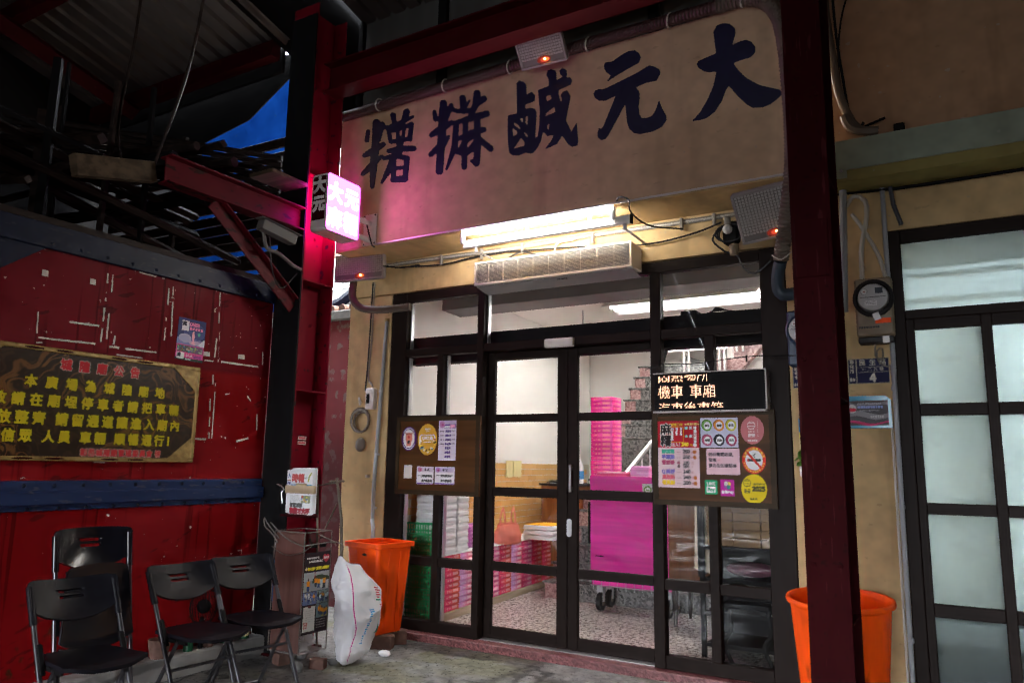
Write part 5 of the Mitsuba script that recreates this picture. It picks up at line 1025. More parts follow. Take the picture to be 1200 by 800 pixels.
part(wc, 'bag', trimesh.creation.icosphere(2, 0.06).apply_transform(np.diag([.9, .4, 1.0, 1])).apply_translation((-4.40, 4.965, 1.50)), 'hose', smooth=True)
part(wc, 'hook', tube(curve([(-4.44, 4.99, 1.86), (-4.44, 4.965, 1.90), (-4.42, 4.96, 1.84)], .02), 0.010, 6), 'cable_white')
part(wc, 'nail', tube([(-4.315, 4.998, 1.235), (-4.315, 4.96, 1.24)], 0.012, 6), 'cable_white')
sc = thing('soffit_cables', 'bundle of old cables clipped along the wall under the fascia', 'cable')
for q, (dz, mat_) in enumerate(((0, 'cable_grey'), (.012, 'cable_white'), (.024, 'cable_grey'))):
    part(sc, 'cable', tube(curve([(-4.30, 4.985, 3.045 + dz), (-3.6, 4.985, 3.04 + dz), (-3.0, 4.985, 3.03 + dz), (-2.3, 4.985, 3.04 + dz), (-1.6, 4.985, 3.035 + dz), (-0.95, 4.985, 3.035 + dz)], .15), 0.006, 5), mat_)
part(sc, 'cable', tube(curve([(-4.05, 4.98, 3.02), (-3.6, 4.98, 2.99), (-3.35, 4.98, 3.01), (-3.0, 4.98, 3.02), (-2.75, 4.975, 3.0), (-2.4, 4.975, 2.975), (-2.1, 4.975, 2.94), (-1.75, 4.975, 2.92), (-1.45, 4.975, 2.955), (-1.28, 4.97, 3.0)], .08), 0.007, 5), 'cable_black')
part(sc, 'cable', tube(curve([(-3.05, 4.97, 2.90), (-2.96, 4.97, 2.96), (-2.84, 4.97, 3.0), (-2.74, 4.97, 2.965), (-2.62, 4.97, 2.945), (-2.55, 4.95, 2.92)], .04), 0.008, 5), 'cable_black')
part(sc, 'cable', tube(curve([(-2.56, 4.97, 2.91), (-2.55, 4.975, 2.99), (-2.52, 4.975, 3.03), (-2.4, 4.98, 3.035)], .03), 0.008, 5), 'cable_white')
for x in (-3.62, -3.22, -2.84, -2.24, -1.56, -1.33): part(sc, 'clip', B(x - .012, x + .012, 4.965, 4.99, 2.985, 3.075, 0.005), 'cable_grey')

def meter(O, label, box_mat, w, h, ring):
    t = thing('electric_meter', label, 'electric meter', 'electric meters on the wall')
    x, y, z = O
    part(t, 'base', B(x - w / 2, x + w / 2, y, 4.998, z - h, z + 0.13, 0.012), box_mat)
    cyl = lambda r0, d0, d1, rr=None: onwall(lathe([(0, d0), (r0, d0), (rr or r0, d1), (0, d1)], 32), (x, y, z))
    part(t, 'ring', onwall(lathe([(0.088, 0), (ring, 0), (ring, 0.030), (0.094, 0.038), (0.088, 0.030)], 36), (x, y - .001, z)), 'meter_black' if box_mat != 'meter_blue' else 'meter_blue', smooth=40)
    part(t, 'glass_dome', cyl(0.088, 0.0, 0.055, 0.080), 'meter_glass')
    s = Sheet(); s.rect(-.035 + .05, .02, .055, .055, (.04, .05, .06), 1).add(disc(-.045, .035, .020), (.25, .25, .25), 1).add(disc(-.045, .035, .016), (.55, .55, .54), 2).add(disc(-.045, .035, .006), (.30, .10, .08), 3)
    s.rect(-.07, -.002, .07, .003, (.15, .15, .15), 1).rect(-.045, -.05, .02, -.02, (.64, .63, .62), 1)
    for i in range(3): scr(s, -.040, .015, -.028 - i * .008, .004, (.2, .2, .2), 2, i)
    sheet_part(t, 'dial_print', s, (x, y - .0562, z), XZ)
    part(t, 'seal_tag', tf(B(-.018, .018, -.002, .002, -.022, .022), np.array([x + .015, y - .045, z - .115]), np.array([.95, 0, .3]), np.array([0, 1.0, 0]), np.array([-.3, 0, .95])), 'white_plastic')
    return t
t = meter((-0.372, 4.90, 2.365), 'electric meter with black ring on a tan box, right of the post', 'meter_tan', 0.205, 0.225, 0.112)
part(t, 'orange_label', B(-0.37, -0.285, 4.8975, 4.8995, 2.215, 2.245), 'orange_plastic'); part(t, 'seal_tag', B(-.335, -.30, 4.885, 4.895, 2.095, 2.135), 'white_plastic')
s = scr(Sheet(), -.458, -.35, 2.188, .013, (.03, .03, .03), 1, 21); sheet_part(t, 'handwriting', s, (0, 4.8992, 0), XZ)
part(t, 'terminal_cover', B(-0.468, -0.275, 4.91, 4.997, 2.10, 2.139, 0.006), 'meter_black')
part(t, 'feed_cable', tube(curve([(-0.43, 4.94, 2.49), (-0.425, 4.955, 2.7), (-0.385, 4.96, 2.9), (-0.39, 4.96, 3.0), (-0.45, 4.96, 3.04), (-.50, 4.96, 2.98)], .04), 0.014, 8), 'cable_white', smooth=40)
part(t, 'feed_cable', tube(curve([(-0.30, 4.94, 2.49), (-0.34, 4.955, 2.66), (-0.42, 4.975, 2.84), (-0.47, 4.97, 2.93)], .04), 0.012, 8), 'cable_white', smooth=40)
part(t, 'loose_wire', tube(curve([(-.38, 4.95, 2.10), (-.385, 4.96, 2.03), (-.35, 4.965, 2.0), (-.345, 4.96, 2.07), (-.375, 4.96, 2.06), (-.37, 4.965, 1.99), (-.32, 4.97, 1.96), (-.305, 4.975, 1.9), (-.303, 4.975, 1.2)], .03), 0.005, 5), 'cable_grey')
t = meter((-0.775, 4.90, 2.205), 'electric meter on a blue box, half hidden left of the post', 'meter_blue', 0.20, 0.22, 0.105)
vp = thing('corner_conduit', 'tall grey conduit down the edge of the frosted window', 'pipe')
part(vp, 'pipe', tube([(-0.300, 4.955, 0.0), (-0.296, 4.955, 1.2), (-0.29, 4.955, 2.2), (-0.29, 4.95, 3.06)], 0.0145, 10), 'pvc_grey', smooth=40)
part(vp, 'thin_pipe', tube([(-0.325, 4.975, 0.0), (-0.322, 4.975, 1.75)], 0.008, 6), 'cable_white')
for z in (1.83, 1.15, 0.42): part(vp, 'coupling', tube([(-0.295, 4.955, z - .012), (-0.295, 4.955, z + .012)], 0.018, 10), 'pvc_grey')
vq = thing('vent_pipe', 'grey plastic pipe with a flared top against the pier right of the post', 'pipe')
part(vq, 'pipe', tube([(-0.535, 4.90, 2.30), (-0.505, 4.90, 3.085), (-0.503, 4.90, 3.09), (-0.50, 4.90, 3.125)], [0.022, 0.022, 0.034, 0.034], 12), 'pvc_grey', smooth=30)
uc = thing('upper_conduits', 'old conduits and black cables hanging beside the top of the post', 'pipe')
part(uc, 'conduit', tube(curve([(-0.555, 4.80, 5.2), (-0.54, 4.80, 4.32), (-0.515, 4.80, 3.95), (-0.485, 4.80, 3.66), (-0.42, 4.80, 3.45), (-0.36, 4.82, 3.39)], .06), 0.026, 10), 'hose', smooth=40)
part(uc, 'conduit', tube(curve([(-0.50, 4.82, 5.2), (-0.49, 4.82, 4.2), (-0.455, 4.82, 3.7), (-0.43, 4.82, 3.48), (-0.40, 4.82, 3.40), (-0.36, 4.82, 3.45)], .06), 0.009, 6), 'cable_black')
part(uc, 'conduit', tube(curve([(-0.35, 4.82, 4.45), (-0.44, 4.81, 4.2), (-0.48, 4.81, 3.9), (-0.47, 4.81, 3.55), (-0.44, 4.81, 3.42)], .06), 0.006, 5), 'cable_black')
part(uc, 'conduit', tube([(-0.40, 4.80, 3.40), (-0.24, 4.80, 3.445)], 0.008, 5), 'near_black')
part(uc, 'elbow', tube(curve([(-0.46, 4.78, 3.50), (-0.43, 4.78, 3.42), (-0.36, 4.78, 3.38), (-0.28, 4.79, 3.37)], .02), 0.03, 8), 'hose', smooth=40)
part(uc, 'saddle', B(-0.20, -0.14, 4.80, 4.84, 3.335, 3.40, .008), 'near_black')
for q in range(3): part(uc, 'conduit', tube(curve([(-0.56 + .02 * q, 4.94, 3.06), (-.2, 4.94 + .012 * q, 3.045), (0.3, 4.94 + .012 * q, 3.045), (0.9, 4.94 + .012 * q, 3.05)], .12), 0.007, 5), 'near_black')
part(uc, 'conduit', tube([(-0.245, 4.94, 3.06), (-0.235, 4.96, 2.95), (-0.20, 4.97, 2.82)], 0.013, 8), 'pvc_dark')
# address plates
def plate(x0, x1, z0, z1, label, num):
    s = Sheet(); NV, GY = (.008, .008, .045), (.28, .255, .20)
    s.base(sbox(x0, z0, x1, z1), GY)
    w, h = x1 - x0, z1 - z0
    X = lambda u: x0 + u * w
    Z = lambda v: z0 + v * h
    for u0, u1, v0, v1 in ((.02, .195, .03, .97), (.225, .985, .66, .97), (.225, .985, .46, .64), (.225, .985, .03, .44)): s.rect(X(u0), Z(v0), X(u1), Z(v1), NV, 1)
    s.add(text('彰化市', h * .17, X(.045), Z(.80), 1, 32, .12, 'l', True), (.46, .43, .36), 2); scr(s, X(.04), X(.17), Z(.10), h * .14, (.42, .39, .33), 2, 3)
    s.add(text('民生路', h * .25, X(.605), Z(.71), 1, 40, .45, 'c'), (.48, .45, .38), 2).add(text('一二九巷', h * .145, X(.605), Z(.49), 1, 40, .45, 'c'), (.42, .39, .33), 2)
    if num: s.add(text(num, h * .42, X(.60), Z(.03), 2, 40, 0, 'c'), (.56, .53, .46), 2)
    return sheet_thing('address_plate', s, (0, 4.9955, 0), XZ, label, 'address plate')
plate(-0.545, -0.318, 1.868, 2.022, 'navy street address plate with a large 4, right of the post', '4')
plate(-0.868, -0.645, 1.855, 1.99, 'navy street address plate peeping out left of the post', '')
tb = thing('blue_tissue_box', 'cyan plastic holder with a grey printed pack, below the address plate', 'holder')
part(tb, 'case', onwall(extr(Polygon([(-.56, 1.60), (-.318, 1.60), (-.318, 1.765), (-.345, 1.79), (-.56, 1.79)]), 0.05), (0, 4.998, 0)), 'cyan_plastic')
s = Sheet(); s.base(sbox(-.555, 1.615, -.335, 1.762), (.10, .10, .105))
wv = lambda z, a_, ph, w_: Polygon([(-.555 + i * .011, z + a_ * math.sin(i * .3 + ph)) for i in range(21)] + [(-.555 + i * .011, z - w_ + a_ * math.sin(i * .3 + ph + .4)) for i in range(20, -1, -1)])
s.add(wv(1.690, .012, 0, .03), (.24, .24, .25), 1).add(wv(1.745, .010, 2, .018), (.20, .20, .22), 1).add(wv(1.636, .010, 1, .014), (.50, .06, .16), 1)
s.add(disc(-.53, 1.715, .026, .026), (.55, .5, .5), 2).add(disc(-.53, 1.708, .024, .012), (.6, .05, .08), 3)
scr(s, -.50, -.37, 1.738, .009, (.40, .40, .45), 2, 1); scr(s, -.497, -.36, 1.716, .014, (.26, .33, .62), 2, 2); scr(s, -.49, -.38, 1.700, .006, (.30, .30, .33), 2, 3); scr(s, -.43, -.36, 1.658, .015, (.45, .45, .45), 2, 4)
sheet_part(tb, 'pack_print', s, (0, 4.9465, 0), XZ)
pf = Sheet(); pf.base(sbox(-.845, 1.38, -.66, 1.665), (.60, .58, .26)); pf.rect(-.845, 1.575, -.66, 1.665, (.02, .26, .50), 1).add(disc(-.745, 1.60, .045, .045), (.10, .02, .02), 2).add(disc(-.735, 1.605, .03, .03), (.60, .10, .02), 3).add(disc(-.75, 1.56, .11, .035).intersection(sbox(-.845, 1.38, -.66, 1.7)), (.66, .62, .10), 2); scr(pf, -.81, -.68, 1.548, .016, (.08, .07, .02), 3, 6)
sheet_thing('small_wall_poster', pf, (0, 4.9955, 0), XZ, 'small blue and yellow poster behind the plant left of the post', 'poster')
pp = thing('wall_plant', 'leafy green plant in a white wall pot left of the post', 'plant')
part(pp, 'pot', B(-.84, -.73, 4.92, 4.996, 1.305, 1.385, 0.01), 'white_plastic')
r_ = random.Random(5)
def leafmesh(c, d, L, w):
    d = np.array(d, float); d /= np.linalg.norm(d); u = np.cross(d, [0.2, 0.9, 0.4]); u /= np.linalg.norm(u); nrm = np.cross(u, d)
    c = np.array(c, float)
    v = [c, c + d * L * .35 + u * w, c + d * L * .8 + u * w * .55, c + d * L - nrm * L * .15, c + d * L * .8 - u * w * .55, c + d * L * .35 - u * w, c + d * L * .4 + nrm * w * .3]
    return trimesh.Trimesh(v, [(0, 1, 6), (1, 2, 6), (2, 3, 6), (3, 4, 6), (4, 5, 6), (5, 0, 6)], process=False)
for i in range(30):
    c = (r_.uniform(-.84, -.70), r_.uniform(4.90, 4.96), r_.uniform(1.37, 1.52)); part(pp, 'leaf', leafmesh(c, (r_.uniform(-1, 1), -r_.uniform(.2, 1), r_.uniform(-.9, .6)), r_.uniform(.05, .085), r_.uniform(.015, .028)), 'leaf_green')
for i in range(4): part(pp, 'stem', tube([(-.785, 4.95, 1.36), (-.82 + i * .035, 4.94, 1.47)], .004, 5), 'leaf_green')
vr = thing('old_tap', 'rusty red and white tap handle on the pier left of the post', 'tap')
part(vr, 'body', tube([(-.80, 4.95, 2.75), (-.785, 4.93, 2.64)], 0.018, 8), 'brick'); part(vr, 'mouth', tube([(-.79, 4.94, 2.66), (-.775, 4.91, 2.60)], 0.026, 8), 'cable_white'); part(vr, 'cap', B(-.79, -.73, 4.93, 4.97, 2.66, 2.70, .01), 'old_red')

# ================================================================== THINGS STANDING OUTSIDE
def bend_panel(shape, thick, curvefn, axes_O, cell=0.022):
    """Extruded outline, refined, then bent: local (u, v) to depth curvefn(u, v)."""
    m = refine(extr(shape, thick), cell); v = np.array(m.vertices)
    v[:, 2] += curvefn(v[:, 0], v[:, 1]); m.vertices = v
    return m
def folding_chair(x, y, yaw, label, gloss=False, folded=False):
    t = thing('folding_chair', label, 'folding chair', 'black folding chairs along the red wall')
    c_, s_ = math.cos(math.radians(yaw)), math.sin(math.radians(yaw))
    U, V = np.array([c_, s_, 0]), np.array([-s_, c_, 0]); O = np.array([x, y, 0.0])
    A = lambda m: tf(m, O, U, V, UPZ)
    pm = 'chair_gloss' if gloss else 'chair_black'
    w = 0.195
    if not folded:
        top, foot = np.array([-0.235, 0, 0.765]), np.array([0.175, 0, 0.012])
        hip = np.array([0.05, 0, 0.42]); rear = np.array([-0.215, 0, 0.012])
    else:
        top, foot = np.array([-0.14, 0, 0.965]), np.array([0.05, 0, 0.012])
        hip = np.array([-0.02, 0, 0.40]); rear = np.array([-0.015, 0, 0.012])
    ax = (top - foot) / np.linalg.norm(top - foot)
    for sg in (-1, 1):
        o = np.array([0, sg * w, 0])
        part(t, 'front_leg', A(tube([foot + o, top + o - ax * 0.03], 0.0115, 10)), 'chair_tube', smooth=40)
        part(t, 'foot', A(tube([foot + o - ax * .012, foot + o + ax * .05], 0.015, 10)), pm, smooth=40)
        part(t, 'sleeve', A(tube([top + o - ax * .20, top + o - ax * .02], 0.0165, 10)), pm, smooth=40)
        o2 = o * 0.86
        part(t, 'rear_leg', A(tube([hip + o2, rear + o2], 0.0105, 10)), 'chair_tube', smooth=40)
        k = foot + ax * ((hip[2] if not folded else .5) / ax[2])
        part(t, 'hinge', A(tf(B(-.010, .010, -.012, .012, -.07, .07, .004), k + o * .95 + np.array([0, 0, .02]), np.array([1.0, 0, 0]), np.array([0, 1.0, 0]), ax)), 'near_black')
    part(t, 'floor_bar', A(tube(curve([rear + np.array([0, -w * .86, .0]), rear + np.array([-.02, -w * .8, 0.0]), rear + np.array([-.02, w * .8, 0]), rear + np.array([0, w * .86, 0])], .04), 0.0105, 8)), 'chair_tube', smooth=40)
    part(t, 'cross_bar', A(tube([foot + ax * .30 + np.array([0, -w, 0]), foot + ax * .30 + np.array([0, w, 0])], 0.008, 8)), 'chair_tube', smooth=40)
    # backrest: curved panel with two slots
    hh = 0.175; pts = [(-w - .008, -hh + .03), (-w - .010, -.03)]
    for i in range(13):
        a = math.pi * (1 - i / 12); pts.append(((w + .010) * math.cos(a), -.022 + .036 * math.sin(a) ** .7))
    pts += [(w + .010, -.03), (w + .008, -hh + .03)]
    for i in range(11):
        u = 1 - 2 * i / 10; pts.append((u * (w - .02), -hh + .012 - .045 * (1 - u * u)))
    sh = Polygon(pts).buffer(0)
    for z in (-.052, -.082): sh = sh.difference(LineString([(-.048, z), (.048, z)]).buffer(.0085))
    m = bend_panel(sh, 0.020, lambda u, v: -0.055 * (1 - (u / w) ** 2) + 0.05 * (np.clip((-v - .02) / .2, 0, 1)) ** 2 * (1 - (u / w) ** 2), None)
    N = np.cross(np.array([0, 1.0, 0]), ax)
    part(t, 'backrest', A(tf(m, top + ax * .01 - N * .006, np.array([0, 1.0, 0]), ax, N)), pm, smooth=45)
    # seat: rounded pan, dished, front lip turned down
    L = 0.40; pts = []
    for i in range(9): a = math.pi / 2 + math.pi * .5 * i / 8 * 1.0; pts.append((-.16 + .05 * math.cos(a), w - .085 + .05 * math.sin(a)))
    pts = [(-.19, -w + .06), (-.17, -w + .035), (.12, -w + .012), (.17, -w + .006)]
    for i in range(13):
        u = -1 + 2 * i / 12; pts.append((.175 + .055 * (1 - u * u), u * (w - .006)))
    pts += [(.17, w - .006), (.12, w - .012), (-.17, w - .035), (-.19, w - .06)]
    for i in range(5): u = 1 - 2 * i / 4; pts.append((-.19 - .012 * (1 - u * u), u * (w - .06)))
    m = bend_panel(Polygon(pts).buffer(0), 0.017, lambda u, v: -0.012 * np.clip(1 - (v / .16) ** 2, 0, 1) * np.clip(1 - (u / .2) ** 2, 0, 1) - 0.020 * np.clip((u - .16) / .06, 0, 1) ** 2, None)
    if not folded: part(t, 'seat', A(tf(m, np.array([0.0, 0, .432]), np.array([1.0, 0, .02]), np.array([0, 1.0, 0]), UPZ)), 'chair_gloss' if gloss else pm, smooth=45)
    else:
        sx = np.array([0.17, 0, -0.985]); part(t, 'seat', A(tf(m, np.array([-.035, 0, .60]), sx, np.array([0, 1.0, 0]), np.cross(sx, [0, 1.0, 0]))), pm, smooth=45)
    for sg in (-1, 1):
        if not folded: part(t, 'seat_brace', A(B(-.12, .12, sg * .165 - .006, sg * .165 + .006, .408, .428)), 'near_black')
    return t
folding_chair(-3.62, 3.27, -10, 'black folding chair nearest the clear donation box')
folding_chair(-3.60, 2.86, -3, 'black folding chair, second from the clear donation box')
folding_chair(-3.55, 2.21, -6, 'nearest black folding chair at the lower left, in front of the folded one')
folding_chair(-3.93, 2.48, -4, 'tall glossy black folding chair folded up against the red wall', True, True)

# donation box
db = thing('donation_box', 'clear acrylic donation box with a photo poster on its side, beside the chairs', 'donation box')
dx0, dx1, dy0, dy1, dz0, dz1 = -4.13, -3.845, 3.83, 4.085, 0.085, 0.875
def quad(pts, mat, name, par, **kw): return part(par, name, trimesh.Trimesh(pts, [[0, 1, 2], [0, 2, 3]], process=False), mat, **kw)
quad([(dx1, dy0, dz0), (dx1, dy1, dz0), (dx1, dy1, dz1), (dx1, dy0, dz1)], 'acrylic', 'pane', db)
quad([(dx0, dy0, dz0), (dx1, dy0, dz0), (dx1, dy0, dz1), (dx0, dy0, dz1)], 'acrylic', 'pane', db)
quad([(dx1, dy1, dz0), (dx0, dy1, dz0), (dx0, dy1, dz1), (dx1, dy1, dz1)], 'acrylic', 'pane', db)
quad([(dx0, dy1, dz0), (dx0, dy0, dz0), (dx0, dy0, dz1), (dx0, dy1, dz1)], 'acrylic', 'pane', db)
quad([(dx0, dy0, dz1), (dx1, dy0, dz1), (dx1, dy1, dz1), (dx0, dy1, dz1)], 'acrylic', 'pane', db)
e = .003
for (xa, ya) in ((dx0, dy0), (dx1, dy0), (dx0, dy1), (dx1, dy1)): part(db, 'edge', B(xa - e, xa + e, ya - e, ya + e, dz0, dz1), 'dull_wire')
for ya in (dy0, dy1): part(db, 'edge', B(dx0 + e, dx1 - e, ya - e, ya + e, dz1 - e, dz1 + e), 'dull_wire')
for xa in (dx0, dx1): part(db, 'edge', B(xa - e, xa + e, dy0 + e, dy1 - e, dz1 - e, dz1 + e), 'dull_wire')
part(db, 'inner_board', B(dx0 + .006, dx0 + .012, dy0 + .008, dy1 - .008, dz0 + .006, dz1 - .01), 'acrylic_brown')
part(db, 'inner_board', B(dx0 + .014, dx1 - .008, dy0 + .005, dy0 + .009, dz0 + .012, dz1 - .012), 'acrylic_brown', label='brown board behind the clear front')
part(db, 'floor', B(dx0 + .004, dx1 - .004, dy0 + .004, dy1 - .004, dz0, dz0 + .006), 'lamp_housing')
part(db, 'slot_plate', cat(B(dx1 + .001, dx1 + .004, 3.885, 3.945, .77, .80), B(dx1 + .001, dx1 + .004, 3.97, 4.03, .77, .80)), 'near_black')
for i in range(16):
    a = rng.uniform(0, 180); m = rotz(B(-.045, .045, -.028, .028, 0, .0015), a); m.apply_transform(trimesh.transformations.rotation_matrix(rng.uniform(-.9, .9), [1, .3, 0])); m.apply_translation((rng.uniform(dx0 + .06, dx1 - .05), rng.uniform(dy0 + .06, dy1 - .05), dz0 + .03 + .004 * i))
    part(db, 'paper_slip', m, rng.choice(['white_plastic', 'styro', 'cable_white']))
s = Sheet(); W, H = .238, .53
s.base(sbox(0, 0, W, H), (.030, .018, .022))
for i, (zz, hh, x0, x1) in enumerate(((.487, .013, .02, .135), (.463, .015, .04, .17))): scr(s, x0, x1, zz, hh, (.62, .60, .60), 1, i)
s.add(unary_union([disc(.188, .490, .018, .020), disc(.216, .490, .018, .020), Polygon([(.171, .485), (.233, .485), (.202, .452)])]), (.45, .03, .05), 1); scr(s, .178, .228, .480, .016, (.7, .65, .65), 2, 4)
s.add(disc(.018, .425, .009, .012), (.68, .55, .40), 1)
for i, ch in enumerate('彰化縣三青愛心慈善會'): s.add(text(ch, .022, .031 + i * .0203, .412, 2), (.74, .60, .03), 1)
s.rect(0, .275, W, .40, (.30, .30, .32), 1).rect(0, .345, W, .40, (.42, .42, .43), 2).add(Polygon([(.08, .345), (.10, .375), (.16, .38), (W, .36), (W, .335), (.08, .325)]), (.05, .075, .04), 3)
s.rect(.098, .33, .104, .40, (.30, .02, .03), 4).rect(0, .275, .06, .33, (.38, .37, .35), 2)
s.rect(0, .19, .128, .272, (.13, .17, .32), 1).rect(.131, .19, W, .272, (.20, .26, .25), 1).rect(.131, .095, W, .187, (.16, .24, .25), 1).rect(.18, .10, W, .14, (.42, .36, .10), 2)
r_ = random.Random(12)
def folk(x, z, h, shirt, legs):
    s.add(unary_union([Polygon([(x - h * .16, z + h * .38), (x + h * .16, z + h * .38), (x + h * .2, z + h * .78), (x - h * .2, z + h * .78)])]), shirt, 5)
    s.rect(x - h * .13, z, x + h * .13, z + h * .40, legs, 5).add(disc(x, z + h * .89, h * .085, h * .11, 10), (.10, .06, .045), 5)
OR, BL, LG, WT = (.78, .30, .02), (.04, .06, .16), (.50, .62, .62), (.60, .60, .58)
for a_ in ((.042, .278, .085, OR, BL), (.112, .300, .072, OR, (.05, .05, .05)), (.140, .292, .075, OR, BL), (.190, .285, .085, OR, (.04, .04, .05)), (.166, .290, .07, LG, WT), (.22, .28, .075, WT, WT)): folk(*a_)
for i in range(12): folk(r_.uniform(.01, .12), r_.uniform(.188, .225), .05, r_.choice([OR, BL, (.35, .40, .5), WT, (.1, .15, .35)]), r_.choice([BL, WT, (.3, .28, .25)]))
for i in range(8): folk(r_.uniform(.14, .23), r_.uniform(.19, .215), .058, r_.choice([OR, OR, LG, (.03, .03, .03), (.5, .1, .06)]), r_.choice([BL, (.05, .05, .05)]))
for i in range(7): folk(r_.uniform(.14, .23), r_.uniform(.095, .13), .058, OR, r_.choice([BL, (.08, .12, .12)]))
s.rect(.004, .012, .126, .184, (.06, .05, .05), 2).rect(.010, .018, .120, .178, (.62, .61, .57), 3).rect(.052, .168, .078, .182, (.10, .02, .02), 4)
for i in range(6): s.rect(.03, .15 - i * .014, .10, .1525 - i * .014, (.42, .42, .40), 4)
s.add(sbox(.018, .040, .052, .078).difference(sbox(.023, .045, .047, .073)), (.55, .06, .05), 4).rect(.028, .05, .042, .068, (.55, .2, .18), 4)
for i in range(4): scr(s, .135, .225, .078 - i * .016, .006, (.28, .26, .26), 1, i + 30)
sheet_part(db, 'poster', s, (dx1 + .003, dy0 + .008, dz0 + .125), YZ, 'photo poster of people in orange shirts')
dw = thing('wire_hoop', 'bent wire hoop looped round the top of the donation box', 'wire')
part(dw, 'loop', tube(curve([(-4.06, 3.80, .83), (-4.20, 3.82, .92), (-4.27, 3.85, .955), (-4.25, 3.84, .90), (-4.15, 3.82, .855), (-4.07, 3.80, .80)], .02), 0.005, 6), 'dull_wire')
part(dw, 'hoop', tube(curve([(-4.16, 3.81, .93), (-4.0, 3.80, .84), (-3.85, 3.80, .795), (-3.815, 3.83, .795), (-3.815, 4.06, .80), (-3.83, 4.12, .77)], .02), 0.0045, 6), 'dull_wire')
part(dw, 'string', tube(curve([(-4.14, 3.815, .77), (-4.0, 3.805, .725), (-3.85, 3.805, .745), (-3.82, 3.9, .80)], .02), 0.0025, 4), 'dull_wire')
part(dw, 'hook', tube(curve([(-3.83, 3.94, .86), (-3.80, 4.05, .81), (-3.78, 4.13, .78), (-3.80, 4.16, .74)], .02), 0.004, 5), 'dull_wire')
for i, (x, y, sx, sy, sz, mt) in enumerate(((-3.80, 3.78, .085, .07, .075, 'stone'), (-3.76, 3.93, .10, .06, .065, 'brick'), (-3.74, 4.05, .07, .05, .045, 'stone'), (-4.05, 3.88, .10, .08, .075, 'brick'), (-4.03, 4.04, .1, .08, .075, 'stone'))):
    m = trimesh.creation.icosphere(2, .5) if mt == 'stone' else refine(B(-.5, .5, -.5, .5, -.5, .5), .3)
    v = np.array(m.vertices); v += 0.10 * (meshkit.noise(v * 3 + i * 7)[:, None] - .5) * v; m.vertices = v
    m.apply_transform(np.diag([sx, sy, sz, 1])); m = rotz(m, rng.uniform(-25, 25)); m.apply_translation((x, y, sz * .47))
    solo('loose_brick' if mt == 'brick' else 'stone', m, mt, ('broken red brick' if mt == 'brick' else 'grey stone') + (' under the front corner of the donation box', ' under the front of the donation box, beside the white sack', ' beside the white sack', ' hidden under the back of the donation box', ' far under the back of the donation box')[i], 'brick' if mt == 'brick' else 'stone', smooth=mt == 'stone')

# newspapers with a wooden clamp on a wire rack
nr = thing('wire_rack', 'rusty wire rack with four arms standing behind the donation box', 'rack')
for i in range(4): part(nr, 'arm', tube([(-4.08, 4.06 + i * .03, 1.165 + .004 * i), (-3.885, 4.10 + i * .03, 1.205)], 0.0045, 6), 'dull_wire')
part(nr, 'leg', tube([(-3.885, 4.15, 1.24), (-3.84, 4.17, .95), (-3.80, 4.20, .02)], 0.011, 8), 'hose')
part(nr, 'leg', tube([(-4.06, 4.14, 1.19), (-4.05, 4.18, .5), (-4.04, 4.2, .02)], 0.009, 8), 'hose')
part(nr, 'strut', tube([(-3.87, 4.15, 1.06), (-4.04, 4.18, .80)], 0.007, 6), 'hose')
part(nr, 'crossbar', tube([(-3.89, 4.08, 1.215), (-3.88, 4.22, 1.215)], 0.008, 6), 'hose')
nn_ = thing('newspaper_stack', 'folded newspapers hanging under a wooden clamp in front of the red column', 'newspaper')
for i, (dx, dy) in enumerate(((0, 0), (.004, .010), (-.006, .02), (.006, .03))):
    part(nn_, 'paper', refine(B(-4.115 + dx, -3.895 + dx, 3.925 + dy, 3.933 + dy, .985 + .003 * i, 1.295 + .004 * i, .002), .06), 'styro')
part(nn_, 'paper', B(-4.165, -4.12, 3.94, 3.955, .99, 1.29, .002), 'styro')
s = Sheet(); s.rect(-4.108, 1.185, -3.90, 1.191, (.12, .34, .60), 1).add(text('時報', .062, -4.10, 1.205, 2), (.55, .10, .10), 1).add(LineString([(-3.94, 1.215), (-3.93, 1.25), (-3.915, 1.27)]).buffer(.006), (.45, .45, .10), 1)
scr(s, -3.97, -3.95, 1.23, .012, (.3, .3, .3), 1, 2)
s.rect(-4.0, 1.065, -3.91, 1.115, (.30, .34, .22), 1)
for i in range(12): s.add(disc(rng.uniform(-3.995, -3.915), rng.uniform(1.072, 1.108), .008, .008, 8), rng.choice([(.6, .1, .08), (.7, .6, .1), (.1, .2, .5), (.8, .8, .8)]), 2)
for i in range(7): s.rect(-4.105, 1.115 - i * .007, -4.01, 1.1175 - i * .007, (.50, .50, .50), 1)
s.add(text('智慧城鄉', .030, -4.105, 1.034, 3), (.10, .10, .10), 1).add(text('收藏 才大不', .040, -4.108, .990, 4, 40, -.06), (.35, .03, .05), 1)
sheet_part(nn_, 'front_page', s, (0, 3.9245, 0), XZ, 'printed front page')
s = Sheet().add(text('人', .034, -4.158, 1.235, 2), (.06, .15, .4), 1).rect(-4.16, 1.215, -4.125, 1.222, (.5, .2, .1), 1); scr(s, -4.158, -4.125, 1.19, .02, (.1, .1, .3), 1, 3)
sheet_part(nn_, 'side_page', s, (0, 3.9395, 0), XZ)
part(nn_, 'clamp', cat(B(-4.135, -3.855, 3.895, 3.922, 1.13, 1.185, .004)), 'wood_pale')
part(nn_, 'clamp_handle', B(-4.03, -3.945, 3.893, 3.921, 1.1855, 1.20, .003), 'wood_pale')
part(nn_, 'ledge', B(-4.17, -3.875, 3.90, 3.972, .966, .984, .003), 'dark_red_steel')
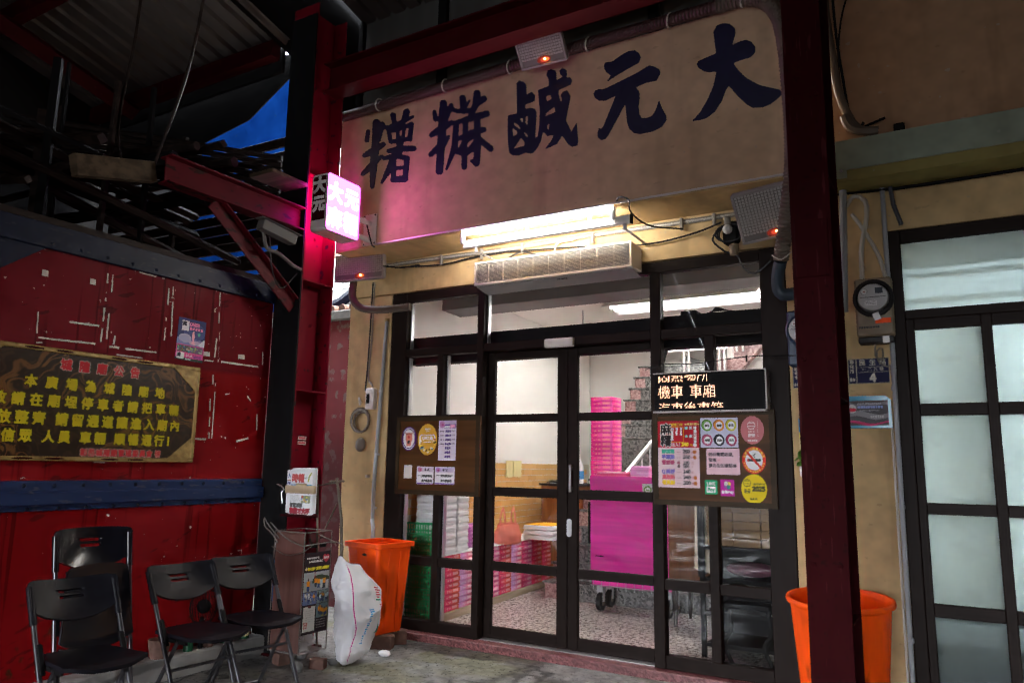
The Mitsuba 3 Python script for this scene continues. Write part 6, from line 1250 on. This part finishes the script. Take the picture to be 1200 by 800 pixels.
part(nn_, 'wire', tube(curve([(-4.22, 3.90, 1.19), (-4.16, 3.888, 1.175), (-4.13, 3.886, 1.15), (-4.17, 3.90, 1.13), (-4.155, 3.90, 1.06)], .02), 0.004, 5), 'chrome')

# orange square bin
ob = thing('orange_square_bin', 'orange square plastic bin under the drain pipe left of the shop', 'bin')
bx, by, brot = -3.885, 4.66, -8
def sqloft(rings):
    v, f = [], []; n = None
    for r_, z in rings:
        q = min(.045, r_ * .3); an = np.linspace(0, math.pi / 2, 5)
        ring = np.vstack([np.column_stack([sx * (r_ - q) + q * np.cos(an + ph), sy * (r_ - q) + q * np.sin(an + ph)]) for sx, sy, ph in ((1, 1, 0), (-1, 1, math.pi / 2), (-1, -1, math.pi), (1, -1, 1.5 * math.pi))]); n = len(ring)
        v += [(p[0], p[1], z) for p in ring]
    for i in range(len(rings) - 1):
        for j in range(n): a, b, c, d = i * n + j, i * n + (j + 1) % n, (i + 1) * n + (j + 1) % n, (i + 1) * n + j; f += [(a, b, c), (a, c, d)]
    return trimesh.Trimesh(v, f, process=False)
def put(m): m = m.copy(); m.apply_scale([.92, .92, .99]); return rotz(m, brot).apply_translation((bx, by, 0))
part(ob, 'body', put(sqloft([(.0, .105), (.150, .105), (.152, .11), (.196, .735), (.196, .7351), (.186, .735), (.145, .125), (0, .125)])), 'orange_plastic', smooth=40)
part(ob, 'rim', put(sqloft([(.188, .742), (.188, .765), (.216, .765), (.218, .757), (.216, .730), (.198, .730), (.196, .742)])), 'orange_plastic', smooth=40)
for a in range(4):
    for u in (-.06, .06):
        m = tf(B(-.012, .012, 0, .004, .0, .58, .002), np.array([u, -.156, .13]), np.array([1.0, 0, 0]), np.array([0, -.998, -.07]), np.array([0, -.07, .998])); part(ob, 'rib', put(rotz(m, 90 * a)), 'orange_plastic')
part(ob, 'name_plate', put(B(.02, .065, -.200, -.196, .672, .688)), 'near_black')
for i, (dx, dy) in enumerate(((-.10, -.10), (.11, -.07), (.10, .10), (-.1, .1))):
    solo('support_brick', rotz(B(-.09, .09, -.045, .045, 0.0, .10, .008), 20 * i).apply_translation((bx + dx, by + dy, 0)), 'brick', 'brick holding up the orange square bin, nearly hidden', 'brick', 'bricks under the orange square bin')

# white woven sack
ws = thing('white_sack', 'crumpled white woven sack with red and blue print leaning on the donation box', 'sack')
nz, na = 64, 84
RAD = [(0, .012, .05), (.05, .055, .09), (.15, .085, .125), (.35, .115, .165), (.6, .125, .185), (.8, .105, .18), (.92, .075, .165), (1, .045, .15)]
uu = [r[0] for r in RAD]; v = []
for i in range(nz):
    u = i / (nz - 1)
    lean = .03 * u - .10 * u ** 2.2
    cx, cy = -3.655 + lean, 4.10 + .09 * min(u * 3, 1) + .015 * u
    rx, ry = np.interp(u, uu, [r[1] for r in RAD]), np.interp(u, uu, [r[2] for r in RAD])
    for j in range(na):
        a = 2 * math.pi * j / na; ca, sa = math.cos(a), math.sin(a)
        e_ = 0.80                                             # a squarish section with soft corners
        px_, py_ = math.copysign(abs(ca) ** e_, ca) * rx, math.copysign(abs(sa) ** e_, sa) * ry
        slope = -.085 * (py_ / .16) * max(0, (u - .55) / .45)        # the mouth slants down towards the shop
        v.append((cx + px_, cy + py_, 0.004 + 0.645 * u + slope + .012 * math.sin(3 * a + 1) * max(0, (u - .85) / .15)))
v = np.array(v)
ctr = np.array([-3.67, 4.16, 0]); d = v - ctr; d[:, 2] = 0; d /= np.linalg.norm(d, axis=1, keepdims=True) + 1e-9
warp = v + 0.05 * (np.stack([meshkit.fbm(v * 8 + q * 13, 3) for q in range(3)], -1) - .5)
def ridge(p_): return 1 - np.abs(2 * meshkit.noise(p_) - 1)
v = (v - [-3.67, 4.16, 0]) * [.95, .93, .965] + [-3.68, 4.17, 0]; warp = v + 0.05 * (np.stack([meshkit.fbm(v * 8 + q * 13, 3) for q in range(3)], -1) - .5)
r1 = ridge(warp * np.array([7, 7, 5.0]) + 3); r2 = ridge((warp[:, [0, 2, 1]] + warp * .4) * np.array([13, 11, 9.0]) + 20); r3 = ridge(warp * np.array([26, 26, 18.0]) + 41)
v += d * (0.040 * (r1 ** 2 - .4) + 0.020 * (r2 ** 2 - .4) + 0.007 * (r3 - .5))[:, None]
v[:, 2] = np.maximum(v[:, 2], .003)
f = [(i * na + j, i * na + (j + 1) % na, (i + 1) * na + (j + 1) % na) for i in range(nz - 1) for j in range(na)] + [(i * na + j, (i + 1) * na + (j + 1) % na, (i + 1) * na + j) for i in range(nz - 1) for j in range(na)]
k = len(v); v = np.vstack([v, v[:na].mean(0), v[-na:].mean(0) + [0, 0, -.05]])
f += [(k, (j + 1) % na, j) for j in range(na)] + [(k + 1, (nz - 1) * na + j, (nz - 1) * na + (j + 1) % na) for j in range(na)]
sack = trimesh.Trimesh(v, f, process=False); part(ws, 'body', sack, 'white_bag', smooth=50)
def on_sack(a0, a1, u0, u1, mat, name, lift=.0022, wob=0.0):
    """A printed band that follows the sack's surface between angles a0..a1 and heights u0..u1."""
    ni, nj = max(2, int((u1 - u0) * nz)), max(2, int((a1 - a0) / (2 * math.pi) * na * 1.5) + 1)
    vn = sack.vertex_normals; pv, pf_ = [], []
    from_ = lambda A_, i_, j_: A_[i_ * na + j_ % na]
    for i in range(ni + 1):
        for j in range(nj + 1):
            uu = (u0 + (u1 - u0) * i / ni) * (nz - 1); aa = ((a0 + (a1 - a0) * j / nj + wob * math.sin(uu * .3)) / (2 * math.pi)) % 1.0 * na
            i0, j0 = min(int(uu), nz - 2), int(aa); fi, fj = uu - i0, aa - j0
            q = lambda A_: (from_(A_, i0, j0) * (1 - fj) + from_(A_, i0, j0 + 1) * fj) * (1 - fi) + (from_(A_, i0 + 1, j0) * (1 - fj) + from_(A_, i0 + 1, j0 + 1) * fj) * fi
            pv.append(q(sack.vertices) + q(vn) * lift)
    for i in range(ni):
        for j in range(nj): a = i * (nj + 1) + j; pf_ += [(a, a + 1, a + nj + 2), (a, a + nj + 2, a + nj + 1)]
    part(ws, name, trimesh.Trimesh(np.array(pv), pf_, process=False), mat, smooth=True)
M('ink_magenta', (.55, .06, .28), .5); M('ink_red', (.55, .04, .06), .5); M('ink_blue', (.06, .30, .62), .5); M('ink_green', (.02, .20, .12), .5)
T0 = math.radians
on_sack(T0(-49), T0(-46), .04, .97, 'ink_magenta', 'stripe', wob=.03)
for i in range(5): on_sack(T0(12), T0(26 + 5 * (i % 2)), .80 - i * .028, .815 - i * .028, 'ink_red', 'print_mark')
for i in range(3): on_sack(T0(16), T0(30), .60 - i * .03, .615 - i * .03, 'ink_red', 'print_mark')
on_sack(T0(6), T0(30), .655, .672, 'ink_green', 'print_mark')
for i in range(16): on_sack(T0(-6 - i * 1.2 + (i % 3)), T0(0 - i * 1.2 + 2 * (i % 2)), .56 - i * .022, .572 - i * .022, 'ink_blue', 'print_mark')
on_sack(T0(26), T0(50), .30, .38, 'ink_green', 'print_mark')
solo('white_shard', trimesh.creation.icosphere(2, .5).apply_transform(np.diag([.10, .06, .045, 1])).apply_translation((-3.60, 4.42, .022)), 'styro', 'small white shard on the ground beside the sack', 'debris', smooth=True)

# round orange bucket
rb_ = thing('orange_round_bucket', 'round orange plastic bucket behind the dark red post', 'bucket')
bk = lathe([(0, .0), (.205, .0), (.210, .006), (.255, .60), (.262, .605), (.268, .612), (.276, .612), (.279, .624), (.275, .636), (.262, .638), (.252, .628), (.244, .60), (.200, .02), (0, .015)], 56)
bk.apply_transform(trimesh.transformations.rotation_matrix(math.radians(4.0), [1, 0.1, 0])); bk.apply_translation((-0.615, 4.665, 0.03))
part(rb_, 'body', bk, 'orange_plastic', smooth=35)

# small things on the plinth
um = thing('blue_umbrella', 'folded blue umbrella leaning in the corner behind the chairs', 'umbrella')
part(um, 'canopy', tube([(-4.20, 3.99, .12), (-4.225, 3.97, .45), (-4.24, 3.955, .66)], [.012, .038, .018], 9), 'umbrella_blue', smooth=50)
for a in range(4): part(um, 'fold', tube([(-4.20 + .02 * math.cos(a * 1.6), 3.99 + .02 * math.sin(a * 1.6), .13), (-4.225 + .036 * math.cos(a * 1.6 + .8), 3.97 + .036 * math.sin(a * 1.6 + .8), .45), (-4.24 + .012 * math.cos(a * 1.6), 3.955, .65)], .007, 6), 'umbrella_blue', smooth=50)
part(um, 'shaft', tube([(-4.195, 3.995, .02), (-4.245, 3.95, .78)], .005, 6), 'steel_grey')
def can(x, y, z, r, h, mat, label, band=None):
    t = thing('tin_can', label, 'can'); part(t, 'body', lathe([(0, 0), (r, 0), (r, h), (r * .93, h + .003), (r * .9, h - .004), (0, h - .004)], 20).apply_translation((x, y, z)), mat, smooth=30)
    if band: part(t, 'label', lathe([(r + .001, h * .2), (r + .001, h * .75)], 20).apply_translation((x, y, z)), band)
    return t
can(-4.375, 3.68, .137, .042, .105, 'can_green', 'green tin with a white label on the plinth under the chairs', None)
can(-4.375, 3.83, .137, .035, .085, 'can_green', 'dull green tin at the far end of the plinth', 'towel')
can(-4.37, 3.38, .137, .03, .07, 'can_green', 'small green tin between two brown pots on the plinth')
for y, r, h, lab in ((3.17, .068, .11, 'wide brown pot on the plinth under the second chair'), (3.53, .045, .085, 'small brown pot on the plinth beside the green tin')):
    t = thing('brown_pot', lab, 'pot'); part(t, 'body', lathe([(0, 0), (r * .75, 0), (r, h), (r * .9, h), (r * .68, .012), (0, .012)], 20).apply_translation((-4.37, y, .137)), 'brick', smooth=30)
wf = thing('wire_fan_cage', 'dark wire fan cage on the plinth behind the second chair', 'fan')
for i in range(12):
    a = np.linspace(0, 2 * np.pi, 25); q = math.pi * i / 12
    part(wf, 'wire', tube(np.column_stack([-4.36 + .06 * np.sin(a) * math.cos(q) , 3.47 + .10 * np.sin(a) * math.sin(q) * 1.0, .40 + .12 * np.cos(a)]), .0022, 4), 'near_black')
part(wf, 'motor', trimesh.creation.icosphere(2, .045).apply_translation((-4.36, 3.47, .40)), 'near_black', smooth=True)
part(wf, 'stand', tube([(-4.37, 3.47, .137), (-4.37, 3.47, .33)], .014, 8), 'near_black')
mk = thing('mop_sticks', 'two thin grey sticks leaning beside the donation box', 'stick')
part(mk, 'stick', tube([(-4.19, 3.92, .02), (-4.21, 3.955, .86)], .007, 6), 'steel_grey'); part(mk, 'stick', tube([(-4.165, 3.90, .02), (-4.19, 3.955, .83)], .005, 6), 'steel_grey')

# ================================================================== INSIDE THE SHOP
def batten(name, x0, x1, y, z, L, label, w=4.0):
    t = thing(name, label, 'lamp', None)
    part(t, 'reflector', cat(B(x0, x1, y - .12, y + .12, z + .05, z + .075), tf(B(x0, x1, -.10, 0, -.003, .003), np.array([0, y - .12, z + .05]), np.array([1.0, 0, 0]), np.array([0, .86, .5]), np.array([0, -.5, .86])), tf(B(x0, x1, 0, .10, -.003, .003), np.array([0, y + .12, z + .05]), np.array([1.0, 0, 0]), np.array([0, .86, -.5]), np.array([0, .5, .86]))), 'white_paint')
    part(t, 'hanger', cat(B(x0 + .2, x0 + .21, y - .005, y + .005, z + .075, 3.059), B(x1 - .21, x1 - .2, y - .005, y + .005, z + .075, 3.059)), 'steel_grey')
    k = t + '__tube'; scene[k] = mikit.ply(cat(tube([(x0 + .03, y - .05, z + .02), (x1 - .03, y - .05, z + .02)], 0.015, 10), tube([(x0 + .03, y + .05, z + .02), (x1 - .03, y + .05, z + .02)], 0.015, 10)), 'white_paint', emitter=emit((L, L * .99, L * .96), w))
    return t
batten('ceiling_lamp', -2.75, -1.35, 6.50, 2.80, INL, 'bright twin tube lamp seen through the right transom pane', 6.0)
batten('ceiling_lamp', -3.7, -2.5, 7.5, 2.80, INL, 'twin tube lamp over the middle of the shop', 5.0)
batten('ceiling_lamp', -3.3, -2.05, 9.0, 2.80, INL * .9, 'twin tube lamp at the back of the shop', 4.0)
cb = thing('cable_clump', 'dark cables and boxes on the door operator behind the right transom pane', 'cable')
for i in range(4): part(cb, 'cable', tube(curve([(-1.5 + .02 * i, 5.27, 2.435), (-1.42, 5.28, 2.455 + .008 * i), (-1.33, 5.28, 2.45), (-1.25, 5.27, 2.43)], .03), .005, 5), 'cable_black')
part(cb, 'box', B(-1.66, -1.54, 5.22, 5.32, 2.432, 2.462, .005), 'near_black')

# wooden pallet ledge and cake boxes along the left wall
bl = solo('low_ledge', bench(B(-0.02, 3.2, -0.01, 0.36, 0.072, 0.135, .004)), 'wood_bench', 'long low wooden ledge carrying the pink boxes inside the shop', 'ledge')
bh, bw = 0.0455, 0.252
cols_m = ['box_pink', 'box_lilac', 'box_pink', 'box_pink_b', 'box_pink', 'box_lilac', 'box_pink_b', 'box_pink', 'box_pink', 'box_pink_b', 'box_pink', 'box_pink']
for c in range(12):
    for r in range(10):
        s0 = 0.02 + c * (bw + .003) + rng.uniform(-.002, .002); o = rng.uniform(0, .008)
        solo('cake_box', bench(B(s0, s0 + bw, 0.004 + o, 0.335, .136 + r * bh, .136 + (r + 1) * bh - .0045, .003)), cols_m[c], 'pink printed cake box in the long row of stacks on the low ledge', 'box', 'pink cake boxes stacked on the low ledge')
solo('paper_cover', bench(B(0.0, 3.08, 0.0, 0.34, .592, .597)), 'styro', 'white paper laid over the top of the pink box stacks', 'paper')
for i in range(5):
    solo('violet_box', bench(B(.62, 1.12, .12, .34, .598 + i * .037, .598 + (i + 1) * .037 - .002, .002)), 'box_violet', 'violet cake box piled on the paper beside the white trays', 'box', 'violet boxes on the paper cover')
for st, (s0, t0) in enumerate(((0.02, 0.02), (0.26, 0.03))):
    for i in range(12 + 6):
        z = .598 + i * .060
        o = rng.uniform(-.005, .005)
        if z > 1.65: break
        solo('white_tray', bench(cat(B(s0 + o, s0 + .20 + o, t0, t0 + .30, z, z + .050, .012), B(s0 + .006 + o, s0 + .194 + o, t0 + .006, t0 + .294, z + .0502, z + .0595))), 'styro', 'white foam tray in the tall stack by the left sidelight', 'tray', 'white foam trays in two tall stacks')
# green baskets
def basket(z):
    w, d, h = .155, .11, .17; bars = [B(-w, w, -d, d, 0, .008)]
    for sx in (-1, 1):
        for i in range(9): y = -d + .012 + i * (2 * d - .024) / 8; bars.append(tf(B(-.004, .004, -.005, .005, 0, h), np.array([sx * w, y, .004]), np.array([1.0, 0, 0]), np.array([0, 1.0, 0]), np.array([sx * .09, 0, 1.0])))
    for sy in (-1, 1):
        for i in range(12): x = -w + .012 + i * (2 * w - .024) / 11; bars.append(tf(B(-.005, .005, -.004, .004, 0, h), np.array([x, sy * d, .004]), np.array([1.0, 0, 0]), np.array([0, 1.0, 0]), np.array([0, sy * .09, 1.0])))
    for zz, e_ in ((.055, .006), (.11, .010), (.165, .016)):
        W_, D_ = w + e_, d + e_; q = .006 if zz < .16 else .009
        bars += [B(-W_, W_, -D_ - .004, -D_ + .004, zz - q, zz + q), B(-W_, W_, D_ - .004, D_ + .004, zz - q, zz + q), B(-W_ - .004, -W_ + .004, -D_, D_, zz - q, zz + q), B(W_ - .004, W_ + .004, -D_, D_, zz - q, zz + q)]
    return cat(bars).apply_translation((-3.985, 5.34 + .0, z))
for i in range(8): solo('green_basket', basket(.075 + i * .088), 'green_plastic', 'green slotted plastic basket nested in the stack behind the left sidelight', 'basket', 'green baskets nested in one stack')
# bag, trays, cabinet, things on the wall
bgz = .599
nz_, na_ = 18, 30; v = []
for i in range(nz_):
    u = i / (nz_ - 1)
    for j in range(na_):
        a = 2 * math.pi * j / na_
        rx, ry = np.interp(u, [0, .08, .45, .75, 1], [.10, .125, .125, .10, .085]), np.interp(u, [0, .08, .45, .75, 1], [.13, .16, .16, .135, .12])
        k = 1 + .05 * math.sin(7 * a + 4 * u) * u
        v.append((rx * k * math.cos(a), ry * k * math.sin(a), .19 * u))
v = np.array(v); v += (meshkit.fbm(v * 18, 3)[:, None] - .5) * .025 * np.array([1, 1, .3])
f = [(i * na_ + j, i * na_ + (j + 1) % na_, (i + 1) * na_ + (j + 1) % na_) for i in range(nz_ - 1) for j in range(na_)] + [(i * na_ + j, (i + 1) * na_ + (j + 1) % na_, (i + 1) * na_ + j) for i in range(nz_ - 1) for j in range(na_)]
pb = thing('plastic_bag', 'salmon pink plastic carrier bag standing on the box stacks', 'bag')
part(pb, 'body', trimesh.Trimesh(v, f, process=False).apply_translation((-3.84, 6.52, bgz)), 'salmon_bag', smooth=True)
for sy in (-1, 1):
    hp_ = curve([(0, sy * .10 - .045, .17), (.0, sy * .10 - .035, .27), (0, sy * .10, .33), (0, sy * .10 + .035, .27), (0, sy * .10 + .045, .17)], .02)
    vv, ff = [], []
    for i, p in enumerate(hp_):
        w_ = .022; c0 = np.array([0, sy * .10, .18]); dd = p - c0; dd /= np.linalg.norm(dd)
        vv += [p - dd * w_ + [.004 * math.sin(i), 0, 0], p + dd * w_]
    for i in range(len(hp_) - 1): ff += [(2 * i, 2 * i + 1, 2 * i + 3), (2 * i, 2 * i + 3, 2 * i + 2)]
    part(pb, 'handle', trimesh.Trimesh(vv, ff, process=False).apply_translation((-3.84, 6.52, bgz)), 'salmon_bag', smooth=True)
part(pb, 'contents', B(-3.92, -3.76, 6.42, 6.62, bgz + .004, bgz + .08, .03), 'styro')
for i in range(3):
    t = thing('cake_tray', 'white cake tray, %s of three beside the carrier bag' % ('lowest', 'middle', 'topmost, filled with yellow cakes,')[i], 'tray')
    part(t, 'tray', B(-3.93, -3.58, 6.98, 7.40, .599 + i * .050, .599 + i * .050 + .045, .010), 'styro')
    if i == 2: part(t, 'filling', B(-3.91, -3.60, 7.0, 7.38, .7445, .750), 'yolk')
ct = thing('brown_cabinet', 'brown wooden cabinet against the tiled wall at the back left', 'cabinet')
part(ct, 'body', B(-4.06, -3.62, 7.62, 8.3, .072, 1.13, .004), 'wood_brown'); part(ct, 'top', B(-4.08, -3.60, 7.60, 8.32, 1.131, 1.155, .003), 'wood_old')
for i in range(5): solo('paper_pile', rotz(B(-.10, .10, -.07, .07, 1.156 + i * .006, 1.156 + i * .006 + .005), rng.uniform(-20, 20)).apply_translation((-3.95 + rng.uniform(-.02, .02), 7.82, 0)), rng.choice(['styro', 'near_black', 'cloth']), 'loose sheet in the untidy paper pile on the brown cabinet', 'paper', 'papers on the brown cabinet')
wb = thing('water_bottle', 'clear blue bottle on the brown cabinet', 'bottle'); part(wb, 'body', lathe([(0, 0), (.045, 0), (.045, .20), (.018, .25), (.018, .28), (0, .28)], 18).apply_translation((-3.70, 7.86, 1.156)), 'styro', smooth=30); part(wb, 'label', lathe([(.0465, .05), (.0465, .14)], 18).apply_translation((-3.70, 7.86, 1.156)), 'ink_blue')
tws = thing('wall_towels', 'two yellow towels hanging on the tiled wall above the cabinet', 'towel')
for i, (y0, y1) in enumerate(((7.18, 7.34), (7.36, 7.56))): 
    m = refine(bench(B(y0 - 5.33, y1 - 5.33, .345, .356, 1.22, 1.40)), .04); part(tws, 'cloth', m, 'towel')
part(tws, 'rail', bench(tube([(1.82, .35, 1.40), (2.28, .35, 1.40)], .006, 6)), 'chrome')
# pink covered trolley
pc = thing('pink_trolley', 'pink sheeted wire trolley on castors in the middle of the shop', 'trolley')
cx0, cx1, cy0, cy1 = -2.94, -2.17, 6.48, 6.82
part(pc, 'front_sheet', refine(B(cx0, cx1, cy0, cy0 + .006, .37, 1.262), .15), 'pink_sheet'); part(pc, 'side_sheet', B(cx0, cx0 + .006, cy0 + .007, cy1, .37, 1.255), 'pink_sheet'); part(pc, 'side_sheet', B(cx1 - .006, cx1, cy0 + .007, cy1, .37, 1.255), 'pink_sheet'); part(pc, 'back_sheet', B(cx0 + .007, cx1 - .007, cy1 - .006, cy1, .37, 1.255), 'pink_sheet')
part(pc, 'top_cover', B(cx0 + .007, cx1 - .007, cy0 + .007, cy1 - .007, 1.235, 1.248), 'pink_sheet')
part(pc, 'deck', B(cx0 + .01, cx1 - .01, cy0 + .01, cy1 - .01, .29, .365, .004), 'pink_sheet')
for z in (.30, .345): part(pc, 'wire', tube([(cx0, cy0 - .008, z), (cx1, cy0 - .008, z)], .004, 5), 'steel_grey')
for z in (.62, .90, 1.17): part(pc, 'seam', B(cx0 + .001, cx1 - .001, cy0 - .0022, cy0 - .0002, z - .0025, z + .0025), 'pink_sheet')
part(pc, 'flap', refine(B(cx0 - .004, cx1 + .004, cy0 - .006, cy0 - .0025, 1.185, 1.264), .1), 'pink_sheet')
for i in range(10): part(pc, 'wire', tube([(cx0 + .03 + i * .078, cy0 - .008, .27), (cx0 + .03 + i * .078, cy0 - .008, .35)], .003, 5), 'steel_grey')
for x in (cx0 + .05, cx0 + .62):
    for z in (.55, 1.13): part(pc, 'strap', B(x, x + .075, cy0 - .004, cy0 - .0005, z, z + .008), 'near_black')
s = Sheet(); s.base(sbox(cx0 + .505, 1.09, cx0 + .76, 1.205), (.66, .64, .66))
for i in range(2): s.add(disc(cx0 + .555 + i * .10, 1.15, .038), cl[i], 1).add(disc(cx0 + .555 + i * .10, 1.15, .024), (.72, .72, .72), 2).rect(cx0 + .54 + i * .10, 1.143, cx0 + .57 + i * .10, 1.157, cl[i], 3)
sheet_part(pc, 'card', s, (0, cy0 - .0075, 0), XZ)
for x in (cx0 + .07, cx1 - .07):
    for y in (cy0 + .07, cy1 - .06):
        k = part(pc, 'castor', cat(B(x - .028, x + .028, y - .03, y + .03, .235, .289), B(x - .032, x - .026, y - .02, y + .02, .15, .24), B(x + .026, x + .032, y - .02, y + .02, .15, .24)), 'steel_grey')
        part(k, 'wheel', tube([(x - .021, y, .148), (x + .021, y, .148)], .075, 20), 'meter_black'); part(k, 'hub', tube([(x - .024, y, .148), (x + .024, y, .148)], .032, 14), 'hose')
for i in range(23): solo('gift_box', B(-3.20 + rng.uniform(-.003, .003), -2.965, 7.06, 7.30, 1.0 + i * .0455, 1.0 + (i + 1) * .0455 - .002, .002), 'box_magenta', 'magenta gift box in the tall stack behind the pink trolley', 'box', 'magenta gift boxes in one tall stack')
solo('box_stand', B(-3.22, -2.96, 7.04, 7.32, .60, .998), 'near_black', 'dark stand under the tall magenta box stack', 'stand')
solo('pink_parcel', B(-2.90, -2.60, 6.52, 6.78, 1.249, 1.305, .01), 'box_pink_b', 'flat pink parcel lying on top of the trolley', 'parcel')
solo('wrapped_box', B(-2.58, -2.40, 6.55, 6.78, 1.249, 1.36, .008), 'box_lilac', 'small white and pink box on top of the trolley', 'box')
st_ = thing('staircase', 'granite staircase with pink edges rising at the back of the shop', 'staircase')
for k in range(16):
    y0 = 6.86 + .178 * k; z1 = .07 + .163 * (k + 1)
    part(st_, 'step', B(-3.46, -1.5, y0, y0 + .177, max(.071, z1 - .50), z1 - .022), 'granite_grey'); part(st_, 'edge', B(-3.60, -3.461, y0 - .004, y0 + .177, max(.071, z1 - .50), z1 - .022), 'granite_pink'); part(st_, 'tread', B(-3.62, -1.5, y0 - .018, y0 + .177, z1 - .021, z1), 'granite_grey')
part(st_, 'soffit_rib', tf(B(-.5, .9, -.04, .04, -.03, .03), np.array([-2.6, 9.82, 2.62]), np.array([.93, 0, -.36]), np.array([0, 1.0, 0]), np.array([.36, 0, .93])), 'grey_paint')
part(st_, 'handrail', tube([(-2.96, 7.16, 1.0), (-2.92, 7.20, 1.24), (-2.57, 8.0, 1.98), (-2.3, 8.6, 2.5)], .026, 10), 'chrome', smooth=40)
part(st_, 'newel', tube([(-2.95, 7.19, .08), (-2.95, 7.19, 1.22)], .03, 12), 'chrome', smooth=40); part(st_, 'knob', trimesh.creation.icosphere(2, .045).apply_translation((-2.95, 7.19, 1.24)), 'chrome', smooth=True)
for i in range(10):
    q = i / 9; x, y = -2.90 + .42 * q, 7.25 + .95 * q; part(st_, 'baluster', tube([(x, y, .6 + .85 * q), (x, y, 1.27 + .85 * q)], .009, 8), 'chrome', smooth=40)
uf = thing('upper_stair_flight', 'pink granite side of the upper stair flight with white balusters, behind the right transom', 'staircase')
part(uf, 'string', onwall(extr(Polygon([(-2.10, 2.24), (-2.04, 2.44), (-1.85, 2.43), (-1.85, 2.60), (-1.70, 2.62), (-1.20, 2.66), (-1.20, 2.60), (-1.58, 2.53), (-1.86, 2.22)]), .10), (0, 7.6, 0)), 'granite_pink')
part(uf, 'landing_wall', B(-1.95, -.93, 7.64, 7.70, .072, 2.7), 'interior_wall')
for x in (-2.33, -2.28, -1.97, -1.92, -1.80, -1.74): part(uf, 'baluster', lathe([(.010, 0), (.017, .10), (.011, .2), (.011, .33), (.016, .36), (0, .37)], 10).apply_translation((x, 7.42, 2.29 if x < -1.85 else 2.48)), 'white_plastic', smooth=40)
part(uf, 'rail', tube([(-2.62, 7.42, 2.2), (-2.50, 7.42, 2.60)], .022, 8), 'near_black')
# right hand corner: cabinet, cloth, cartons on a rack
rcab = thing('corner_cabinet', 'brown cabinet on short legs behind the right sidelight', 'cabinet')
part(rcab, 'body', B(-2.12, -1.62, 6.22, 6.7, .42, 1.25, .004), 'wood_dark')
part(rcab, 'door', B(-2.10, -1.64, 6.205, 6.219, .44, 1.23, .003), 'wood_dark')
for x in (-2.08, -1.67):
    for y in (6.26, 6.66): part(rcab, 'leg', tube([(x, y, .072), (x, y, .25), (x, y, .419)], [.014, .024, .03], 8), 'wood_old')
hc = solo('hanging_cloth', trimesh.Trimesh(*(lambda n: ([(-1.665 + .11 * (i / (n - 1)) - .02 * (1 - k / 8) * 0 + (.03 * (k / 8)) * (i / (n - 1) - .6), 5.50 + .012 * math.sin(i * 1.7), 1.30 - k / 8 * .66 - .03 * (i / (n - 1))) for k in range(9) for i in range(n)], [t for k in range(8) for i in range(n - 1) for t in ((k * n + i, k * n + i + 1, (k + 1) * n + i + 1), (k * n + i, (k + 1) * n + i + 1, (k + 1) * n + i))]))(18), process=False), 'cloth', 'cream cloth hanging behind the right sidelight', 'cloth', smooth=True)
rk = thing('black_rack', 'black metal rack holding cardboard cartons behind the right sidelight', 'rack')
RX0, RX1, RY0, RY1 = -1.60, -.98, 5.42, 5.80
for x in (RX0, RX1):
    for y in (RY0, RY1): part(rk, 'post', B(x - .016, x + .016, y - .016, y + .016, .072, 1.6), 'near_black')
part(rk, 'added_top_board', B(-1.64, -.93, 5.33, 5.90, 1.32, 1.345, .003), 'wood_dark')  # added board, shades the cartons from the lamps above
part(rk, 'added_back_board', B(-1.60, -.93, 5.835, 5.85, .10, 1.31), 'near_black')  # added board, shades the cartons from behind
part(rk, 'added_side_board', B(-1.632, -1.622, 5.42, 5.83, .60, 1.31), 'near_black')  # added board, shades the cartons from the side
for z in (.17, .38, .60, .815): part(rk, 'shelf', B(RX0 + .017, RX1 - .017, RY0 - .012, RY1 + .012, z - .028, z, .002), 'near_black')
for r in range(6):
    for c in range(3): solo('carton', B(RX0 + .03 + c * .188 + rng.uniform(-.003, .003), RX0 + .03 + c * .188 + .182, RY0 + .01 + rng.uniform(0, .01), RY1 - .01, .817 + r * .058, .817 + r * .058 + .0555, .002), 'cardboard', 'brown cardboard carton stacked on the black rack', 'carton', 'cartons stacked on the black rack')
pk = solo('cling_film_pack', trimesh.creation.icosphere(3, .5).apply_transform(np.diag([.36, .20, .10, 1])).apply_translation((-1.30, 5.60, .652)), M('maroon_film', lambda p, n, uv: mix((.05, .012, .02), (.16, .05, .08), fbm(p.x * 20, p.y * 20, p.z * 30, 3)), .15, 0, .6), 'dark red film wrapped pack on the rack shelf', 'pack', smooth=True)
stl = thing('black_stool', 'small black stool with a curved leg beside the rack', 'stool')
part(stl, 'seat', B(-1.42, -1.12, 5.235, 5.40, .44, .47, .006), 'near_black')
for x in (-1.40, -1.14): part(stl, 'leg', tube(curve([(x, 5.31, .44), (x + .02, 5.31, .3), (x - .03, 5.31, .2), (x + .02, 5.31, .072)], .03), .014, 8), 'near_black')
